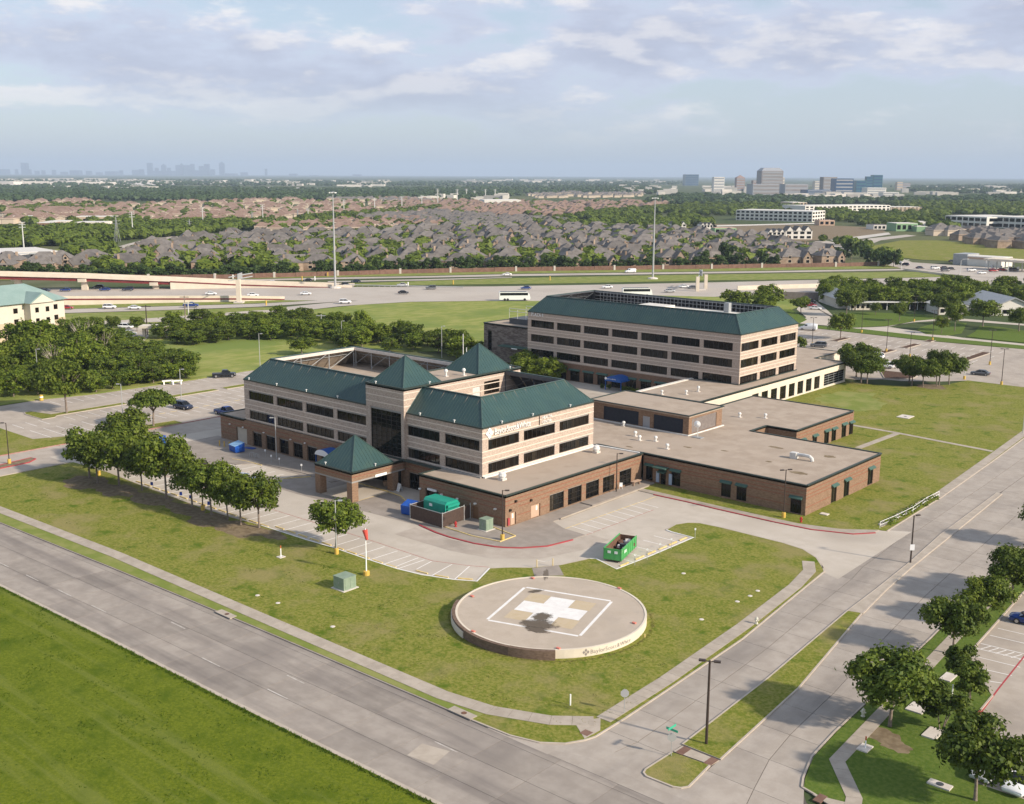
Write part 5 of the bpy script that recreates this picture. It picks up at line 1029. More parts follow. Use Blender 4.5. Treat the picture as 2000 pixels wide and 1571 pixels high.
def hydrant(x, y, m, label, z=.13):
    t = thing('fire_hydrant', label, 'fire hydrant', (x, y, 0)); MB().lathe(x, y, [(.2, z), (.2, z + .06), (.13, z + .08), (.13, z + .55), (.18, z + .58), (.16, z + .7), (.06, z + .78), (.05, z + .86), (.001, z + .86)], 12).build('barrel', M[m], t)
    MB().tube([(x - .26, y, z + .45), (x + .26, y, z + .45)], .075, 8).build('outlet', M[m], t); MB().tube([(x, y - .24, z + .42), (x, y, z + .42)], .09, 8).build('outlet', M[m], t)
hydrant(-107.7, 109.6, 'hydrant_red', 'red fire hydrant on the yellow-kerbed pad beside the generator fence'); hydrant(-71.7, 145.3, 'hydrant_red', 'red fire hydrant on the grass at the clinic corner'); hydrant(-39.1, 94.3, 'hydrant_silver', 'silver fire hydrant on the right verge below the big tree')
hydrant(-57.6, 107.2, 'hydrant_silver', 'pale fire hydrant between the boulevard sidewalk and the kerb')
def signpost(x, y, h, label, shape, m, face=None, name='traffic_sign', cat='sign', z=.12, s=.36):
    t = thing(name, label, cat, (x, y, 0)); a = face if face is not None else math.atan2(-FW[1], -FW[0]); dx, dy = math.cos(a), math.sin(a)
    MB().tube([(x, y, z), (x, y, h)], .035, 6).build('post', M['pole_galv'], t); mb = MB(); n = {'oct': 8, 'sq': 4, 'round': 16}[shape]; c = (x + dx * .05, y + dy * .05, h - s)
    vs = []
    for e in (0, .03):
        for k in range(n):
            b = 2 * math.pi * (k + .5) / n; vs.append((c[0] - dy * s * math.cos(b) + dx * e, c[1] + dx * s * math.cos(b) + dy * e, c[2] + s * math.sin(b) * (1.25 if shape == 'sq' else 1)))
    mb.add(vs, [tuple(range(n - 1, -1, -1)), tuple(range(n, 2 * n))] + [(i, (i + 1) % n, n + (i + 1) % n, n + i) for i in range(n)]); mb.build('sign_plate', M[m], t); return t
signpost(-56.2, 79.75, 2.6, 'grey back of an octagonal stop sign beside the boulevard sidewalk', 'oct', 'sign_back', s=.42)
t = signpost(-48.5, 76.1, 2.35, 'green street name blades above a stop sign on the median nose', 'oct', 'sign_back', name='street_name_sign', s=.42)
MB().rbox(-48.5, 76.1, 2.5, 2.72, 1.2, .03, R(0)).build('name_blade', M['sign_green'], t); MB().rbox(-48.5, 76.1, 2.74, 2.96, 1.2, .03, R(90)).build('name_blade', M['sign_green'], t)
for y, lb in ((113.8, 'thin signpost nearest the green dumpster in the small bay'), (116.6, 'thin signpost, second from the dumpster in the small bay'), (119.6, 'thin signpost in the middle of the small bay'), (122.3, 'thin signpost before last in the small bay'), (128.3, 'thin signpost at the far corner of the small bay')): signpost(-79.15, y, 1.7, lb, 'sq', 'sign_white', s=.16, name='parking_sign')
for i, (x, lb) in enumerate(((-157.0, 'blue parking sign behind the fourth row tree'), (-148.6, 'blue parking sign left of the middle row tree'), (-145.9, 'blue parking sign right of the middle row tree'), (-141.0, 'blue parking sign next to the lamp in the tree row'))): signpost(x, 90.4, 1.5, lb, 'sq', 'sign_blue', s=.3, name='parking_sign')
for x, y, lb in ((-161.4, 115.6, 'white signpost nearest the bike rack by the entrance walk'), (-157.3, 113.9, 'white signpost, second along the entrance walk'), (-154.6, 113.6, 'white signpost, third along the entrance walk'), (-148.4, 113.6, 'white signpost, last along the entrance walk')): signpost(x, y, 1.5, lb, 'sq', 'sign_white', s=.2, name='parking_sign')
def bollard(x, y, h, label, m='letter_white', cap='post_orange', pad=True, name='marker_post'):
    t = thing(name, label, 'marker post', (x, y, 0)); MB().tube([(x, y, .12), (x, y, h)], .07, 8).build('post', M[m], t)
    if cap: MB().tube([(x, y, h), (x, y, h + .35)], .072, 8).build('cap', M[cap], t)
    if pad: MB().box(x - .45, x + .45, y - .45, y + .45, .1, .2).build('pad', M['stone_pale'], t)
bollard(-115.8, 84.75, 1.35, 'white marker post with a red tip on a small pad in the lawn'); bollard(-36.35, 88.7, .95, 'white marker post with an orange tip on the small square slab', pad=False); bollard(-61.0, 77.6, 1.25, 'slim white post standing in worn grass near the road corner', cap=None, pad=False); bollard(-34.35, 104, 1.4, 'pale marker post among the small dark trees', cap=None, pad=False)
for x, y, lb in ((-66.9, 88.2, 'little yellow-topped stake by the helipad, nearest the corner'), (-65.6, 90.3, 'little yellow-topped stake by the helipad, second from the corner'), (-65.2, 92.9, 'little yellow-topped stake by the helipad, third from the corner'), (-64.9, 95.6, 'little pale stake by the helipad, farthest from the corner')): bollard(x, y, .5, lb, 'paint_yellow', None, False, 'marker_stake')
for x, y, w, d, lb in ((-35.9, 99.4, 1.6, 2.2, 'pale concrete slab under the big right tree'), (-36.4, 88.7, 1.0, 1.4, 'square concrete slab with the marker post'), (-32.9, 95.4, 1.3, 2.2, 'weathered concrete slab beside the red kerb'), (-29.1, 87.1, 1.9, .9, 'concrete slab with a manhole near the silver car'), (-36.2, 108.0, 1.1, 2.0, 'concrete slab beneath the small dark trees'), (-89.7, 227.0, 2.6, 3.2, 'square concrete pad with a drain in the middle of the east lawn'), (-70.9, 151.2, 1.2, .9, 'small concrete pad on the grass at the clinic door'), (-181.0, 73.6, 1.6, 2.6, 'concrete inlet slab at the left end of the lawn')):
    t = thing('utility_slab', lb, 'slab', (x, y, 0)); MB().box(x - w / 2, x + w / 2, y - d / 2, y + d / 2, .05, .24).build('slab', M['stone_pale'], t)
    if 'manhole' in lb or 'drain' in lb: MB().lathe(x, y, [(.32, .24), (.32, .26), (.001, .26)], 12).build('manhole_cover', M['steel_dark'], t)
for x, y, lb in ((-104.6, 67.95, 'kerb inlet slab on the verge of the front road near the middle'), (-67.6, 68.95, 'kerb inlet slab on the verge of the front road near the corner')):
    t = thing('kerb_inlet', lb, 'drain', (x, y, 0)); MB().box(x - 1.5, x + 1.5, y + .1, y + 1.05, .05, .185).build('slab', M['walk'], t); MB().box(x - 1.4, x + 1.4, y + .02, y + .1, .02, .12).build('throat', M['steel_dark'], t); MB().lathe(x + .2, y + .6, [(.28, .185), (.28, .205), (.001, .205)], 10).build('manhole_cover', M['rust'], t)
t = thing('pad_barrier', 'pair of yellow posts with a chain across the walk to the helipad', 'barrier', (-87.5, 105.5, 0))
for x, y in ((-88.1, 104.6), (-86.9, 106.4)): MB().cyl(x, y, .1, 1.15, .06, 8).build('post', M['paint_yellow'], t)
MB().tube([(-88.1, 104.6, 1.05), (-87.5, 105.5, .8), (-86.9, 106.4, 1.05)], .02, 5).build('chain', M['pole_galv'], t)
# litter-white flecks on the lawn are small stone markers
for i, (px, py) in enumerate(((1370, 1212), (1440, 1177), (1465, 1166), (1480, 1156), (1335, 1122), (543, 1180), (650, 1226), (503, 1165))):
    x, y = P(px, py); o = MB().lathe(x, y, [(.32, .10), (.26, .16), (.001, .18)], 7).build('stone_marker', M['stone_pale']); tag(o, 'small pale flat stone marker lying in the lawn around the helipad', 'stone', 'pale stones in the lawn')
# inlet with railing by the boulevard
wd = MB()
for i in range(260):
    q_ = random.Random(i); yy = q_.uniform(152, 171); xx = -61.6 + q_.uniform(-.7, .6); zz_ = q_.uniform(.1, .7); a_ = q_.uniform(0, 6.28); s_ = q_.uniform(.12, .3); wd.add([(xx - s_ * math.cos(a_), yy - s_ * math.sin(a_), zz_), (xx + s_ * math.cos(a_), yy + s_ * math.sin(a_), zz_ + .1), (xx, yy, zz_ + s_ * 1.6)], [(0, 1, 2)])
o = wd.build('weeds', M['leaf_bright']); tag(o, kind='stuff')
t = thing('white_railing', 'white railing with climbing weeds at the drain inlet on the boulevard', 'railing', (-61.4, 160, 0))
rp_ = [(-61.9, 150.4), (-61.5, 155), (-61.3, 160.9), (-61.7, 167), (-61.6, 172)]
for p in rp_: MB().cyl(p[0], p[1], .05, 1.1, .035, 6).build('post', M['letter_white'], t)
for z in (.6, 1.08): MB().tube([(*p, z) for p in rp_], .03, 6).build('rail', M['letter_white'], t)
MB().prism([(-62.9, 152), (-61.9, 151), (-61.7, 160), (-62.2, 172), (-63.0, 172)], .1, .16).build('apron', M['walk'], t)
# containers
t = thing('roll_off_dumpster', 'open green roll-off dumpster full of scrap in the small bay', 'dumpster', (-83.2, 116.0, 0), R(0))
dcx, dcy, da = -83.1, 116.0, math.atan2(119.2 - 112.9, -83.6 + 81.6)
def dl(u, v, z): return (dcx + u * math.cos(da) - v * math.sin(da), dcy + u * math.sin(da) + v * math.cos(da), z)
def dbox(mb, u0, u1, v0, v1, z0, z1): mb.add([dl(u, v, z) for z in (z0, z1) for u, v in ((u0, v0), (u1, v0), (u1, v1), (u0, v1))], [(0, 3, 2, 1), (4, 5, 6, 7), (0, 1, 5, 4), (1, 2, 6, 5), (2, 3, 7, 6), (3, 0, 4, 7)]); return mb
LD, WD = 3.3, 1.15
for v in (-WD, WD): dbox(MB(), -LD, LD, v - .04, v + .04, .3, 1.85).build('side_wall', M['dumpster_green'], t)
dbox(MB(), -LD, -LD + .08, -WD, WD, .3, 1.9).build('end_gate', M['dumpster_green'], t); dbox(MB(), LD - .08, LD, -WD, WD, .3, 1.8).build('end_wall', M['rust'], t); dbox(MB(), -LD, LD, -WD, WD, .3, .38).build('floor', M['rust'], t)
rm = MB()
for i in range(9):
    u = -LD + .1 + i * (2 * LD - .2) / 8
    for v in (-WD - .1, WD + .04): dbox(rm, u - .05, u + .05, v, v + .06, .3, 1.85)
for v in (-WD - .1, WD): dbox(rm, -LD, LD, v, v + .12, 1.78, 1.92)
rm.build('rib', M['dumpster_green'], t); im = MB(); dbox(im, -LD + .1, LD - .1, -WD + .05, -WD + .08, .4, 1.84); dbox(im, -LD + .1, LD - .1, WD - .08, WD - .05, .4, 1.84); im.build('lining', M['rust'], t)
for u, v, w in ((-1.9, -WD - .07, .8), (-LD - .02, -.5, 0), (-LD - .02, .45, 0)):
    (dbox(MB(), u, u + w, v, v + .02, 1.0, 1.4) if w else dbox(MB(), u, u + .02, v - .22, v + .22, 1.25, 1.6)).build('placard', M['sign_white'], t)
for i in range(4): dbox(MB(), -LD + .4 + i * 1.9, -LD + .7 + i * 1.9, -.9, -.6, .04, .3).build('roller', M['steel_dark'], t)
q = random.Random(4)
for i in range(16):
    u, v = q.uniform(-2.6, 2.6), q.uniform(-.8, .8); nm, mm = q.choice((('rubble_lump', 'stone_pale'), ('waste_sack', 'letter_white'), ('rusty_scrap', 'rust'), ('scrap_metal', 'steel_dark')))
    o = MB().rbox(*dl(u, v, 0)[:2], .7 + q.uniform(0, .2), 1.1 + q.uniform(0, .5), q.uniform(.5, 1.3), q.uniform(.3, .7), q.uniform(0, 3)).build(nm, M[mm]); tag(o, 'piece of scrap heaped inside the green roll-off dumpster', 'scrap', 'scrap inside the dumpster')
def bin_(x, y, w, d, h, label, rz=0.0, lid='bin_lid', z=.04):
    t = thing('waste_bin', label, 'dumpster', (x, y, z), rz)
    b = MB(); b.add([(-w / 2, -d / 2, .1), (w / 2, -d / 2, .1), (w / 2, d / 2, .1), (-w / 2, d / 2, .1), (-w / 2 - .05, -d / 2 - .12, h * .72), (w / 2 + .05, -d / 2 - .12, h * .72), (w / 2 + .05, d / 2 + .02, h), (-w / 2 - .05, d / 2 + .02, h)], [(0, 3, 2, 1), (4, 5, 6, 7), (0, 1, 5, 4), (1, 2, 6, 5), (2, 3, 7, 6), (3, 0, 4, 7)])
    link('body', b.mesh('body', M['bin_blue']), t)
    for s in (-1, 1): link('lid', MB().add([(s * .02, -d / 2 - .16, h * .73), (s * w / 2, -d / 2 - .16, h * .73), (s * w / 2, d / 2, h + .03), (s * .02, d / 2, h + .03), (s * .02, -d / 2 - .16, h * .77), (s * w / 2, -d / 2 - .16, h * .77), (s * w / 2, d / 2, h + .08), (s * .02, d / 2, h + .08)], [(4, 5, 6, 7), (0, 3, 2, 1), (0, 1, 5, 4), (1, 2, 6, 5), (2, 3, 7, 6), (3, 0, 4, 7)]).mesh('lid', M[lid]), t)
    for s in (-1, 1): link('sleeve', MB().box(s * (w / 2 + .02), s * (w / 2 + .14), -.5, .5, h * .45, h * .6).mesh('sleeve', M['bin_blue']), t)
    return t
bin_(-168.6, 114.6, 2.4, 1.8, 1.7, 'bright blue dumpster with a pale lid near the garage door', R(-8)); bin_(-182.5, 106.5, 2.7, 2.2, 2.0, 'blue donation dumpster at the left drive entrance', R(25), 'bin_blue'); bin_(-117.3, 109.6, 2.0, 1.6, 1.9, 'dark blue dumpster beside the generator enclosure', R(10), 'bin_blue')
o = MB().rbox(-168.9, 117.6, .05, .13, 2.2, 1.0, .3).build('bin_cover', M['bin_blue']); tag(o, 'flat blue cover lying on the ground beside the blue dumpster', 'cover')
t = thing('bike_rack', 'looped steel bike rack on the entrance walk', 'bike rack', (-162.6, 113.9, .14))
for i in range(4): MB().tube([(-163.3 + .5 * i, 113.6, .14), (-163.3 + .5 * i, 113.6, .8), (-163.1 + .5 * i, 113.9, .95), (-162.9 + .5 * i, 114.2, .8), (-162.9 + .5 * i, 114.2, .14)], .035, 6).build('loop', M['pole_galv'], t)
for i, (x, y) in enumerate(((-174.6, 114.9), (-173.4, 115.1), (-172.2, 115.4))):
    o = MB().cyl(x, y, .04, 1.1, .11, 10).build('bollard', M['base_yellow']); tag(o, 'yellow steel bollard in front of the garage door', 'bollard', 'yellow bollards by the garage')
t = thing('sandwich_board', 'white sandwich board leaning at the entrance canopy', 'sign board', (-127.2, 116.6, .15)); MB().add([(-127.7, 116.4, .15), (-126.8, 116.2, .15), (-126.8, 116.6, 1.4), (-127.7, 116.8, 1.4), (-127.7, 116.43, .15), (-126.8, 116.23, .15), (-126.8, 116.65, 1.4), (-127.7, 116.85, 1.4)], [(0, 1, 2, 3), (7, 6, 5, 4), (0, 4, 5, 1), (1, 5, 6, 2), (2, 6, 7, 3), (3, 7, 4, 0)]).build('front_board', M['sign_white'], t); MB().add([(-127.7, 117.2, .15), (-126.8, 117.0, .15), (-126.8, 116.66, 1.4), (-127.7, 116.86, 1.4)], [(0, 1, 2, 3)]).build('back_board', M['sign_white'], t)
t = thing('planter', 'terracotta planter with a small bush under the entrance canopy', 'planter', (-131.2, 117.3, .15)); MB().lathe(-131.2, 117.3, [(.3, .15), (.5, .9), (.42, .9), (.001, .8)], 12).build('pot', M['door_tan'], t)
def chair(x, y, rz):
    t = thing('garden_chair', 'white plastic garden chair by the wing windows', 'chair', (x, y, .3), rz); W_ = M['letter_white']
    link('seat', MB().box(-.25, .25, -.25, .25, .4, .46).mesh('seat', W_), t); link('backrest', MB().box(-.25, .25, .22, .27, .46, .95).mesh('backrest', W_), t)
    for a in (-.22, .22):
        for b in (-.22, .22): link('leg', MB().box(a - .025, a + .025, b - .025, b + .025, 0, .4).mesh('leg', W_), t)
chair(-101.4, 141.3, .6)
t = thing('picnic_table', 'tan timber bench against the far wing window', 'bench', (-100.9, 144.8, .3)); MB().box(-101.3, -100.5, 143.8, 145.8, .95, 1.02).build('top', M['door_tan'], t)
for y in (144.0, 145.6): MB().box(-101.1, -100.7, y - .05, y + .05, .3, .95).build('leg', M['door_tan'], t)
for i, (px, lb) in enumerate(((328, 'white concrete bench at the woods edge, left one'), (346, 'white concrete bench at the woods edge, right one'))):
    x, y = P(px, 751); t = thing('concrete_bench', lb, 'bench', (x, y, 0), 0, 'white benches at the woods edge'); MB().rbox(x, y, .8, 1.0, 2.6, 1.0, R(62)).build('seat', M['letter_white'], t)
    for s in (-1, 1): MB().rbox(x + s * .9 * math.cos(R(62)), y + s * .9 * math.sin(R(62)), 0, .8, .3, .8, R(62)).build('leg', M['letter_white'], t)
t = thing('orange_barrel', 'orange and white traffic barrel at the woods edge', 'barrel', (*P(81, 783), 0)); bx_, by_ = P(81, 783); MB().lathe(bx_, by_, [(.45, .1), (.4, .6), (.36, 1.3), (.001, 1.3)], 12).build('body', M['base_yellow'], t); MB().lathe(bx_, by_, [(.43, .75), (.41, 1.0)], 12).build('band', M['letter_white'], t)

# ------------------------------------------------------------------ vehicles
def car_proto(kind, paint, label):
    """local frame: length along x (front +x), wheels on z = 0"""
    L, Wd, H = {'sedan': (4.75, 1.84, 1.45), 'suv': (4.85, 1.95, 1.78), 'pickup': (5.8, 2.0, 1.9), 'van': (5.6, 2.0, 2.3)}[kind]
    t = thing(kind if kind != 'sedan' else 'sedan_car', label, 'car' if kind in ('sedan', 'suv') else kind); h, w = L / 2, Wd / 2
    bz = {'sedan': .92, 'suv': 1.08, 'pickup': 1.15, 'van': 1.2}[kind]; zb = .24 if kind == 'sedan' else .32
    prof = {'sedan': [(-h, .42, .80, .80), (-h + .12, .3, .93, .9), (-h + .9, zb, bz + .02, .97), (0, zb, bz, 1), (h - 1.25, zb, bz - .03, 1), (h - .55, zb, .80, .97), (h - .12, .28, .70, .9), (h, .38, .60, .78)],
            'suv': [(-h, .45, 1.0, .84), (-h + .12, .34, bz + .02, .94), (-h + .8, zb, bz + .02, 1), (0, zb, bz, 1), (h - 1.3, zb, bz, 1), (h - .5, zb, 1.0, .98), (h - .1, .34, .88, .92), (h, .45, .76, .82)],
            'pickup': [(-h, .5, 1.05, .92), (-h + .1, .42, 1.1, .97), (-.7, zb, 1.1, 1), (-.6, zb, bz, 1), (h - 1.5, zb, bz, 1), (h - .5, zb, 1.1, 1), (h - .08, .38, 1.0, .95), (h, .5, .85, .88)],
            'van': [(-h, .45, 2.05, .94), (-h + .1, .34, 2.15, .97), (-h + .8, zb, 2.2, 1), (h - 2.0, zb, 2.2, 1), (h - 1.2, zb, 1.35, 1), (h - .4, zb, 1.1, .97), (h - .08, .36, .95, .92), (h, .48, .8, .84)]}[kind]
    b = MB(); ring = []
    for x, z0, z1, k in prof:
        y = w * k; zm = z0 + (z1 - z0) * .55; ring.append([(x, -y * .92, z0), (x, -y, z0 + .12), (x, -y, zm), (x, -y * .93, z1 - .03), (x, -y * .82, z1), (x, y * .82, z1), (x, y * .93, z1 - .03), (x, y, zm), (x, y, z0 + .12), (x, y * .92, z0)])
    n = 10; vs = [v for r in ring for v in r]; b.add(vs, [(i * n + k, i * n + (k + 1) % n, (i + 1) * n + (k + 1) % n, (i + 1) * n + k) for i in range(len(ring) - 1) for k in range(n)] + [tuple(range(n - 1, -1, -1)), tuple((len(ring) - 1) * n + k for k in range(n))])
    body = b.mesh('body', M[paint]); body.shade_smooth(); bo = link('body', body, t)
    # cabin: glass band below, painted roof and pillars above
    cab = {'sedan': (-h + .55, -h + 1.35, .35, 1.25), 'suv': (-h + .1, -h + .5, .45, 1.35), 'pickup': (-.62, -.35, .75, 1.55), 'van': None}[kind]
    if cab:
        r0, r1, f1, f0 = cab; zr = H - .02; g = MB(); y0, y1 = w * .90, w * .70
        g.add([(r0, -y0, bz - .03), (f0, -y0, bz - .05), (f0, y0, bz - .05), (r0, y0, bz - .03), (r1, -y1, zr - .05), (f1, -y1, zr - .05), (f1, y1, zr - .05), (r1, y1, zr - .05)], [(0, 1, 5, 4), (1, 2, 6, 5), (2, 3, 7, 6), (3, 0, 4, 7)])
        link('window_glass', g.mesh('window_glass', M['car_glass']), t)
        rf = MB(); rf.add([(r1 - .08, -y1 - .02, zr - .07), (f1 + .08, -y1 - .02, zr - .07), (f1 + .08, y1 + .02, zr - .07), (r1 - .08, y1 + .02, zr - .07), (r1 + .15, -y1 + .14, zr + .02), (f1 - .15, -y1 + .14, zr + .02), (f1 - .15, y1 - .14, zr + .02), (r1 + .15, y1 - .14, zr + .02)], [(4, 5, 6, 7), (0, 1, 5, 4), (1, 2, 6, 5), (2, 3, 7, 6), (3, 0, 4, 7)])
        link('roof', rf.mesh('roof', M[paint]), t); pm = MB(); mid = (r1 + f1) / 2
        for s in (-1, 1):
            for (xa, xb, wd) in ((r0, r1, .1), (mid, mid, .06), (f0, f1, .06)): pm.tube([(xa, s * y0 * 1.005, bz - .04), (xb, s * y1 * 1.01, zr - .05)], wd * .6, 4)
        link('pillars', pm.mesh('pillars', M[paint]), t)
        if kind == 'pickup': link('bed', MB().box(-h + .2, -.75, -w * .8, w * .8, 1.06, 1.115).mesh('bed', M['steel_dark']), t)
    else:
        g = MB(); g.add([(h - 2.0, -w * .8, 2.1), (h - 1.28, -w * .84, 1.42), (h - 1.28, w * .84, 1.42), (h - 2.0, w * .8, 2.1)], [(0, 1, 2, 3)]); g.v = [(x + .04, y, z + .03) for x, y, z in g.v]
        for s in (-1, 1): g.box(h - 2.6, h - 1.7, s * w * .97 - .02, s * w * .97 + .02, 1.4, 1.95)
        link('window_glass', g.mesh('window_glass', M['car_glass']), t)
    wr = {'sedan': .33, 'suv': .38, 'pickup': .41, 'van': .36}[kind]
    wm = MB().tube([(0, -.12, 0), (0, .12, 0)], wr, 14).mesh('wheel', M['tyre']); rm_ = MB().tube([(0, -.13, 0), (0, .13, 0)], wr * .62, 10).mesh('rim', M['rim'])
    for x in (-h + .95, h - .95):
        for s in (-1, 1): wo_ = link('wheel', wm, t, (x, s * (w - .09), wr)); link('rim', rm_, wo_)
    for s in (-1, 1):
        link('headlight', MB().box(h - .2, h - .03, -.2, .2, -.08, .08).mesh('headlight', M['lens_clear']), t, (0, s * w * .66, prof[-1][2] - .02)); link('taillight', MB().box(-h - .01, -h + .1, -.18, .18, -.1, .1).mesh('taillight', M['lens_red']), t, (0, s * w * .66, prof[0][2] - .1))
    return t
CARS = {}
def car(kind, paint, x, y, rz, label, group=None, z=.05):
    k = (kind, paint)
    if k not in CARS: CARS[k] = car_proto(kind, paint, label); o = CARS[k]
    else: o = copy_tree(CARS[k])
    o.location = (x, y, z); o.rotation_euler = (0, 0, rz); o['label'] = label
    if group: o['group'] = group
    elif 'group' in o: del o['group']
    return o
car('sedan', 'car_blue', -34.4, 128.4, R(8) + math.pi, 'bright blue sedan parked in the right lot beside the lawn'); car('sedan', 'car_white', -24.0, 91.6, R(268), 'white sedan parked beneath the big tree at the corner'); car('sedan', 'car_silver', -26.75, 91.9, R(268), 'silver sedan parked behind the big corner tree')
car('suv', 'car_navy', -208.9, 128.8, R(8), 'dark blue estate parked beyond the domed tree'); car('pickup', 'car_black', -234.9, 156.9, R(55), 'black pickup truck parked at the edge of the mown field'); car('pickup', 'car_blue', -196.9, 131.5, R(5), 'dark blue pickup at the corner of the hospital wing')
car('suv', 'car_grey', -148.4, 305.4, R(200), 'dark grey car parked behind the office building'); car('suv', 'car_white', -127.2, 297, R(185), 'white car parked behind the lot trees, back one'); car('suv', 'car_white', -118.6, 283.5, R(195), 'white car parked behind the lot trees, front one'); car('sedan', 'car_grey', -96.0, 290, R(190), 'grey sedan parked right of the tree group in the office lot')
car('suv', 'car_black', -204.5, 411, R(20), 'black car parked in the school driveway'); car('sedan', 'car_red', -199, 400.5, R(20), 'red car parked in the school driveway'); car('sedan', 'car_white', -193, 392.5, R(20), 'white car parked in the school driveway'); car('van', 'car_white', -168, 337.5, R(195), 'white and blue delivery van beside the office building'); vb = CARS[('van', 'car_white')]
link('stripe', MB().box(-2.2, .4, -1.02, -1.0, .7, 1.7).mesh('stripe', M['paint_blue']), vb)
car('suv', 'car_white', *P(246, 642), R(35), 'white car parked in the hotel lot, upper one'); car('sedan', 'car_white', *P(252, 655), R(35), 'white car parked in the hotel lot, lower one')
HW = math.atan2(RT[1], RT[0]) + R(9)
hwy = [('sedan', 'car_red', 8, 567, 'dark red'), ('sedan', 'car_navy', 88, 571, 'dark'), ('sedan', 'car_blue', 128, 570, 'blue'), ('suv', 'car_black', 192, 565, 'black'), ('sedan', 'car_blue', 205, 569, 'blue'), ('suv', 'car_navy', 250, 569, 'navy'), ('suv', 'car_white', 214, 604, 'white'), ('sedan', 'car_white', 263, 605, 'white'), ('sedan', 'car_red', 131, 605, 'dark red'), ('pickup', 'car_blue', 373, 601, 'blue'), ('sedan', 'car_white', 412, 577, 'white'), ('sedan', 'car_white', 494, 580, 'white'), ('sedan', 'car_white', 597, 577, 'white'), ('suv', 'car_white', 674, 594, 'white'), ('sedan', 'car_black', 788, 575, 'black'), ('suv', 'car_grey', 842, 566, 'grey'), ('sedan', 'car_black', 672, 559, 'black'), ('sedan', 'car_navy', 695, 553, 'navy'), ('sedan', 'car_silver', 785, 560, 'silver'), ('sedan', 'car_white', 530, 555, 'white'), ('sedan', 'car_black', 601, 551, 'black'), ('sedan', 'car_blue', 1027, 566, 'blue'), ('sedan', 'car_white', 990, 539, 'white'), ('van', 'car_white', 1231, 534, 'white'), ('sedan', 'car_silver', 1308, 572, 'silver'), ('sedan', 'car_white', 1335, 563, 'white'), ('sedan', 'car_grey', 1352, 565, 'grey'), ('sedan', 'car_white', 1186, 564, 'white')]
seen = {}
for k, (kd, pt, px, py, cn) in enumerate(hwy):
    x, y = P(px, py); lane = 'near frontage road' if py > 590 else 'far frontage road' if py < 556 else 'main highway'
    ref = 'in front of the hotel' if px < 140 else 'left of the gantry pier' if px < 460 else 'between gantry pier and mast' if px < 650 else 'right of the left light mast' if px < 830 else 'near the white coach' if px < 1100 else 'below the right light mast'
    lb = '%s %s driving on the %s %s' % (cn, {'sedan': 'car', 'suv': 'large car', 'pickup': 'pickup', 'van': 'van'}[kd], lane, ref); seen[lb] = seen.get(lb, 0) + 1
    car(kd, pt, x, y, HW + (math.pi if py < 571 else 0), lb + (', further along' if seen[lb] > 1 else ''), None, .25)
inter = [('sedan', 'car_white', 1756, 516), ('suv', 'car_navy', 1767, 520), ('sedan', 'car_navy', 1797, 526), ('suv', 'car_white', 1826, 527), ('sedan', 'car_black', 1845, 526), ('sedan', 'car_black', 1858, 528), ('suv', 'car_grey', 1846, 531), ('suv', 'car_white', 1897, 531), ('sedan', 'car_white', 1917, 536), ('suv', 'car_red', 1940, 532), ('sedan', 'car_red', 1957, 530), ('suv', 'car_grey', 1980, 530), ('sedan', 'car_black', 1860, 513), ('suv', 'car_white', 1628 + 120, 513)]
for k, (kd, pt, px, py) in enumerate(inter):
    x, y = P(px, py); car(kd, pt, x, y, HW + (2.2 if k < 2 else 0), '%s car at the road junction before the fuel station' % pt[4:], 'cars at the junction', .25)
def coach(x, y, rz, label):
    t = thing('coach', label, 'bus', (x, y, .2), rz, 'white coaches on the highway'); b = MB(); h = 6.3
    prof = [(-h, .5, 3.3), (-h + .25, .4, 3.5), (h - 1.2, .4, 3.5), (h - .3, .42, 2.6), (h, .6, 1.4)]
    for y0 in (-1,): b.add([(px_, s * 1.27, z) for px_, z0, z1 in prof for s, z in ((-1, z0), (-1, z1), (1, z1), (1, z0))], [(4 * i + k, 4 * i + 4 + k, 4 * i + 4 + (k + 1) % 4, 4 * i + (k + 1) % 4) for i in range(4) for k in range(4)] + [(3, 2, 1, 0), (16, 17, 18, 19)])
    link('body', b.mesh('body', M['car_white']), t)
    g = MB()
    for s in (-1, 1): g.box(-h + .35, h - 1.0, s * 1.27 - .03, s * 1.27 + .03, 2.15, 3.2)
    link('window_band', g.mesh('window_band', M['car_glass']), t); link('roof_pod', MB().box(-h + .5, h - 1.5, -1.1, 1.1, 3.5, 3.62).mesh('roof_pod', M['car_black']), t)
    link('windscreen', MB().add([(h - 1.16, -1.15, 3.4), (h - .28, -1.15, 2.5), (h - .02, -1.15, 1.55), (h - .02, 1.15, 1.55), (h - .28, 1.15, 2.5), (h - 1.16, 1.15, 3.4)], [(0, 1, 4, 5), (1, 2, 3, 4)]).mesh('windscreen', M['car_glass']), t, (.04, 0, .02))
    wm = MB().tube([(0, -.15, 0), (0, .15, 0)], .5, 14).mesh('wheel', M['tyre'])
    for x_ in (-h + 2.2, -h + 3.4, h - 2.3):
        for s in (-1, 1): link('wheel', wm, t, (x_, s * 1.18, .5))
coach(*P(1005, 588), HW - R(3), 'white coach with a dark window band left of the office building'); coach(*P(1244, 580), HW - R(3), 'white coach with a dark window band behind the office building')
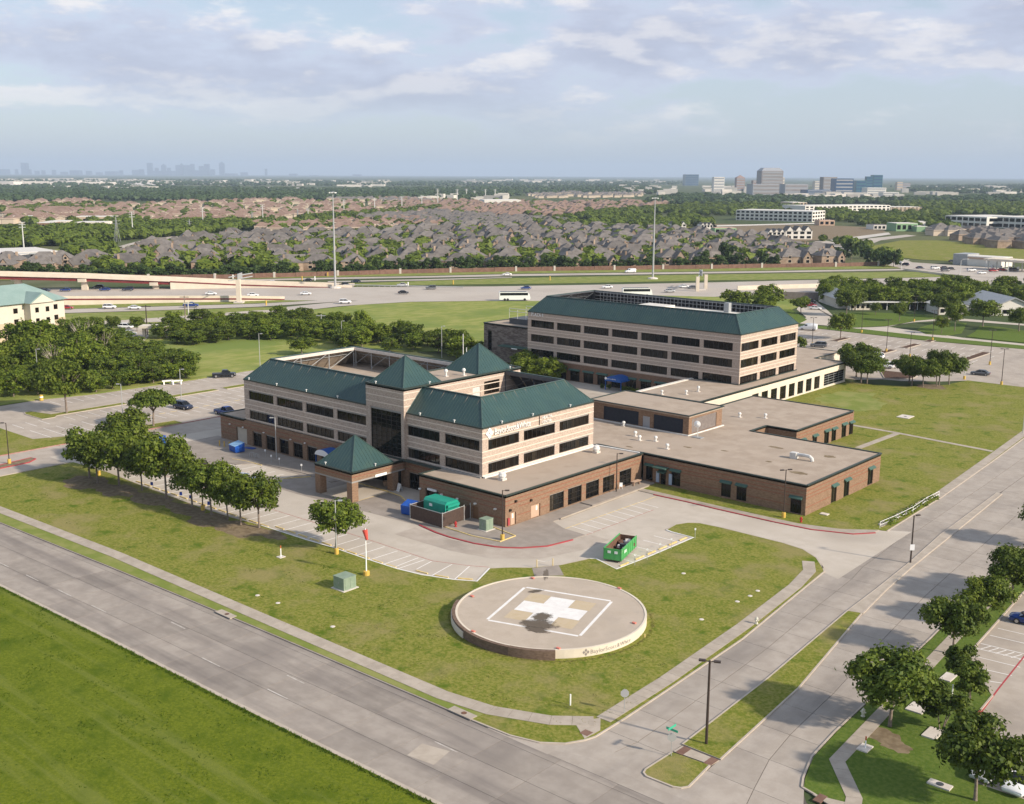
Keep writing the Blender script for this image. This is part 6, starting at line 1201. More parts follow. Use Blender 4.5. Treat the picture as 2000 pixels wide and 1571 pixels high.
# ------------------------------------------------------------------ trees
def leaf_cloud(name, blobs, n, size, mats, seed, shell=.55, droop=.25):
    """n leaf sprays spread through the outer part of a set of ellipsoid clumps (centre, radii); bent quads"""
    g = np.random.default_rng(seed); w = np.array([b[3] * b[4] * b[5] for b in blobs]) ** .7; idx = g.choice(len(blobs), n, p=w / w.sum()); B = np.array(blobs)[idx]
    d = g.normal(size=(n, 3)); d /= np.linalg.norm(d, axis=1)[:, None]; d[:, 2] = np.where(d[:, 2] < -.55, -d[:, 2] * .6, d[:, 2])
    rr = shell + (1 - shell) * g.random(n) ** .6; rr *= 1 + .12 * g.normal(size=n); far = g.random(n) < .10; rr = np.where(far, rr * g.uniform(1.05, 1.4, n), rr)
    c = B[:, :3] + d * B[:, 3:6] * rr[:, None]
    nr = d + g.normal(size=(n, 3)) * .55; nr[:, 2] += droop; nr /= np.linalg.norm(nr, axis=1)[:, None]
    a = np.cross(nr, g.normal(size=(n, 3))); a /= np.linalg.norm(a, axis=1)[:, None]; b = np.cross(nr, a)
    s = size * (.6 + .8 * g.random(n)); su = (s * .5)[:, None] * a; sv = (s * .36)[:, None] * b; bend = nr * (s * .12)[:, None]
    V = np.stack([c - su - bend, c + sv * .9, c + su - bend, c - sv], 1).reshape(-1, 3)
    me = bpy.data.meshes.new(name); me.vertices.add(4 * n); me.vertices.foreach_set('co', V.astype(np.float32).ravel()); me.loops.add(4 * n); me.loops.foreach_set('vertex_index', np.arange(4 * n, dtype=np.int32))
    me.polygons.add(n); me.polygons.foreach_set('loop_start', np.arange(0, 4 * n, 4, dtype=np.int32)); me.polygons.foreach_set('loop_total', np.full(n, 4, dtype=np.int32)); me.materials.append(M[mats]); me.update(); me.validate(); return me
def trunk_mesh(name, h, fork, r, limbs, m, seed, multi=1, spread=.5, sway=.15):
    q = random.Random(seed); mb = MB()
    for j in range(multi):
        ox, oy = (0, 0) if multi == 1 else (q.uniform(-.35, .35), q.uniform(-.35, .35)); tx, ty = ox * 2 + q.uniform(-sway, sway), oy * 2 + q.uniform(-sway, sway); rr = r if multi == 1 else r * .6
        mb.tube([(ox, oy, -.05), (ox, oy, .12), (ox + tx * .4, oy + ty * .4, fork * .5), (ox + tx, oy + ty, fork)], [rr * 1.5, rr * 1.05, rr * .85, rr * .75], 8)
        for k in range(limbs):
            a = 2 * math.pi * (k + q.random() * .6) / limbs; ln = (h - fork) * q.uniform(.65, .95); sp = spread * q.uniform(.7, 1.2); p0 = Vector((ox + tx, oy + ty, fork - .1)); p1 = p0 + Vector((math.cos(a) * ln * sp * .45, math.sin(a) * ln * sp * .45, ln * .45)); p2 = p0 + Vector((math.cos(a) * ln * sp, math.sin(a) * ln * sp, ln * .85))
            mb.tube([p0, p1, p2], [rr * .6, rr * .36, rr * .1], 6)
            for e in range(2):
                b = a + q.uniform(-1, 1); p3 = p1 + Vector((math.cos(b) * ln * .3, math.sin(b) * ln * .3, ln * q.uniform(.2, .4))); mb.tube([p1, p3], [rr * .26, rr * .06], 5)
    me = mb.mesh(name, M[m]); me.shade_smooth(); return me
def blobs_for(seed, w, h, base, n, flat=1.0, top=1.0):
    """clumps filling a crown of width w between base and h"""
    q = random.Random(seed); out = []; ch = h - base
    for k in range(n):
        t = (k + .5) / n; z = base + ch * (.14 + .72 * t); rad = w / 2 * math.sqrt(max(.1, 1 - (2 * (t * .86 + .03) - .95 * top) ** 2)) ; a = k * 2.4 + q.uniform(-.5, .5); rr = rad * q.uniform(.42, .84); s = w * q.uniform(.13, .215)
        out.append((math.cos(a) * rr, math.sin(a) * rr, z, s, s, s * .8 * flat))
    out.append((0, 0, base + ch * .58, w * .22, w * .22, ch * .26)); return out
TREES = {}
def tree_kind(key, name, label, n, leaf, m, seed, w, h, base, nb, tr, flat=1.0, cat='tree', bark='bark', shell=.55, top=1.0, crown='crown'):
    bl = blobs_for(seed, w, h, base, nb, flat, top); c = leaf_cloud('crown', bl, n, leaf, m, seed, shell); t = trunk_mesh('trunk', h, tr[0], tr[1], tr[2], bark, seed, *tr[3:]) if tr else None
    TREES[key] = (name, cat, c, t, w, h)
for i in range(5): tree_kind('oak%d' % i, 'oak_tree', '', 4300, .45, 'leaf_oak', 30 + i, 8, 7.6, 2.5, 17, (2.7, .17, 6, 1, .62))
for i in range(3): tree_kind('dark%d' % i, 'street_tree', '', 6800, .40, 'leaf_dark' if i < 2 else 'leaf_oak', 50 + i, 7.6, 7.2, 2.7, 18, (2.6, .16, 6, 1, .62))
for i in range(2): tree_kind('crape%d' % i, 'small_tree', '', 3800, .30, 'leaf_dark', 60 + i, 4.2, 4.6, 1.5, 9, (1.7, .09, 3, 3, .45))
DB = [(3.1 * math.cos(k * .898), 3.1 * math.sin(k * .898), 4.7, 1.5, 1.5, .8) for k in range(7)] + [(1.6 * math.cos(k * 1.257), 1.6 * math.sin(k * 1.257), 5.6, 1.6, 1.6, 1.0) for k in range(5)] + [(0, 0, 6.1, 1.5, 1.5, .9)]
TREES['dome'] = ('domed_tree', 'tree', leaf_cloud('crown', DB, 8000, .42, 'leaf_dark', 70), trunk_mesh('trunk', 6.4, 2.9, .2, 7, 'bark', 70, 1, .85), 9.2, 7.0)
for i in range(5): tree_kind('wood%d' % i, 'woodland_tree', '', 2600, .68, 'leaf_wood', 80 + i, 9, 10, .7, 18, (2.6, .22, 4, 1, .5))
for i in range(3): tree_kind('bright%d' % i, 'broad_tree', '', 3200, .66, 'leaf_bright', 90 + i, 9, 9, .9, 18, (2.4, .2, 4, 1, .5))
for i in range(3): tree_kind('hedge%d' % i, 'boundary_tree', '', 1300, .85, 'leaf_hedge', 100 + i, 8, 7, .2, 9, (1.5, .15, 3, 1, .4))
for i in range(2): tree_kind('shrub%d' % i, 'shrub', '', 900, .26, 'leaf_oak', 110 + i, 2.4, 1.6, .05, 6, None, cat='shrub')
for i in range(3): TREES['dead%d' % i] = ('bare_tree', 'tree', None, trunk_mesh('trunk', 9.5, 2.2, .22, 7, 'bark_dead', 120 + i, 2, .5, .5), 7, 9.5)
NT = [0]
def tree(key, x, y, h, w, label, group=None, rz=None, z=.1):
    name, cat, c, t, W0, H0 = TREES[key]; NT[0] += 1
    o = link(name, None, None, (x, y, z), rnd.uniform(0, 6.28) if rz is None else rz, (w / W0, w / W0, h / H0)); tag(o, label, cat, group); o.empty_display_size = .3
    if t is not None: link('trunk', t, o)
    if c is not None: link('crown', c, o)
    return o
row = [(-171.2, 87.3, 7.6, 8.4, 'oak_tree, first'), (-167.3, 86.6, 7.2, 8.0, ''), (-163.3, 88.2, 7.8, 8.6, ''), (-158.0, 89.2, 6.8, 6.6, ''), (-151.2, 89.4, 9.2, 9.0, ''), (-144.3, 89.6, 7.0, 7.0, ''), (-138.7, 89.3, 7.2, 7.2, ''), (-135.0, 89.6, 6.9, 6.0, ''), (-131.5, 89.4, 6.8, 6.4, ''), (-128.3, 90.3, 7.0, 7.6, '')]
rl_ = ['oak at the left end of the row along the stalls, near the drive', 'oak with a dense crown, second from the drive in the stall row', 'full oak in front of the big rear oak, third from the drive', 'narrow oak in the stall row behind the first blue sign', 'tallest oak in the middle of the stall row, sparse on its right', 'oak in the stall row just left of the lamp with the yellow base', 'oak in the stall row just right of the lamp with the yellow base', 'slim oak in the stall row, third from its right end', 'oak in the stall row, second from its right end', 'forked oak at the right end of the stall row']
for i, (x, y, h, w, _) in enumerate(row): tree('oak%d' % (i % 5), x, y, h * 1.10, w * 1.02, rl_[i], 'oaks in a row along the stalls')
tree('oak2', -176.5, 97.5, 9.0, 10.5, 'big rear oak behind the left end of the row', 'oaks in a row along the stalls'); tree('oak3', -172.8, 95.0, 8.2, 8.8, 'oak behind the row just right of the big rear oak', 'oaks in a row along the stalls')
tree('oak1', -113.1, 91.9, 6.7, 8.0, 'lone oak at the stall edge beside the lamp post'); tree('dome', -198.4, 115.4, 7.6, 9.6, 'umbrella-shaped dark tree on the small island with the red kerb'); tree('dark2', -223.2, 109.8, 11.0, 11.5, 'large spreading tree on the long island of the back lot')
for k, x, y, h, w, lb in (('dark0', -36.45, 94.2, 7.0, 8.4, 'large two-lobed street tree over the right sidewalk'), ('dark1', -38.0, 114, 6.3, 6.6, 'round street tree in the middle of the right verge'), ('dark2', -38.5, 124.6, 5.6, 6.0, 'street tree behind the round one, near the blue car'), ('dark0', -38.2, 133.5, 6.6, 7.2, 'left one of the two far street trees on the right verge'), ('dark1', -36.6, 137.5, 6.4, 6.8, 'right one of the two far street trees on the right verge'), ('crape0', -34.6, 106.4, 4.4, 4.2, 'small dark multi-stem tree beside the round street tree'), ('crape1', -32.4, 103.4, 4.2, 4.0, 'small dark multi-stem tree at the kerb corner'), ('crape0', -32.6, 96.6, 4.4, 5.0, 'dark bushy tree by the red kerb above the corner tree'), ('dark1', -26.1, 86.8, 7.0, 7.4, 'biggest street tree at the lower right corner beside the parked cars'), ('dark2', -41.0, 158, 6.5, 7.0, 'street tree at the right edge behind the far pair')): tree(k, x, y, h, w, lb, 'street trees on the right verge')
for k, x, y, h, w, lb in (('dark0', -113.9, 258.6, 7.5, 9.5, 'dark tree at the end of the link building, left stem'), ('dark1', -112.0, 257.8, 7.0, 8.6, 'dark tree at the end of the link building, right stem'), ('dark1', -118.5, 266, 8.5, 9.5, 'dark tree behind the end of the link building'), ('dark2', -105.0, 266.5, 6.8, 8.4, 'dark tree at the left of the planting-bed group'), ('dark0', -103, 263.2, 6.4, 7.0, 'slim dark tree in front of the planting bed'), ('dark1', -100.3, 263.2, 6.6, 6.8, 'dark tree at the lawn edge, second in the group'), ('dark2', -98.0, 265.9, 7.0, 7.0, 'dark tree at the lawn edge, middle of the group'), ('dark0', -98.4, 268.5, 8.6, 7.4, 'tallest dark tree in the group at the lawn edge'), ('dark1', -96.8, 270.6, 7.8, 7.6, 'dark tree at the right end of the group at the lawn edge')): tree(k, x, y, h, w, lb, 'dark trees round the planting bed')
for k, x, y, h, w, lb in (('bright0', -181, 209.5, 6.5, 9, 'leafy court tree beside the office corner'), ('bright1', -171.5, 208.2, 6.0, 8, 'leafy court tree in front of the office ground floor'), ('bright2', -176.5, 206.5, 5.5, 7.5, 'low leafy court tree nearest the back pyramid')): tree(k, x, y, h, w, lb, 'court trees by the office')
for x, y, s in ((-154.8, 209.6, .8), (-156.3, 209.4, .7), (-150.2, 209.8, .9), (-148.5, 209.9, .9), (-147.0, 209.7, .8)): tree('shrub%d' % rnd.randint(0, 1), x, y, 1.5 * s, 2.3 * s, 'clipped green shrub at the office entrance awning', 'shrubs at the office entrance')
# office lot and school
for k, x, y, h, w, lb in (('oak3', -151.0, 325.5, 8.2, 9.5, 'small umbrella tree on the narrow island of the office lot'), ('oak2', -132.3, 359.3, 5.6, 5.2, 'young tree on the left half of the loop lawn'), ('oak4', -131.2, 367.9, 9.2, 7.0, 'tall tree on the right half of the loop lawn'), ('oak1', -155, 380.2, 6.6, 6.4, 'round tree alone on the school lawn'), ('oak0', -128.5, 386.3, 9.2, 11, 'leaning tree at the footpath of the loop'), ('oak2', -115.6, 382.6, 8.0, 9.5, 'tree at the right end of the school side lawn'), ('oak3', -169, 392.3, 4.5, 5, 'small tree before the school windows'), ('oak4', -175.3, 381.5, 10, 10, 'tall dark tree at the left of the school lawn'), ('oak1', -191, 377, 6, 7.5, 'small tree on the bank of the school drive'), ('bright0', -207, 380, 9.5, 13, 'bright green spreading tree behind the office building, right one'), ('bright1', -213, 368, 8, 12, 'bright green spreading tree behind the office building, left one'), ('bright2', -203, 371, 7, 10, 'bright green tree behind the office building, lower one'), ('shrub0', -151.7, 300.7, 3.4, 4.6, 'rounded shrub beside the office end wall'), ('oak0', -146, 402, 9, 9, 'dark tree in front of the white school tower'), ('oak2', -152, 408, 8, 8, 'dark tree beside the school covered walk'), ('oak3', -181, 401, 8.5, 9, 'tree in front of the school hall gable')): tree(k, x, y, h, w, lb)
def in_poly(x, y, poly):
    c = False; j = len(poly) - 1
    for i in range(len(poly)):
        if (poly[i][1] > y) != (poly[j][1] > y) and x < (poly[j][0] - poly[i][0]) * (y - poly[i][1]) / (poly[j][1] - poly[i][1]) + poly[i][0]: c = not c
        j = i
    return c
def scatter(poly, gap, n, seed, tries=6000):
    """up to n spots inside a plan outline, at least gap apart"""
    q = random.Random(seed); out = []; xs = [p[0] for p in poly]; ys = [p[1] for p in poly]
    for _ in range(tries):
        x, y = q.uniform(min(xs), max(xs)), q.uniform(min(ys), max(ys))
        if in_poly(x, y, poly) and all((x - a) ** 2 + (y - b) ** 2 > gap * gap for a, b in out): out.append((x, y))
        if len(out) >= n: break
    return out
def pp(*pts): return [P(*p) for p in pts]
def woods_label(bright, px, py):
    zone = 'in front of the hotel' if px < 190 and py < 738 else 'at the left edge by the parking lot' if px < 130 else 'behind the long lot island' if px < 250 and py > 738 else 'below the hotel parking' if py < 715 else 'near the white benches' if px > 290 else 'in the middle'
    c = 'bright green' if bright else 'dark green'; return ('%s tree of the left woods %s' % (c, zone), '%s trees of the left woods %s' % (c, zone))
lw_ = pp((-60, 800), (0, 782), (60, 776), (130, 772), (200, 766), (280, 752), (368, 742), (372, 730), (355, 712), (318, 700), (285, 690), (255, 668), (200, 672), (130, 690), (60, 705), (-60, 728))
for i, (x, y) in enumerate(scatter(lw_, 4.6, 95, 3)):
    px, py = PX(x, y); big = px < 185 and py < 738; far_ = px > 195 and py < 720
    tree('bright%d' % (i % 3) if i % 6 == 0 else 'wood%d' % (i % 5), x, y, rnd.uniform(7, 10) if big else rnd.uniform(2.8, 4.4) if far_ else rnd.uniform(3.6, 6.6), rnd.uniform(7, 9.5) if big else rnd.uniform(5.5, 8), *woods_label(i % 6 == 0, px, py))
for px, py, h, w in ((160, 700, 12.5, 8), (112, 735, 9, 7), (196, 708, 11, 7), (178, 690, 11, 7), (120, 720, 9, 7), (60, 702, 12, 7)): tree('dead%d' % rnd.randint(0, 2), *P(px, py), h, w, 'pale bare-branched tree standing in the left woods', 'bare trees in the left woods')
for px, py, h, w in ((75, 712, 12.5, 12), (40, 706, 11, 10), (105, 708, 10, 9), (195, 706, 10.5, 10)): tree('wood%d' % rnd.randint(0, 4), *P(px, py), h, w, 'tall tree in front of the hotel in the left woods', 'tall trees before the hotel')
def hedge_label(bright, p):
    zone = 'at its left end by the hotel parking' if p[0] < 460 else 'left of the thin lamp post' if p[0] < 640 else 'behind the hospital pyramids' if p[0] < 800 else 'near the annex'
    c = 'bright' if bright else 'dark'; return ('%s bushy tree of the long hedgerow %s' % (c, zone), '%s hedgerow trees %s' % (c, zone))
mw = pp((312, 664), (360, 676), (420, 672), (470, 664), (540, 664), (620, 670), (680, 684), (750, 688), (840, 690), (935, 706), (948, 700), (925, 684), (830, 672), (760, 660), (700, 658), (640, 636), (560, 630), (500, 632), (420, 632), (340, 644))
for i, (x, y) in enumerate(scatter(mw, 5.2, 75, 5)):
    tree('bright%d' % (i % 3) if i % 4 == 0 else 'wood%d' % (i % 5), x, y, rnd.uniform(3.8, 6.6), rnd.uniform(6, 9), *hedge_label(i % 4 == 0, PX(x, y)))
for px, py, lb in ((190, 650, 'small round tree on the hotel grass, left one'), (222, 648, 'small round tree on the hotel grass, right one'), (268, 648, 'sparse small tree on the hotel grass'), (590, 694, 'round bush tree standing alone at the field edge')): tree('oak%d' % rnd.randint(0, 4), *P(px, py), 4.8, 5.2 if px < 500 else 9, lb)
tree('bright1', *P(708, 652), 7.5, 6.5, 'upright bright tree rising above the hedgerow'); tree('bright0', *P(905, 706), 7, 8.5, 'bright tree at the right end of the hedgerow beside the annex')
def belt_label(bright, px):
    zone = 'behind the school hall' if px < 1700 else 'behind the covered walk' if px < 1830 else 'behind the white school tower' if px < 1920 else 'behind the right school wing'
    c = 'bright' if bright else 'dark'; return ('%s leafy tree of the belt %s' % (c, zone), '%s belt trees %s' % (c, zone))
sw_ = pp((1604, 598), (1640, 596), (1700, 604), (1800, 607), (1900, 603), (2010, 600), (2030, 578), (1940, 574), (1850, 574), (1790, 580), (1690, 578), (1612, 570))
for i, (x, y) in enumerate(scatter(sw_, 6.0, 62, 9)): tree('bright%d' % (i % 3) if i % 2 else 'wood%d' % (i % 5), x, y, rnd.uniform(6, 9.5), rnd.uniform(8, 11.5), *belt_label(i % 2, PX(x, y)[0]))
for i in range(92):
    px = 10 + i * 16.6 + rnd.uniform(-7, 7); py = np.interp(px, [-30, 300, 536, 782, 1008, 1295, 1500], [546, 546.5, 542.5, 535, 530.5, 526.5, 523.5]) - rnd.uniform(2.2, 4.0)
    if 580 < px < 622 or (1150 < px < 1500 and rnd.random() < .25): continue
    x, y = P(px, py); tree('hedge%d' % (i % 3), x, y, rnd.uniform(4.0, 7.8), rnd.uniform(7, 10.5), 'dark clipped-looking tree just behind the brick highway wall', 'trees behind the brick wall')
for px, py, h in ((1640, 513, 9), (1662, 508, 13), (1684, 505, 10), (1700, 518, 10), (1715, 515, 8), (1728, 521, 8), (1745, 522, 10), (1733, 520, 9), (1420, 517, 13), (1375, 519, 9), (1490, 520, 9)): tree('hedge%d' % rnd.randint(0, 2), *P(px, py), h, h * .95, 'rounded dark tree near the end of the brick highway wall', 'trees at the wall end by the junction')


# loose tufts in the grass, denser along edges
def tufts(name, spots, m, parent, z):
    g = np.random.default_rng(len(spots)); vs, fs = [], []
    for x, y, s in spots:
        for k in range(4):
            a = g.uniform(0, 6.28); r = s * g.uniform(.2, .9); bx, by = x + r * math.cos(a), y + r * math.sin(a); w = s * .22; h = s * g.uniform(.5, 1.1); b = g.uniform(0, 6.28); n = len(vs)
            vs += [(bx - w * math.cos(b), by - w * math.sin(b), z), (bx + w * math.cos(b), by + w * math.sin(b), z), (bx + g.uniform(-.5, .5) * s, by + g.uniform(-.5, .5) * s, z + h)]; fs.append((n, n + 1, n + 2))
    return stuff(MB().add(vs, fs).build(name, M[m], parent))
def tuft_spots():
    q = random.Random(5); F = []; D = []
    for i in range(420):                       # clumps of clumps in the near field
        cx, cy = q.uniform(-150, -52), q.uniform(20, 55.5); k = q.randint(4, 26)
        for j in range(k): F.append((cx + q.gauss(0, .7), min(cy + q.gauss(0, .5), poly_at(A_NEAR, cx) - .5), q.uniform(.07, .17)))
    for i in range(2600):
        x = q.uniform(-160, -50); F.append((x, poly_at(A_NEAR, x) - .3 - abs(q.gauss(0, .22)), q.uniform(.1, .24)))
    for i in range(420):
        cx, cy = q.uniform(-180, -57), q.uniform(72, 91); k = q.randint(3, 14)
        if (cx - HX) ** 2 + (cy - HY) ** 2 < 150: continue
        for j in range(k): (D if i % 3 else F).append((cx + q.gauss(0, .5), cy + q.gauss(0, .4), q.uniform(.06, .15)))
    for i in range(1300):
        a = q.uniform(0, 6.28); r = HR + .55 + abs(q.gauss(0, .2)); D.append((HX + r * math.cos(a), HY + r * math.sin(a), q.uniform(.07, .16)))
    return F, D
_F, _D = tuft_spots(); tufts('grass_tufts', _F, 'grass_tuft', None, .11); tufts('grass_tufts', _D, 'grass_tuft_dry', None, .11)
# ------------------------------------------------------------------ highway
def band(name, pts, m, z=.03, th=None):
    return struct(MB().sheet(pts, z).build(name, M[m]))
band('highway', pp((-200, 560), (0, 565), (480, 562), (660, 562), (700, 561), (960, 560), (1200, 556), (1400, 552), (1560, 548), (1700, 545), (1860, 541), (2060, 536), (2060, 552), (1860, 558), (1700, 566), (1560, 574), (1440, 578), (1200, 590), (1060, 592), (960, 588), (800, 590), (700, 596), (660, 599), (600, 606), (560, 609), (560, 600), (640, 592), (700, 588), (560, 587), (480, 584), (0, 580), (-200, 578)), 'highway', .06)
band('frontage_road', pp((-200, 612), (130, 604.5), (500, 594), (640, 586.5), (660, 585), (705, 586), (660, 590), (500, 600), (300, 607), (130, 612), (-200, 622)), 'highway', .075)
band('access_road', pp((130, 638), (240, 632), (420, 625), (520, 612), (600, 606), (600, 603), (500, 607), (380, 616), (240, 626), (130, 631)), 'drive_concrete', .085)
band('far_frontage_road', pp((300, 551), (500, 549), (640, 546), (830, 543), (1000, 540), (1300, 536), (1500, 533), (1800, 528), (1800, 525), (1500, 530), (1300, 532.5), (1000, 536), (830, 540), (640, 543), (500, 546), (300, 547)), 'highway', .10)
band('highway_ramp', pp((640, 552), (830, 548.5), (1000, 543), (1000, 542), (830, 546), (640, 550)), 'highway', .11)
band('road_verge', pp((-200, 650), (130, 631), (240, 626), (380, 616), (500, 607), (600, 603), (700, 594), (800, 589), (800, 586), (720, 587), (640, 592), (560, 600), (500, 601), (130, 613), (-200, 624)), 'verge', .045)
band('road_verge', pp((-200, 611), (130, 604), (500, 593), (640, 586), (760, 583.5), (960, 573), (960, 571), (760, 580), (600, 586.5), (480, 585), (-200, 579)), 'verge', .04)
band('highway_median', pp((640, 556), (830, 549), (1000, 543.5), (1300, 538), (1560, 534), (1800, 531), (1850, 541), (1700, 544), (1560, 546), (1400, 548), (1100, 554), (830, 557), (640, 561)), 'verge', .05)
band('wall_verge', pp((-200, 549), (300, 546), (500, 545), (640, 542), (830, 539), (1000, 535), (1300, 531.5), (1500, 529), (1790, 524), (1790, 517), (1500, 522), (1300, 524), (1000, 529), (640, 539), (500, 543), (-200, 546)), 'verge', .09)
band('field_east', pp((700, 596), (800, 591), (960, 589), (1060, 593), (1200, 591), (1300, 585), (1440, 579), (1560, 575), (1560, 600), (1480, 630), (1100, 640), (900, 700), (760, 655), (640, 625), (600, 609)), 'hayfield', .055)
band('junction', pp((1740, 512), (1780, 513), (1900, 521), (2060, 530), (2060, 549), (1900, 541), (1810, 531), (1770, 527), (1735, 519)), 'highway', .12)
band('junction_road', pp((1740, 516), (1790, 516), (1760, 505), (1680, 486), (1720, 470), (1790, 461), (1770, 459), (1700, 466), (1650, 478), (1610, 470), (1590, 472), (1650, 488), (1710, 503)), 'highway', .13)
band('meadow', pp((1698, 482), (1760, 470), (1830, 470), (2060, 490), (2060, 515), (1900, 512), (1800, 508), (1730, 500)), 'lawn', .10)
band('wood_road', pp((210, 494), (262, 493), (285, 478), (350, 466), (345, 461), (270, 472), (240, 480), (215, 489)), 'highway', .3)
band('open_field', pp((-100, 500), (100, 490), (180, 474), (230, 476), (215, 490), (120, 500), (-100, 506)), 'verge', .2)
band('open_field', pp((1130, 448), (1180, 430), (1390, 432), (1400, 444), (1280, 452)), 'lawn', .2)
band('bare_ground', pp((1330, 448), (1400, 438), (1590, 440), (1720, 445), (1735, 458), (1600, 470), (1540, 474), (1400, 462)), 'soil', .2)
band('construction_road', pp((1620, 470), (1735, 455), (1740, 459), (1640, 474)), 'far_pale', .4); band('construction_road', pp((1340, 457), (1460, 456), (1480, 460), (1350, 462)), 'far_pale', .4); band('construction_road', pp((1400, 441), (1600, 436), (1600, 438), (1400, 443.5)), 'far_pale', .4)
# elevated ramp on the left: deck, red girders, cast parapets and piers
fly = thing('flyover_ramp', 'cream and dark red concrete flyover ramp descending beside the highway', 'flyover', (*RD(-180, 481), 0))
path = [(-330, 459, 8.6), (-260, 468, 7.8), (-219, 474, 7.0), (-186, 480, 5.7), (-150, 487, 3.7), (-121, 494, 1.7), (-95, 496.5, .75), (-72, 498, .08)]
def ribbon(parent, name, path, o0, o1, z0, z1, m):
    mb = MB(); vs = []
    for r, d, z in path:
        for o in (o0, o1):
            x, y = RD(r, d + o)
            for k in (z0, z1): vs.append((x, y, max(z + k, -.02)))
    n = len(path); fs = []
    for i in range(n - 1):
        a = 4 * i; b = a + 4; fs += [(a, b, b + 1, a + 1), (a + 1, b + 1, b + 3, a + 3), (a + 3, b + 3, b + 2, a + 2), (a + 2, b + 2, b, a)]
    fs += [(0, 1, 3, 2), (4 * n - 4, 4 * n - 2, 4 * n - 1, 4 * n - 3)]
    return mb.add(vs, fs).build(name, M[m], parent)
ribbon(fly, 'deck', path, 0, 8.5, -.3, 0, 'highway'); ribbon(fly, 'parapet', path, -.35, -.01, -.32, 1.05, 'cast_cream'); ribbon(fly, 'parapet', path, 8.51, 8.85, -.32, 1.05, 'cast_cream')
ribbon(fly, 'girder', path[:6], .4, 1.1, -1.7, -.31, 'girder_red'); ribbon(fly, 'girder', path[:6], 7.4, 8.1, -1.7, -.31, 'girder_red'); ribbon(fly, 'girder_band', path[4:], -.42, -.36, -.55, -.05, 'girder_red'); ribbon(fly, 'abutment_wall', path[4:], -.2, 8.6, -6, -.31, 'cast_cream')
for r, d, h in ((-213.5, 477, 6.0), (-186, 480, 5.2), (-157, 486, 3.2), (-250, 470, 6.8)):
    x, y = RD(r, d + 3); MB().rbox(x, y, 0, h - 1.5, 2.6, 1.6, math.atan2(RT[1], RT[0])).build('pier', M['cast_cream'], fly); x, y = RD(r, d + 4); MB().rbox(x, y, h - 1.5, h - .1, 3.4, 9.0, math.atan2(RT[1], RT[0])).build('pier_cap', M['cast_cream'], fly)
wallr = thing('retaining_wall', 'low cream and red retaining wall along the near highway edge', 'wall', (*RD(-140, 441), 0))
wp = [(-330, 424, 3.0), (-172, 425, 2.7), (-140, 434, 2.0), (-108, 441, 1.4), (-92, 447, .5)]
ribbon(wallr, 'wall_face', wp, 0, .5, -6, -.7, 'cast_cream'); ribbon(wallr, 'red_band', wp, -.06, .5, -.69, -.1, 'girder_red'); ribbon(wallr, 'parapet', wp, -.03, .47, -.09, .9, 'cast_cream')
def gantry(px, py, h, label, w=3.0, sep=4.6, beam=False):
    x, y = P(px, py); t = thing('sign_gantry', label, 'gantry', (x, y, 0)); a = math.atan2(RT[1], RT[0])
    for s in ((0,) if not beam else (-.5, .5)): MB().rbox(x + FW[0] * s * sep * 2 + RT[0] * s * sep, y + FW[1] * s * sep * 2 + RT[1] * s * sep, 0, h, w * .55, w * .55, a).build('pier', M['cast_cream'], t)
    fx_, fy_ = FW[0] * 14, FW[1] * 14; mb = MB()
    for zz in (h, h + 1.3): mb.tube([(x - FW[0] * 5 - RT[0] * 2.4, y - FW[1] * 5 - RT[1] * 2.4, zz), (x + fx_ + RT[0] * 2.4, y + fy_ + RT[1] * 2.4, zz)], .22, 5)
    mb.build('truss', M['pole_galv'], t); MB().rbox(x + FW[0] * 3, y + FW[1] * 3, h - .2, h + 2.2, .35, 7, a).build('sign_panel', M['sign_back'], t); MB().rbox(x, y, 0, .5, 3.6, 3.6, a).build('footing', M['stone_pale'], t)
gantry(467, 592, 9.2, 'cream pier of the overhead sign gantry beside the retaining wall'); gantry(1370, 567, 6.4, 'twin cream piers of the sign gantry right of the right light mast', 2.6, 5.5, True)
for px, py, ty, lb in ((655, 563, 376, 'tall steel high-mast light left of the picture centre'), (1275, 545, 387, 'tall steel high-mast light standing on the highway median')):
    x, y = P(px, py); h = hgt(px, py, ty); t = thing('high_mast_light', lb, 'light mast', (x, y, 0), 0, 'high-mast highway lights'); MB().tube([(x, y, 0), (x, y, h * .5), (x, y, h)], [.52, .38, .2], 10).build('mast', M['pole_galv'], t); a = math.atan2(RT[1], RT[0])
    MB().lathe(x, y, [(2.6, 0), (2.4, .5), (.8, .9), (.001, .9)], 14).build('footing', M['stone_pale'], t); MB().lathe(x, y, [(.3, h - .4), (1.0, h - .1), (1.0, h + .15), (.001, h + .3)], 12).build('ring', M['pole_galv'], t)
    for k in range(6): MB().rbox(x + 1.35 * math.cos(k * 1.047), y + 1.35 * math.sin(k * 1.047), h - .35, h + .05, .7, .5, k * 1.047).build('lamp_head', M['lamp_lens'], t)
for px, py, ty, m in ((288, 655, 596, 'pole_bronze'), (362, 620, 578, 'bark'), (369, 626, 590, 'pole_pale'), (628, 645, 614, 'pole_galv')):
    x, y = P(px, py); h = hgt(px, py, ty); t = thing('utility_pole', 'tall %s utility pole beside the hotel road' % {'pole_bronze': 'dark lamp', 'bark': 'timber', 'pole_pale': 'pale leaning', 'pole_galv': 'thin grey'}[m], 'utility pole', (x, y, 0)); MB().tube([(x, y, 0), (x, y, h)], [.22, .14], 7).build('pole', M[m], t); MB().rbox(x, y, h - .6, h - .35, 3.2, .2, math.atan2(RT[1], RT[0])).build('crossarm', M[m], t)
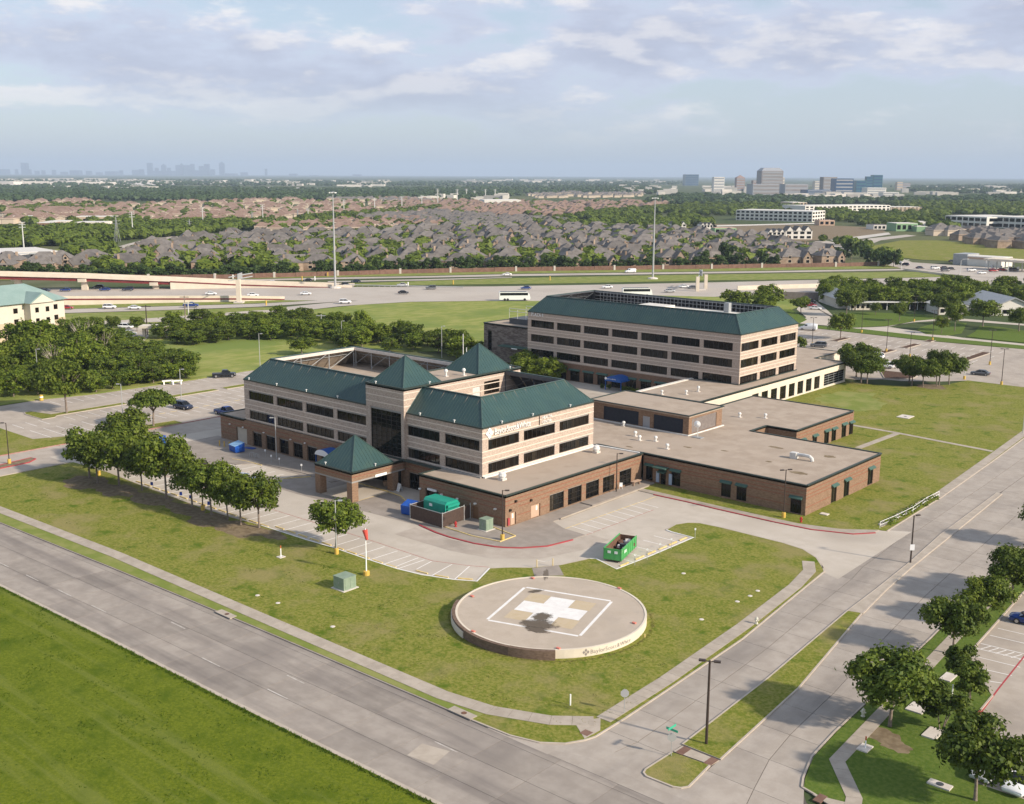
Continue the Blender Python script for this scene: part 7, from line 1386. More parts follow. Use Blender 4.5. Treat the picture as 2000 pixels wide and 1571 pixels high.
for k, (px, py) in enumerate(((455, 545), (590, 548), (640, 540), (797, 560), (1074, 548), (885, 556), (615, 548), (520, 597))):
    x, y = P(px, py); o = MB().cyl(x, y, 0, 2.0, .28, 8).build('marker_post', M['base_yellow' if k % 3 else 'letter_white']); tag(o, 'short upright highway marker post on the grass', 'marker post', 'highway marker posts')
band('guard_rail_base', pp((660, 562.5), (890, 564.5), (890, 565), (660, 563)), 'stone_pale', .10)
t = thing('guard_rail', 'long grey guard rail on the highway median', 'guard rail', (*P(780, 562), 0))
g0, g1 = P(655, 559), P(905, 564); MB().tube([(*g0, .7), (*g1, .7)], .22, 5).build('rail', M['pole_galv'], t)
for i in range(24): c = lerp(g0, g1, i / 23); MB().cyl(c[0], c[1], 0, .7, .1, 5).build('post', M['pole_galv'], t)
# brick wall before the neighbourhood
bw = thing('brick_boundary_wall', 'long red brick boundary wall with pale pillars behind the highway', 'wall', (*P(900, 529), 0))
wl_ = [(-30, 546), (140, 546), (290, 546.5), (420, 545.5), (536, 542.5), (660, 539), (782, 535), (880, 533), (1008, 530.5), (1083, 529.5), (1200, 528), (1295, 526.5), (1390, 525.5), (1488, 523.5), (1632, 521.5), (1715, 519.5), (1730, 519)]
for a, b in zip(wl_, wl_[1:]):
    p, q = P(*a), P(*b)
    for k in range(3): u, v = lerp(p, q, k / 3), lerp(p, q, (k + .985) / 3); MB().strip([u, v], .3, 0, 2.1 + .12 * ((k * 7) % 3)).build('wall_panel', M['brick_fence'], bw)
    MB().rbox(p[0], p[1], 0, 2.7, 1.0, 1.0, math.atan2(RT[1], RT[0])).build('pillar', M['stone_pale'], bw)
# concrete wall by the underpass
t = thing('concrete_wall', 'pale concrete retaining wall behind the office building trees', 'wall', (*P(1560, 566), 0)); u, v = P(1440, 567), P(1606, 562); MB().strip([u, v], .5, 0, 1.9).build('wall_face', M['cast_cream'], t); MB().strip([P(1520, 584), P(1600, 586)], .5, 0, 3.0).build('wall_face', M['louvre_grey'], t)

# ------------------------------------------------------------------ houses
def hip(mb, x0, x1, y0, y1, z, h, ov=.4):
    x0 -= ov; x1 += ov; y0 -= ov; y1 += ov; w, d = x1 - x0, y1 - y0
    if w >= d: r = [(x0 + d / 2 * .9, (y0 + y1) / 2, z + h), (x1 - d / 2 * .9, (y0 + y1) / 2, z + h)]; f = [(0, 1, 5, 4), (1, 2, 5), (2, 3, 4, 5), (3, 0, 4)]
    else: r = [((x0 + x1) / 2, y0 + w / 2 * .9, z + h), ((x0 + x1) / 2, y1 - w / 2 * .9, z + h)]; f = [(0, 1, 4), (1, 2, 5, 4), (2, 3, 5), (3, 0, 4, 5)]
    mb.add([(x0, y0, z), (x1, y0, z), (x1, y1, z), (x0, y1, z)] + r, f + [(3, 2, 1, 0)])
def gable(wb, rb, x0, x1, y0, y1, z, h):
    """a cross gable whose ridge runs along y, gable wall at y0"""
    xm = (x0 + x1) / 2; wb.add([(x0, y0, z - .2), (x1, y0, z - .2), (xm, y0, z + h - .15)], [(0, 1, 2)]); o = .35
    rb.add([(x0 - o, y0 - o, z - .3), (xm, y0 - o, z + h), (xm, y1, z + h), (x0 - o, y1, z - .3), (x1 + o, y0 - o, z - .3), (x1 + o, y1, z - .3)], [(0, 1, 2, 3), (1, 4, 5, 2)])
def house_meshes(seed, roofm, wallm):
    q = random.Random(seed); wb, rb = MB(), MB(); w, d, z = q.uniform(13, 20), q.uniform(11, 17), q.uniform(3.4, 5.2); h = q.uniform(3.8, 5.8)
    wb.box(-w / 2, w / 2, -d / 2, d / 2, 0, z); hip(rb, -w / 2, w / 2, -d / 2, d / 2, z, h)
    s = q.choice((-1, 1)); gx = s * w * q.uniform(.16, .28); gw = q.uniform(4.5, 6.5); wb.box(gx - gw / 2, gx + gw / 2, -d / 2 - 2.2, -d / 2 + .5, 0, z - .6); gable(wb, rb, gx - gw / 2, gx + gw / 2, -d / 2 - 2.2, 0, z - .6, gw * .72)
    if q.random() < .7: g2 = -s * w * q.uniform(.2, .3); gable(wb, rb, g2 - 1.7, g2 + 1.7, -d / 2 + 1.0, 0, z + .5, 2.6); wb.box(g2 - 1.7, g2 + 1.7, -d / 2 + 1.0, -d / 2 + 2, z - .2, z + .4)
    yb = d / 2 + q.uniform(2, 4); wb.box(-w * .3, w * .2, d / 2 - .5, yb, 0, z - 1.6); hip(rb, -w * .3, w * .2, d / 2 - 3, yb, z - 1.6, 3.4)
    cb = MB().box(w * .3 * -s - .5, w * .3 * -s + .5, 1.2, 2.2, z, z + h * .95)
    wins = [(-s * w * .25 - 1, -d / 2, 1.0, 1.9, 1.5), (gx - 1.0, -d / 2 - 2.2, .9, 2.0, 1.6), (gx - .7, -d / 2 - 2.2, 3.1, 1.4, 1.3), (-s * w * .25 - .8, -d / 2, 3.4, 1.6, 1.3), (.2 * s, -d / 2, .1, 1.1, 2.2)]
    return (wb.mesh('wall', M[wallm]), rb.mesh('roof', M[roofm]), cb.mesh('chimney', M[wallm]), wins)
HOUSE = [house_meshes(200 + i, 'house_roof', 'house_brick') for i in range(7)]
WIN = MB().box(0, 1, -.06, .02, 0, 1).mesh('window', M['glass_dark']); WFR = MB().box(-.12, 1.12, -.03, .01, -.1, 0).box(-.12, 1.12, -.03, .01, 1, 1.1).box(-.12, 0, -.03, .01, 0, 1).box(1, 1.12, -.03, .01, 0, 1).mesh('frame', M['house_trim'])
def house(k, x, y, rz, label, group, detail, s=1.0):
    w, r, c, wins = HOUSE[k]; o = link('brick_house', None, None, (x, y, 0), rz, (s, s, s)); o.empty_display_size = .5; tag(o, label, 'house', group)
    link('wall', w, o); ro = link('roof', r, o)
    if detail: link('chimney', c, ro)
    if detail > 1:
        for a, b, z, ww, hh in wins: wo = link('window', WIN, o, (a, b - .01, z), 0, (ww, 1, hh)); link('frame', WFR, wo)
# plan outline of the grey-roofed neighbourhood (seen from P); rows run along the highway
hood = pp((-60, 534), (150, 541), (340, 540), (540, 537), (660, 533), (1000, 525), (1300, 521), (1480, 519), (1570, 517), (1640, 514), (1640, 506), (1560, 488), (1500, 476), (1430, 464), (1280, 456), (1150, 448), (1000, 440), (880, 448), (760, 458), (600, 461), (420, 467), (350, 476), (270, 492), (190, 512), (-60, 520))
HA = math.atan2(RT[1], RT[0]) + R(11.5); hx, hy = math.cos(HA), math.sin(HA); nx_, ny_ = -hy, hx
HN, far_houses = [0], []
def hood_rows():
    ox, oy = P(-30, 541); q = random.Random(12); rows = ['in the front row behind the brick wall', 'in the second row back from the brick wall', 'in the third row back from the brick wall', 'in the fourth row back from the brick wall', 'in the middle rows of the grey-roofed neighbourhood', 'in the rear rows of the grey-roofed neighbourhood']
    step = 0.0
    for j in range(34):
        dn = 22 + j * 25 + (j // 2) * 9
        i = 0; u = -60 + q.uniform(0, 14)
        while u < 760:
            du = q.uniform(-3.5, 3.5); x, y = ox + hx * u + nx_ * (dn + du), oy + hy * u + ny_ * (dn + du); u += q.uniform(16, 23)
            if not in_poly(x, y, hood): continue
            rz = HA + (math.pi if j % 2 else 0) + q.uniform(-.14, .14) + (R(90) if q.random() < .28 else 0)
            if HN[0] < 300:
                lb = 'grey-roofed brick house ' + rows[min(j, 4) if j < 9 else 5]; gr = 'grey-roofed houses ' + rows[min(j, 4) if j < 9 else 5]
                if j < 4:
                    px, _p = PX(x, y); sp = 'at the left edge' if px < 160 else 'above the flyover' if px < 330 else 'behind the left gantry pier' if px < 520 else 'by the left light mast' if px < 720 else 'behind the coach' if px < 1010 else 'left of the right mast' if px < 1270 else 'right of the right mast' if px < 1450 else 'near the wall end'
                    lb = 'grey-roofed house in the %s row behind the brick wall, %s' % (('front', 'second', 'third', 'fourth')[j], sp); gr = '%s-row houses %s' % (('front', 'second', 'third', 'fourth')[j], sp)
                house(q.randrange(7), x, y, rz, lb, gr, 2 if j < 3 else 1 if j < 6 else 0, q.uniform(.9, 1.08)); HN[0] += 1
            else: far_houses.append((x, y, rz, 1))
hood_rows()
def hood_streets():
    ox, oy = P(-30, 541)
    for j in range(1, 24, 2):
        dn = 22 + j * 25 + (j // 2) * 9 + 17; run = []
        for k in range(150):
            u = -60 + 6 * k; x, y = ox + hx * u + nx_ * dn, oy + hy * u + ny_ * dn
            if in_poly(x, y, hood): run.append((x, y))
            elif len(run) > 3: break
        if len(run) > 3: struct(MB().strip(run, 8.5, .05, .16).build('street', M['highway']))
hood_streets()
class Bulk:
    """joins many far, alike shapes into one mesh quickly"""
    def __init__(s): s.v = []; s.f = []; s.n = 0; s.mi = []
    def add(s, me, x, y, z, rz, sx, sz, mi=0):
        if not hasattr(s, 'c'): s.c = {}
        if me.name not in s.c:
            a = np.empty(len(me.vertices) * 3, np.float32); me.vertices.foreach_get('co', a); s.c[me.name] = (a.reshape(-1, 3), [tuple(p.vertices) for p in me.polygons])
        a, f = s.c[me.name]; c, n = math.cos(rz), math.sin(rz); b = a * (sx, sx, sz)
        s.v.append(np.stack([b[:, 0] * c - b[:, 1] * n + x, b[:, 0] * n + b[:, 1] * c + y, b[:, 2] + z], 1)); s.f += [tuple(i + s.n for i in q) for q in f]; s.mi += [mi] * len(f); s.n += len(a)
    def build(s, name, mats):
        me = bpy.data.meshes.new(name); me.from_pydata(np.concatenate(s.v).tolist(), [], s.f)
        for m in mats: me.materials.append(M[m])
        me.polygons.foreach_set('material_index', s.mi); me.update(); return stuff(link(name, me))
SH = []
for i, (w, d, z, h) in enumerate(((14, 12, 5, 4.5), (18, 12, 5.5, 4), (12, 14, 5, 5))):
    wb = MB().box(-w / 2, w / 2, -d / 2, d / 2, 0, z); rb = MB(); hip(rb, -w / 2, w / 2, -d / 2, d / 2, z, h); SH.append((wb.mesh('far_wall%d' % i, M['house_brick']), rb.mesh('far_roof%d' % i, M['house_roof'])))
def far_roofs():
    q = random.Random(31); zones = [  # pixel outline, count, material of the roof, wall
        ([(-20, 440), (60, 416), (300, 400), (560, 392), (700, 398), (900, 402), (1010, 404), (900, 420), (640, 426), (520, 436), (330, 442), (250, 430), (120, 436)], 560, 'terracotta', 'house_trim'),
        ([(0, 400), (150, 392), (200, 400), (100, 412), (0, 416)], 60, 'terracotta', 'house_trim'),
        ([(470, 442), (650, 438), (780, 432), (900, 446), (720, 456), (520, 458)], 90, 'terracotta', 'house_trim'),
        ([(730, 390), (1000, 398), (1130, 398), (1330, 396), (1240, 412), (1120, 424), (1000, 428), (920, 424), (840, 412)], 420, 'terracotta', 'house_brick'),
        ([(700, 430), (850, 418), (1000, 430), (1120, 440), (1050, 448), (900, 448), (760, 440)], 230, 'house_roof', 'house_brick'),
        ([(1030, 382), (1100, 376), (1250, 378), (1250, 386), (1050, 388)], 150, 'house_roof', 'house_trim'), ([(620, 392), (800, 390), (860, 400), (700, 396)], 70, 'house_roof', 'house_trim'),
        ([(1880, 458), (2030, 462), (2030, 486), (1960, 486), (1870, 472)], 46, 'house_roof', 'house_brick'), ([(1820, 450), (1875, 456), (1860, 464), (1815, 458)], 8, 'house_roof', 'house_trim')]
    B = {}
    for x, y, rz, k in far_houses:
        b = B.setdefault(('house_roof', 'house_brick'), Bulk()); w, r = SH[q.randrange(3)]; b.add(w, x, y, 0, rz, 1, 1, 0); b.add(r, x, y, 0, rz, 1, 1.1, 1)
    for poly, n, rm, wm_ in zones:
        xs = [p[0] for p in poly]; ys = [p[1] for p in poly]; c = 0; b = B.setdefault((rm, wm_), Bulk())
        while c < n:
            px, py = q.uniform(min(xs), max(xs)), q.uniform(min(ys), max(ys))
            if not in_poly(px, py, poly): continue
            x, y = P(px, py); w, r = SH[q.randrange(3)]; rz = HA + q.choice((0, math.pi / 2)) + q.uniform(-.1, .1); s = q.uniform(.85, 1.2); b.add(w, x, y, 0, rz, s, 1, 0); b.add(r, x, y, 0, rz, s, .85, 1); c += 1
    for i, ((rm, wm_), b) in enumerate(B.items()): b.build('distant_houses', [wm_, rm])
far_roofs()
# far woods and garden trees: small crowns joined into one mass per belt
def lump(seed, n=26):
    g = np.random.default_rng(seed); mb = MB()
    for i in range(n):
        d = g.normal(size=3); d /= np.linalg.norm(d); d[2] = abs(d[2]) if g.random() < .75 else d[2]; c = d * (.42, .42, .38) * g.uniform(.7, 1.05) + (0, 0, .52); a = np.cross(d, g.normal(size=3)); a /= np.linalg.norm(a); b = np.cross(d, a); s = .30 * g.uniform(.7, 1.3)
        mb.add([tuple(c - a * s - b * s * .6), tuple(c + a * s - b * s * .6), tuple(c + d * .05 + b * s)], [(0, 1, 2)])
    core = [(math.cos(k * 1.2566) * r, math.sin(k * 1.2566) * r, z) for z, r in ((.12, .22), (.45, .42), (.78, .30)) for k in range(5)]; mb.add(core + [(0, 0, .95)], [(5 * i + k, 5 * i + (k + 1) % 5, 5 * i + 5 + (k + 1) % 5, 5 * i + 5 + k) for i in range(2) for k in range(5)] + [(10 + k, 10 + (k + 1) % 5, 15) for k in range(5)])
    return mb.mesh('lump%d' % seed, M['leaf_far'])
LUMP = [lump(s) for s in (1, 2, 3, 4)]
def belt(name, zones, m, seed, smin, smax):
    q = random.Random(seed); b = Bulk()
    for poly, n in zones:
        xs = [p[0] for p in poly]; ys = [p[1] for p in poly]; c = 0
        while c < n:
            px, py = q.uniform(min(xs), max(xs)), q.uniform(min(ys), max(ys))
            if not in_poly(px, py, poly): continue
            x, y = P(px, py); s = q.uniform(smin, smax); b.add(LUMP[q.randrange(4)], x, y, -.3, q.uniform(0, 6), s * q.uniform(.9, 1.5), s * .9); c += 1
    return b.build(name, [m])
HZ = [(px, py) for px, py in ((150, 538), (660, 530), (1300, 519), (1630, 512), (1500, 478), (1000, 442), (600, 462), (350, 478), (200, 510))]
belt('garden_trees', [(HZ, 1050), ([(1780, 522), (1600, 470), (1660, 480), (1740, 505)], 24)], 'leaf_oak', 41, 4.5, 9.5)
belt('far_woods', [([(-30, 489), (-30, 459), (120, 456), (240, 453), (350, 444), (480, 440), (560, 438), (560, 446), (420, 456), (330, 464), (235, 470), (180, 474), (90, 484)], 900), ([(130, 506), (150, 484), (205, 484), (215, 496), (190, 508)], 60), ([(560, 440), (640, 428), (860, 410), (870, 414), (700, 430)], 150), ([(1120, 428), (1220, 412), (1400, 402), (1560, 402), (1560, 416), (1420, 424), (1300, 418), (1160, 432)], 420), ([(1125, 445), (1200, 428), (1340, 428), (1400, 440), (1320, 452), (1200, 452)], 170), ([(1580, 428), (1600, 414), (1740, 420), (1850, 420), (1860, 436), (1700, 440)], 260), ([(1730, 400), (1800, 396), (2030, 402), (2030, 424), (1850, 420), (1790, 412)], 420), ([(1660, 440), (1850, 434), (1870, 452), (1740, 446)], 60), ([(-20, 414), (120, 404), (240, 402), (220, 412), (60, 420)], 160), ([(1030, 446), (1110, 430), (1130, 440), (1100, 450)], 60)], 'leaf_wood', 42, 7, 11)
belt('roof_trees', [([(-20, 440), (60, 416), (300, 400), (560, 392), (1010, 402), (900, 420), (640, 430), (330, 446)], 330), ([(730, 390), (1130, 398), (1330, 396), (1120, 426), (900, 426), (780, 410)], 260), ([(470, 442), (780, 430), (1050, 440), (900, 452), (520, 458)], 160)], 'leaf_wood', 44, 6, 10)
belt('distant_forest', [([(-30, 400), (-30, 368), (140, 360), (400, 370), (700, 372), (1000, 366), (1260, 362), (1300, 380), (1050, 380), (900, 392), (620, 392), (400, 396), (150, 392)], 3200), ([(-30, 358), (-30, 352), (500, 352), (900, 356), (1340, 355), (1340, 361), (900, 364), (400, 364)], 1500), ([(1250, 400), (1330, 384), (1560, 390), (1720, 396), (2030, 384), (2030, 402), (1800, 398), (1600, 402), (1400, 402)], 900), ([(1740, 366), (2030, 362), (2030, 376), (1800, 380)], 700)], 'leaf_far', 43, 9, 15)
# ------------------------------------------------------------------ offices, hotel, school, station
AZ = math.atan2(RT[1], RT[0])
def block(name, label, cat, px0, px1, py, ty, depth, m, floors=0, bays=0, ang=None, group=None, roof=None, wm='glass_dark', ww=.62, wh=.55, sides=True):
    """a far building standing on the ground line between two pixels, with its windows as parts"""
    p, q = P(px0, py if not hasattr(py, '__len__') else py[0]), P(px1, py if not hasattr(py, '__len__') else py[1]); L = math.hypot(q[0] - p[0], q[1] - p[1]); a = math.atan2(q[1] - p[1], q[0] - p[0]); h = hgt((px0 + px1) / 2, py if not hasattr(py, '__len__') else sum(py) / 2, ty)
    t = thing(name, label, cat, (p[0], p[1], 0), a, group)
    link('wall', MB().box(0, L, 0, depth, 0, h).mesh('wall', M[m]), t); link('roof', MB().box(.4, L - .4, .4, depth - .4, h, h + .3).mesh('roof', M[roof or 'roof_white']), t)
    if floors:
        fh, bw = h / floors, L / bays; wmesh = MB().box(-.5, .5, -.12, .02, -.5, .5).mesh('window', M[wm])
        for f in range(floors):
            for b in range(bays): link('window', wmesh, t, ((b + .5) * bw, 0, (f + .52) * fh), 0, (bw * ww, 1, fh * wh))
            if sides:
                for b in range(max(1, bays // 3)): link('window', wmesh, t, (L, (b + .5) * depth / max(1, bays // 3), (f + .52) * fh), R(90), (depth / max(1, bays // 3) * ww, 1, fh * wh))
    return t, L, h, p, a
block('white_office', 'white three-storey office block left of the long white one behind the building site', 'office building', 1437, 1586, (430, 434), 412, 45, 'stucco_white', 3, 16)
block('white_office', 'long white office block behind the first one, half hidden by trees', 'office building', 1572, 1738, (418, 416), 402, 50, 'stucco_white', 3, 20)
block('tan_office', 'tan brick block above the long white offices', 'office building', 1548, 1576, 408, 396, 50, 'hotel_tan', 2, 4); block('tan_office', 'tan office block at the right end of the long white offices', 'office building', 1740, 1802, 413, 405, 40, 'hotel_tan', 3, 8)
block('white_office', 'white two-storey office with big dark panes left of its twin at the right edge', 'office building', 1845, 1926, (441, 446), 423, 60, 'stucco_white', 2, 7, ww=.78, wh=.6); block('white_office', 'white two-storey office with big dark panes at the right edge', 'office building', 1935, 2030, (445, 450), 425, 60, 'stucco_white', 2, 8, ww=.78, wh=.6)
block('white_shed', 'plain white shed left of the white two-storey offices', 'building', 1796, 1838, 444, 434, 30, 'stucco_white'); block('green_sheathed_building', 'building under construction in green sheathing near the junction', 'building', 1750, 1792, 452, 437, 22, 'sheathing_green', 1, 4); block('green_sheathed_building', 'low annex in green sheathing beside the site building', 'building', 1790, 1812, 453, 443, 18, 'sheathing_green')
block('white_villa', 'white new villa with a dark hipped roof beside the green site building', 'house', 1706, 1738, 449, 440, 18, 'stucco_white', 1, 4, roof='house_roof'); block('site_house', 'house frame under construction in green and raw timber', 'house', 1396, 1438, 457, 446, 14, 'sheathing_green', 1, 4, roof='door_tan'); block('timber_house', 'raw timber house frame on the bare ground', 'house', 1600, 1630, 441, 431, 14, 'door_tan', 1, 3, roof='door_tan')
def villa(px0, px1, py, ty, label):
    t, L, h, p, a = block('white_house', label, 'house', px0, px1, py, ty, 14, 'stucco_white', 2, 4, roof='house_roof'); wb, rb = MB(), MB()
    for k in range(3): gable(wb, rb, L * (k + .1) / 3, L * (k + .9) / 3, -.3, 12, h, L * .17)
    link('gable', wb.mesh('gable', M['stucco_white']), t); link('gable_roof', rb.mesh('gable_roof', M['house_roof']), t)
villa(1534, 1586, 468, 451, 'new white gabled house above the grey roofs'); villa(1500, 1533, 468, 453, 'cream gabled house left of the new white one'); villa(1310, 1340, 449, 438, 'cream new house at the left end of the building site'); villa(1369, 1392, 452, 439, 'new white house in the middle of the building site')
block('white_warehouse', 'long white warehouse beyond the terracotta roofs', 'warehouse', 946, 1018, 402, 391, 60, 'stucco_white'); block('grey_warehouse', 'white-roofed grey building behind the flyover on the left', 'warehouse', -20, 118, (514, 508), 494, 45, 'steel_grey', 1, 6)
block('dark_warehouse', 'dark corner block of the white-roofed building behind the flyover', 'warehouse', -40, 30, (518, 519), 500, 16, 'steel_dark')
for px0, px1, py, ty, m, lb in ((145, 204, 450, 435, 'hotel_cream', 'largest cream store at the left'), (88, 130, 443, 433, 'hotel_cream', 'cream shop left of the largest store'), (20, 66, 434, 423, 'hotel_tan', 'tan shop at the left edge'), (145, 220, 436, 424, 'hotel_tan', 'long tan shop row behind the largest store'), (70, 100, 446, 436, 'brick_lower', 'small red shop below the cream ones'), (205, 236, 449, 440, 'stucco_white', 'pale shop right of the largest store')): block('shop_building', lb + ' in the shopping centre', 'shop', px0, px1, py, ty, 28, m, 1, 5, wh=.35)
for px0, px1, py, ty, lb in ((0, 60, 424, 414, 'left one'), (66, 146, 421, 410, 'right one')):
    t, L, h, p, a = block('apartment_building', 'cream apartment block with terracotta roof behind the shops, ' + lb, 'apartment block', px0, px1, py, ty + 3, 20, 'hotel_cream', 3, 12, wh=.4); rb = MB(); hip(rb, 0, L, 0, 20, h, 6); link('hip_roof', rb.mesh('hip_roof', M['terracotta']), t)
# hotel
ht = thing('hotel_building', 'cream three-storey hotel with a grey-green roof at the left edge', 'hotel', (*P(-20, 640), 0)); hc = P(130, 653); ha = math.atan2(P(130, 653)[1] - P(-40, 676)[1], P(130, 653)[0] - P(-40, 676)[0]); hh = 11.2
hu = (math.cos(ha), math.sin(ha)); hv = (-hu[1], hu[0])
def hpnt(a, b, z): return (hc[0] + hu[0] * a + hv[0] * b, hc[1] + hu[1] * a + hv[1] * b, z)
def hbox(a0, a1, b0, b1, z0, z1, name, m, par=None):
    return MB().add([hpnt(a, b, z) for z in (z0, z1) for a, b in ((a0, b0), (a1, b0), (a1, b1), (a0, b1))], [(0, 3, 2, 1), (4, 5, 6, 7), (0, 1, 5, 4), (1, 2, 6, 5), (2, 3, 7, 6), (3, 0, 4, 7)]).build(name, M[m], par or ht)
hbox(-60, 0, 0, 16, 0, 5.6, 'lower_wall', 'hotel_tan'); hbox(-60, 0, .05, 15.95, 5.6, hh, 'upper_wall', 'hotel_cream'); hbox(-14, -6, -3, .04, 0, hh, 'bay_wall', 'hotel_cream')
rb = MB(); rb.add([hpnt(-61, -1, hh), hpnt(1, -1, hh), hpnt(1, 17, hh), hpnt(-61, 17, hh), hpnt(-53, 8, hh + 5), hpnt(-8, 8, hh + 5)], [(0, 1, 5, 4), (1, 2, 5), (2, 3, 4, 5), (3, 0, 4), (3, 2, 1, 0)]); rb.build('roof', M['hotel_roof'], ht)
rb = MB(); rb.add([hpnt(-14.6, -3.6, hh), hpnt(-10, -3.6, hh + 3), hpnt(-5.4, -3.6, hh), hpnt(-14.6, 3, hh), hpnt(-10, 6, hh + 3), hpnt(-5.4, 3, hh)], [(0, 1, 4, 3), (1, 2, 5, 4), (0, 2, 1)]); rb.build('gable_roof', M['hotel_roof'], ht)
MB().add([hpnt(-14, -3.62, hh), hpnt(-6, -3.62, hh), hpnt(-10, -3.62, hh + 2.5)], [(0, 1, 2)]).build('gable_wall', M['hotel_cream'], ht)
for a in (-3.2, -17, -25, -33, -41, -49):
    for z in (1.6, 5.9 - .9, 8.3): o = hbox(a - .7, a + .7, -.06, -.005, z, z + 1.5, 'window', 'glass_bronze')
for a in (-11.8, -8.2):
    for z in (1.6, 5.0, 8.3): hbox(a - .6, a + .6, -3.06, -3.005, z, z + 1.5, 'window', 'glass_bronze')
for b in (4, 12):
    for z in (1.6, 5.0, 8.3): hbox(.005, .06, b - .7, b + .7, z, z + 1.5, 'window', 'glass_bronze')
band('hotel_parking', pp((212, 650), (250, 640), (290, 642), (290, 660), (270, 676), (216, 668)), 'drive_concrete', .125)
t = thing('hotel_hedge', 'long dark clipped hedge above the hotel parking', 'hedge', (*P(240, 641), 0)); stuff(link('foliage', leaf_cloud('foliage', [(k * 2.2, 0, .8, 1.5, .8, .7) for k in range(-7, 8)], 2200, .5, 'leaf_hedge', 5), t)); t.rotation_euler = (0, 0, AZ + .2)
t = thing('hotel_porch', 'cream flat hotel porch beside the hedge', 'porch', (*P(305, 660), 0)); x_, y_ = P(305, 660); MB().rbox(x_, y_, 3.2, 3.9, 9, 5, AZ).build('roof', M['hotel_cream'], t)
for s in (-1, 1): MB().rbox(x_ + s * 3.6 * RT[0], y_ + s * 3.6 * RT[1], 0, 3.2, .9, .9, AZ).build('pier', M['hotel_cream'], t)
# school: gabled hall, covered walk, white tower and right wing
def gabled(name, label, px0, px1, py, ty_eave, ty_ridge, depth, m, roofm, cat='school'):
    p, q = P(px0, py), P(px1, py); L = math.hypot(q[0] - p[0], q[1] - p[1]); a = math.atan2(q[1] - p[1], q[0] - p[0]); h = hgt((px0 + px1) / 2, py, ty_eave); r = hgt((px0 + px1) / 2, py, ty_ridge); t = thing(name, label, cat, (p[0], p[1], 0), a)
    link('wall', MB().box(0, L, 0, depth, 0, h).add([(0, 0, h), (L, 0, h), (L / 2, 0, r)], [(0, 1, 2)]).mesh('wall', M[m]), t)
    link('roof', MB().add([(-.8, -.9, h - .3), (L / 2, -.9, r + .2), (L + .8, -.9, h - .3), (-.8, depth, h - .3), (L / 2, depth, r + .2), (L + .8, depth, h - .3), (-.8, -.9, h - .6), (L / 2, -.9, r - .15), (L + .8, -.9, h - .6)], [(0, 1, 4, 3), (1, 2, 5, 4), (0, 6, 7, 1), (1, 7, 8, 2)]).mesh('roof', M[roofm]), t)
    wmesh = MB().box(-.5, .5, -.12, .02, -.5, .5).mesh('window', M['glass_dark'])
    for k in range(4): link('window', wmesh, t, (L * (k + .5) / 4, 0, 1.5), 0, (L / 7, 1, 1.4))
    return t
gabled('school_hall', 'beige gabled school hall with a pale grey roof', 1636, 1682, 603, 583, 572, 24, 'hotel_cream', 'steel_grey'); gabled('school_porch', 'lower gabled porch in front of the school hall', 1660, 1700, 606, 594, 586, 9, 'hotel_cream', 'steel_grey'); gabled('school_tower', 'white slant-topped school tower behind the dark tree', 1834, 1884, 615, 596, 588, 12, 'stucco_white', 'steel_white'); gabled('school_wing', 'right school wing with a long low roof', 1926, 2030, 617, 603, 582, 26, 'stucco_white', 'steel_grey')
t = thing('covered_walk', 'long white-roofed covered walk between the school buildings', 'walkway', (*P(1760, 606), 0)); a_, b_ = P(1672, 606), P(1836, 605); MB().strip([a_, b_], 3.2, 2.9, 3.2).build('roof', M['steel_white'], t)
for i in range(12): c = lerp(a_, b_, i / 11); MB().cyl(c[0], c[1], 0, 2.9, .14, 6).build('post', M['letter_white'], t)
# fuel station
t = thing('fuel_station_shop', 'grey and white station shop behind the fuel canopy', 'shop', (*P(1900, 520), 0)); u, v = P(1872, 516), P(1966, 522); MB().strip([u, v], 14, 0, 5.2).build('wall', M['stucco_white'], t); MB().strip([u, lerp(u, v, .3)], 14.4, 0, 6.4).build('corner_tower', M['steel_grey'], t); MB().strip([lerp(u, v, .31), v], 14.6, 4.0, 5.0).build('fascia', M['door_tan'], t); MB().strip([u, v], 13, 5.2, 5.5).build('roof', M['roof_white'], t)
t = thing('fuel_canopy', 'long flat cream fuel canopy on posts at the right edge', 'canopy', (*P(1960, 528), 0)); u, v = P(1930, 526), P(2030, 533); MB().strip([u, v], 12, 5.0, 6.2).build('roof', M['cast_cream'], t)
for i in range(7): c = lerp(u, v, i / 6); MB().cyl(c[0], c[1], 0, 5.0, .3, 8).build('post', M['steel_white'], t)
for i in range(6):
    c = lerp(u, v, (i + .5) / 6); o = MB().rbox(c[0], c[1], 0, 2.0, 1.2, .8, AZ).rbox(c[0], c[1], 2.0, 2.3, 1.3, .9, AZ).build('fuel_pump', M['sign_white']); tag(o, 'white fuel pump under the long canopy', 'fuel pump', 'pumps under the canopy')
for px, py, ty in ((1875, 536, 506), (1925, 528, 506), (1968, 536, 508), (1760, 527, 508)):
    x, y = P(px, py); h = hgt(px, py, ty); t = thing('junction_lamp', 'pale curved street lamp at the road junction', 'lamp post', (x, y, 0), 0, 'lamps at the junction'); MB().tube([(x, y, 0), (x, y, h - 1), (x + RT[0] * .8, y + RT[1] * .8, h - .2), (x + RT[0] * 3, y + RT[1] * 3, h)], [.16, .12, .1, .08], 6).build('pole', M['pole_pale'], t); MB().rbox(x + RT[0] * 3.4, y + RT[1] * 3.4, h - .15, h + .1, 1.2, .5, AZ).build('lamp_head', M['pole_pale'], t)
MB().strip([P(1766, 528), P(1860, 540)], 1.0, 0, 1.0).build('bridge_parapet', M['cast_cream']); tag(bpy.data.objects['bridge_parapet'], 'pale bridge parapet at the junction above the sunken highway', 'parapet')
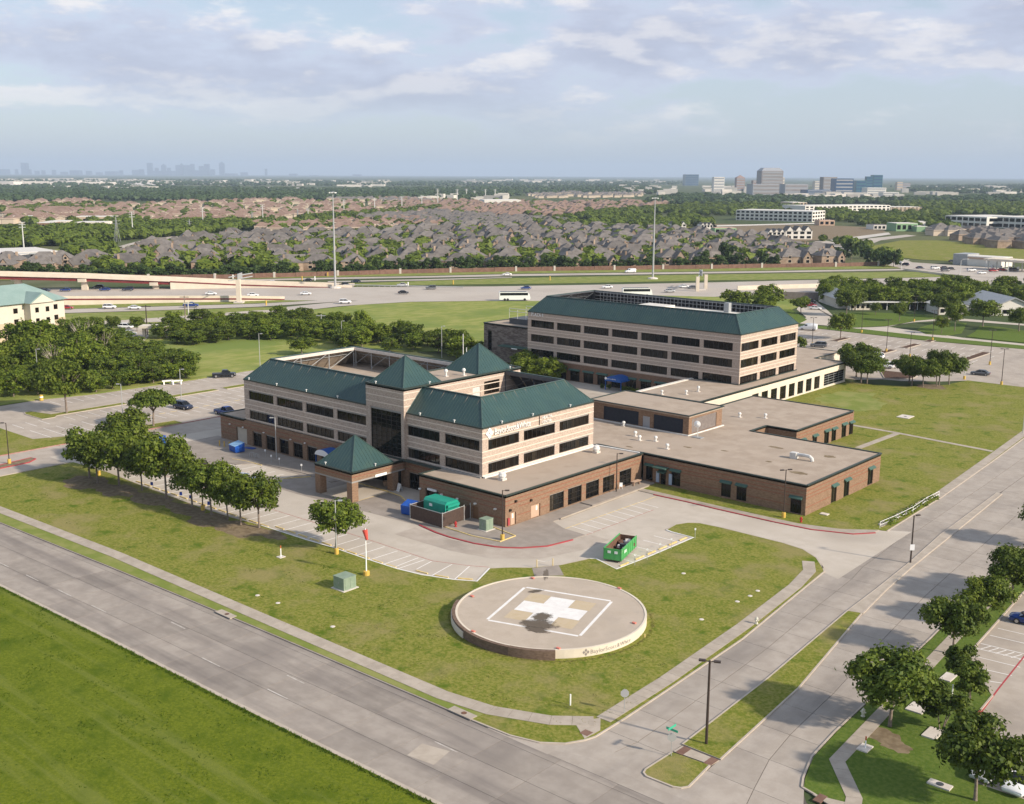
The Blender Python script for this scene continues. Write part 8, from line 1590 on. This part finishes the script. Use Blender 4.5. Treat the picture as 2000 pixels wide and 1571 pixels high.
# ------------------------------------------------------------------ towers of the business district
def tower(px, w, ty, py, m, label, top='flat', m2=None, stripes=True, depth=.8):
    x, y = P(px, py); D = dist(x, y); W_ = w * D / FPX / math.cos(PITCH) * 1.0; h = hgt(px, py, ty); t = thing('office_tower', label, 'tower', (x, y, 0), AZ + R(4)); hb = h * (.88 if top == 'slope' else .82 if top == 'point' else 1)
    link('shaft', MB().box(-W_ / 2, W_ / 2, 0, W_ * depth, 0, hb).mesh('shaft', M[m]), t)
    if top == 'slope': link('crown_roof', MB().add([(-W_ / 2, 0, hb), (W_ / 2, 0, hb), (W_ / 2, W_ * depth, hb), (-W_ / 2, W_ * depth, hb), (-W_ * .36, W_ * .15, h), (W_ * .36, W_ * .15, h), (W_ * .36, W_ * depth * .8, h), (-W_ * .36, W_ * depth * .8, h)], [(4, 5, 6, 7), (0, 1, 5, 4), (1, 2, 6, 5), (2, 3, 7, 6), (3, 0, 4, 7)]).mesh('crown_roof', M[m2 or 'tower_grey']), t)
    if top == 'point': link('crown_roof', MB().add([(-W_ / 2, 0, hb), (W_ / 2, 0, hb), (W_ / 2, W_ * depth, hb), (-W_ / 2, W_ * depth, hb), (0, W_ * depth / 2, h)], [(0, 1, 4), (1, 2, 4), (2, 3, 4), (3, 0, 4)]).mesh('crown_roof', M[m2 or 'tower_brown']), t)
    if stripes:
        n = max(3, int(hb / 8)); wm_ = MB().box(-W_ * .46, W_ * .46, -.6, .1, -.5, .5).mesh('window_band', M['tower_blue' if m in ('tower_glass', 'tower_teal') else 'tower_grey' if m != 'tower_grey' else 'tower_tan'])
        for k in range(n): link('window_band', wm_, t, (0, 0, (k + .5) * hb / n), 0, (1, 1, hb / n * .42))
    return t
for a in ((1351, 26, 341, 363, 'tower_glass', 'blue glass slab tower, leftmost of the business district'), (1404, 20, 346, 374, 'stucco_white', 'pale ribbed tower left of the brown pointed one'), (1446, 16, 342, 373, 'tower_brown', 'brown tower with a pointed top', 'point'), (1477, 14, 353, 376, 'tower_brown', 'short brown tower beside the tallest one'), (1507, 41, 328, 378, 'tower_tan', 'tallest tan tower with a sloped grey top', 'slope'), (1526, 10, 347, 376, 'cream_wall', 'narrow cream annex behind the tallest tower'), (1620, 26, 346, 380, 'tower_tan', 'tan stepped tower between the tallest one and the blue glass'), (1600, 18, 354, 374, 'hotel_cream', 'cream block left of the tan stepped tower'), (1648, 34, 349, 383, 'tower_blue', 'wide dark blue glass tower'), (1681, 19, 353, 379, 'tower_teal', 'short teal glass tower left of the twin teal ones'), (1697, 12, 345, 378, 'tower_teal', 'slim teal glass tower, left of the close pair'), (1713, 18, 342, 378, 'tower_teal', 'teal glass tower, right of the close pair'), (1757, 11, 356, 372, 'hotel_tan', 'small tan tower, left of the right pair'), (1770, 15, 358, 371, 'tower_tan', 'small tan tower, right of the right pair'), (1498, 55, 360, 381, 'tower_grey', 'wide grey louvred slab below the tallest tower'), (1555, 44, 360, 383, 'tower_grey', 'long grey slab right of the tallest tower'), (1600, 48, 371, 384, 'tower_blue', 'low dark glass block under the tan tower'), (1712, 36, 367, 381, 'stucco_white', 'white framed low block before the teal towers'), (1740, 30, 376, 387, 'stucco_white', 'white low hall right of the teal towers'), (1672, 60, 382, 388, 'hotel_tan', 'long low tan hall at the foot of the towers')): tower(*a[:6], **({'top': a[6]} if len(a) > 6 else {}))
# far city on the horizon
CITY_D = 25000.0
def city(px, w, ty, label, top='flat'):
    d = _f + _r * ((px - 1000) / FPX); k = CITY_D / (d @ FW); x, y = float(d[0] * k), float(d[1] * k); by = PX(x, y, 0)[1]; lo, hi = 0, 700
    for _ in range(40):
        m_ = (lo + hi) / 2
        if PX(x, y, m_)[1] > ty: lo = m_
        else: hi = m_
    W_ = w * CITY_D / FPX; t = thing('skyscraper', label, 'skyscraper', (x, y, 0), AZ, 'towers of the far city'); hb = lo * (.84 if top == 'point' else 1)
    link('shaft', MB().box(-W_ / 2, W_ / 2, 0, W_, 0, hb).mesh('shaft', M['city_haze_blue']), t)
    if top == 'point': link('crown_roof', MB().add([(-W_ / 2, 0, hb), (W_ / 2, 0, hb), (W_ / 2, W_, hb), (-W_ / 2, W_, hb), (0, W_ / 2, lo)], [(0, 1, 4), (1, 2, 4), (2, 3, 4), (3, 0, 4)]).mesh('crown_roof', M['city_haze_blue']), t)
for px, w, ty, lb, *tp in ((84, 11, 318.5, 'tall pale-blue skyscraper alone at the left of the far city'), (91, 8, 331, 'short tower leaning on the lone skyscraper'), (69, 5, 331, 'small block left of the lone skyscraper'), (38, 22, 331, 'wide low block at the far left of the skyline'), (18, 9, 332, 'low block at the left edge of the skyline'), (107, 7, 334, 'low block right of the lone skyscraper'), (119, 6, 333, 'low block further right of the lone skyscraper'), (139, 6, 332, 'small tower between the lone skyscraper and the city'), (157, 11, 336, 'low block, first of the low group in the gap'), (178, 18, 333, 'wide low block, middle of the low group in the gap'), (204, 9, 334, 'low block, last of the low group in the gap'), (223, 10, 337, 'small low block left of the main cluster'), (245, 20, 335, 'wide low block left of the main cluster'), (265, 6, 333, 'small tower left of the main cluster'), (292, 12, 332, 'broad block at the start of the main cluster'), (303, 8, 331, 'block beside the start of the main cluster'), (319, 9, 318.5, 'tall flat-topped skyscraper, first of the main cluster'), (332, 6, 328, 'mid tower after the first tall one'), (345, 8, 320, 'pointed skyscraper, second of the main cluster', 'point'), (355, 6, 328, 'mid tower after the pointed one'), (375, 14, 322.5, 'broad skyscraper left of the central one'), (379, 5, 318, 'central slender peak of the main cluster', 'point'), (390, 10, 323, 'broad skyscraper right of the central one'), (399, 7, 320.5, 'stepped skyscraper in the cluster middle'), (416, 9, 324.5, 'skyscraper left of the rounded one'), (426, 9, 320.5, 'skyscraper with a rounded look'), (437, 7, 331, 'short tower right of the rounded one'), (454, 9, 315.5, 'tallest skyscraper at the right of the far city', 'point'), (470, 20, 339, 'low white block beneath the tallest skyscraper'), (495, 12, 337, 'low block right of the far city'), (537, 4, 330, 'slim mast-like tower right of the far city'), (587, 14, 339.5, 'wide low tower on the horizon right of the city'), (626, 16, 345 - 2.5, 'flat block on the horizon'), (707, 16, 341, 'pair-like block on the horizon before the right mast'), (735, 14, 344, 'low hall on the horizon'), (410, 40, 333, 'dense low blocks at the foot of the cluster'), (340, 44, 334, 'dense low blocks at the left foot of the cluster')): city(px, w, ty, lb, *(tp or ['flat']))
# pale scattered buildings between the woods, each its own block
q = random.Random(77)
FB = MB().box(-.5, .5, -.5, .5, 0, 1).mesh('distant_building', M['far_pale'])
for x0, x1, y0, y1, n, s0, s1 in ((0, 240, 352, 361, 34, 40, 160), (240, 560, 352, 360, 26, 30, 120), (120, 340, 368, 374, 14, 20, 70), (560, 760, 354, 366, 26, 25, 80), (900, 1340, 352, 360, 30, 30, 110), (1200, 1560, 366, 382, 60, 14, 50), (1500, 1760, 384, 394, 40, 14, 50), (1760, 2000, 366, 384, 36, 16, 60), (820, 1000, 388, 394, 16, 12, 40)):
    for i in range(n):
        px, py = q.uniform(x0, x1), q.uniform(y0, y1); x, y = P(px, py); o = link('distant_building', FB, None, (x, y, 0), AZ + q.uniform(-.3, .3), (q.uniform(s0, s1), q.uniform(s0, s1) * .6, q.uniform(5, 13)))
        zn = 'below the far city' if px < 560 and py < 364 else 'beyond the terracotta roofs' if px < 900 else 'on the horizon between the cities' if py < 363 and px < 1340 else 'before the business district' if px < 1760 else 'right of the business district'
        tag(o, 'small pale low building among far trees ' + zn, 'building', 'pale far buildings ' + zn)
band('bare_hill', pp((0, 356.5), (60, 355), (230, 357), (560, 358), (380, 360), (80, 369), (0, 369)), 'far_pale', .6); band('bare_hill', pp((520, 366), (640, 368), (640, 372), (520, 371)), 'far_pale', .6)
# power poles
for px, py, ty in ((47, 488, 434), (260, 466, 414), (397, 447, 405), (514, 442, 400), (602, 429, 408), (672, 422, 390), (732, 415, 387), (785, 412, 384), (824, 408, 382), (855, 400, 369), (893, 400, 370), (911, 390, 369), (927, 389, 373), (948, 389, 370), (967, 388, 370)):
    x, y = P(px, py); h = hgt(px, py, ty); t = thing('power_pole', 'pale steel transmission pole rising over the far roofs', 'power pole', (x, y, 0), 0, 'steel transmission poles'); k = max(.5, dist(x, y) / 2200); MB().tube([(x, y, 0), (x, y, h)], [k, k * .6], 6).build('pole', M['pole_pale'], t)
    for s in (.8, .9, .98): MB().rbox(x, y, h * s, h * s + .4, 6 * k ** .5, .4, AZ).build('crossarm', M['pole_pale'], t)
for px, py, ty in ((229, 472, 424), (371, 458, 428), (493, 440, 412), (582, 436, 408)):
    x, y = P(px, py); h = hgt(px, py, ty); t = thing('lattice_pylon', 'grey lattice pylon by the far woods', 'pylon', (x, y, 0), 0, 'lattice pylons'); mb = MB(); b = h * .1
    for sx in (-1, 1):
        for sy in (-1, 1): mb.tube([(x + sx * b, y + sy * b, 0), (x + sx * b * .25, y + sy * b * .25, h * .7), (x, y, h)], .16, 4)
    for k in range(7):
        f = 1 - .75 * k / 7; f2 = 1 - .75 * (k + 1) / 7
        for sx in (-1, 1): mb.tube([(x + sx * b * f, y - b * f, h * .1 * k), (x - sx * b * f2, y - b * f2, h * .1 * (k + 1))], .1, 4)
    mb.build('lattice', M['pole_galv'], t); am_ = MB()
    for z in (.72, .84): am_.tube([(x - RT[0] * b * 1.6, y - RT[1] * b * 1.6, h * z), (x + RT[0] * b * 1.6, y + RT[1] * b * 1.6, h * z)], .14, 4)
    am_.build('crossarm', M['pole_galv'], t)
# ------------------------------------------------------------------ air
def haze():
    m = bpy.data.materials.new('haze'); m.use_nodes = True; N = m.node_tree.nodes; N.clear(); o = N.new('ShaderNodeOutputMaterial'); v = N.new('ShaderNodeVolumePrincipled'); v.inputs['Color'].default_value = (.64, .79, 1.0, 1); v.inputs['Density'].default_value = HAZE; m.node_tree.links.new(v.outputs[0], o.inputs['Volume'])
    b = MB().box(-34000, 34000, -34000, 34000, -1.1, 420.0).build('haze', m); b['kind'] = 'stuff'; b.display_type = 'WIRE'
HAZE = 7.0e-5
haze()
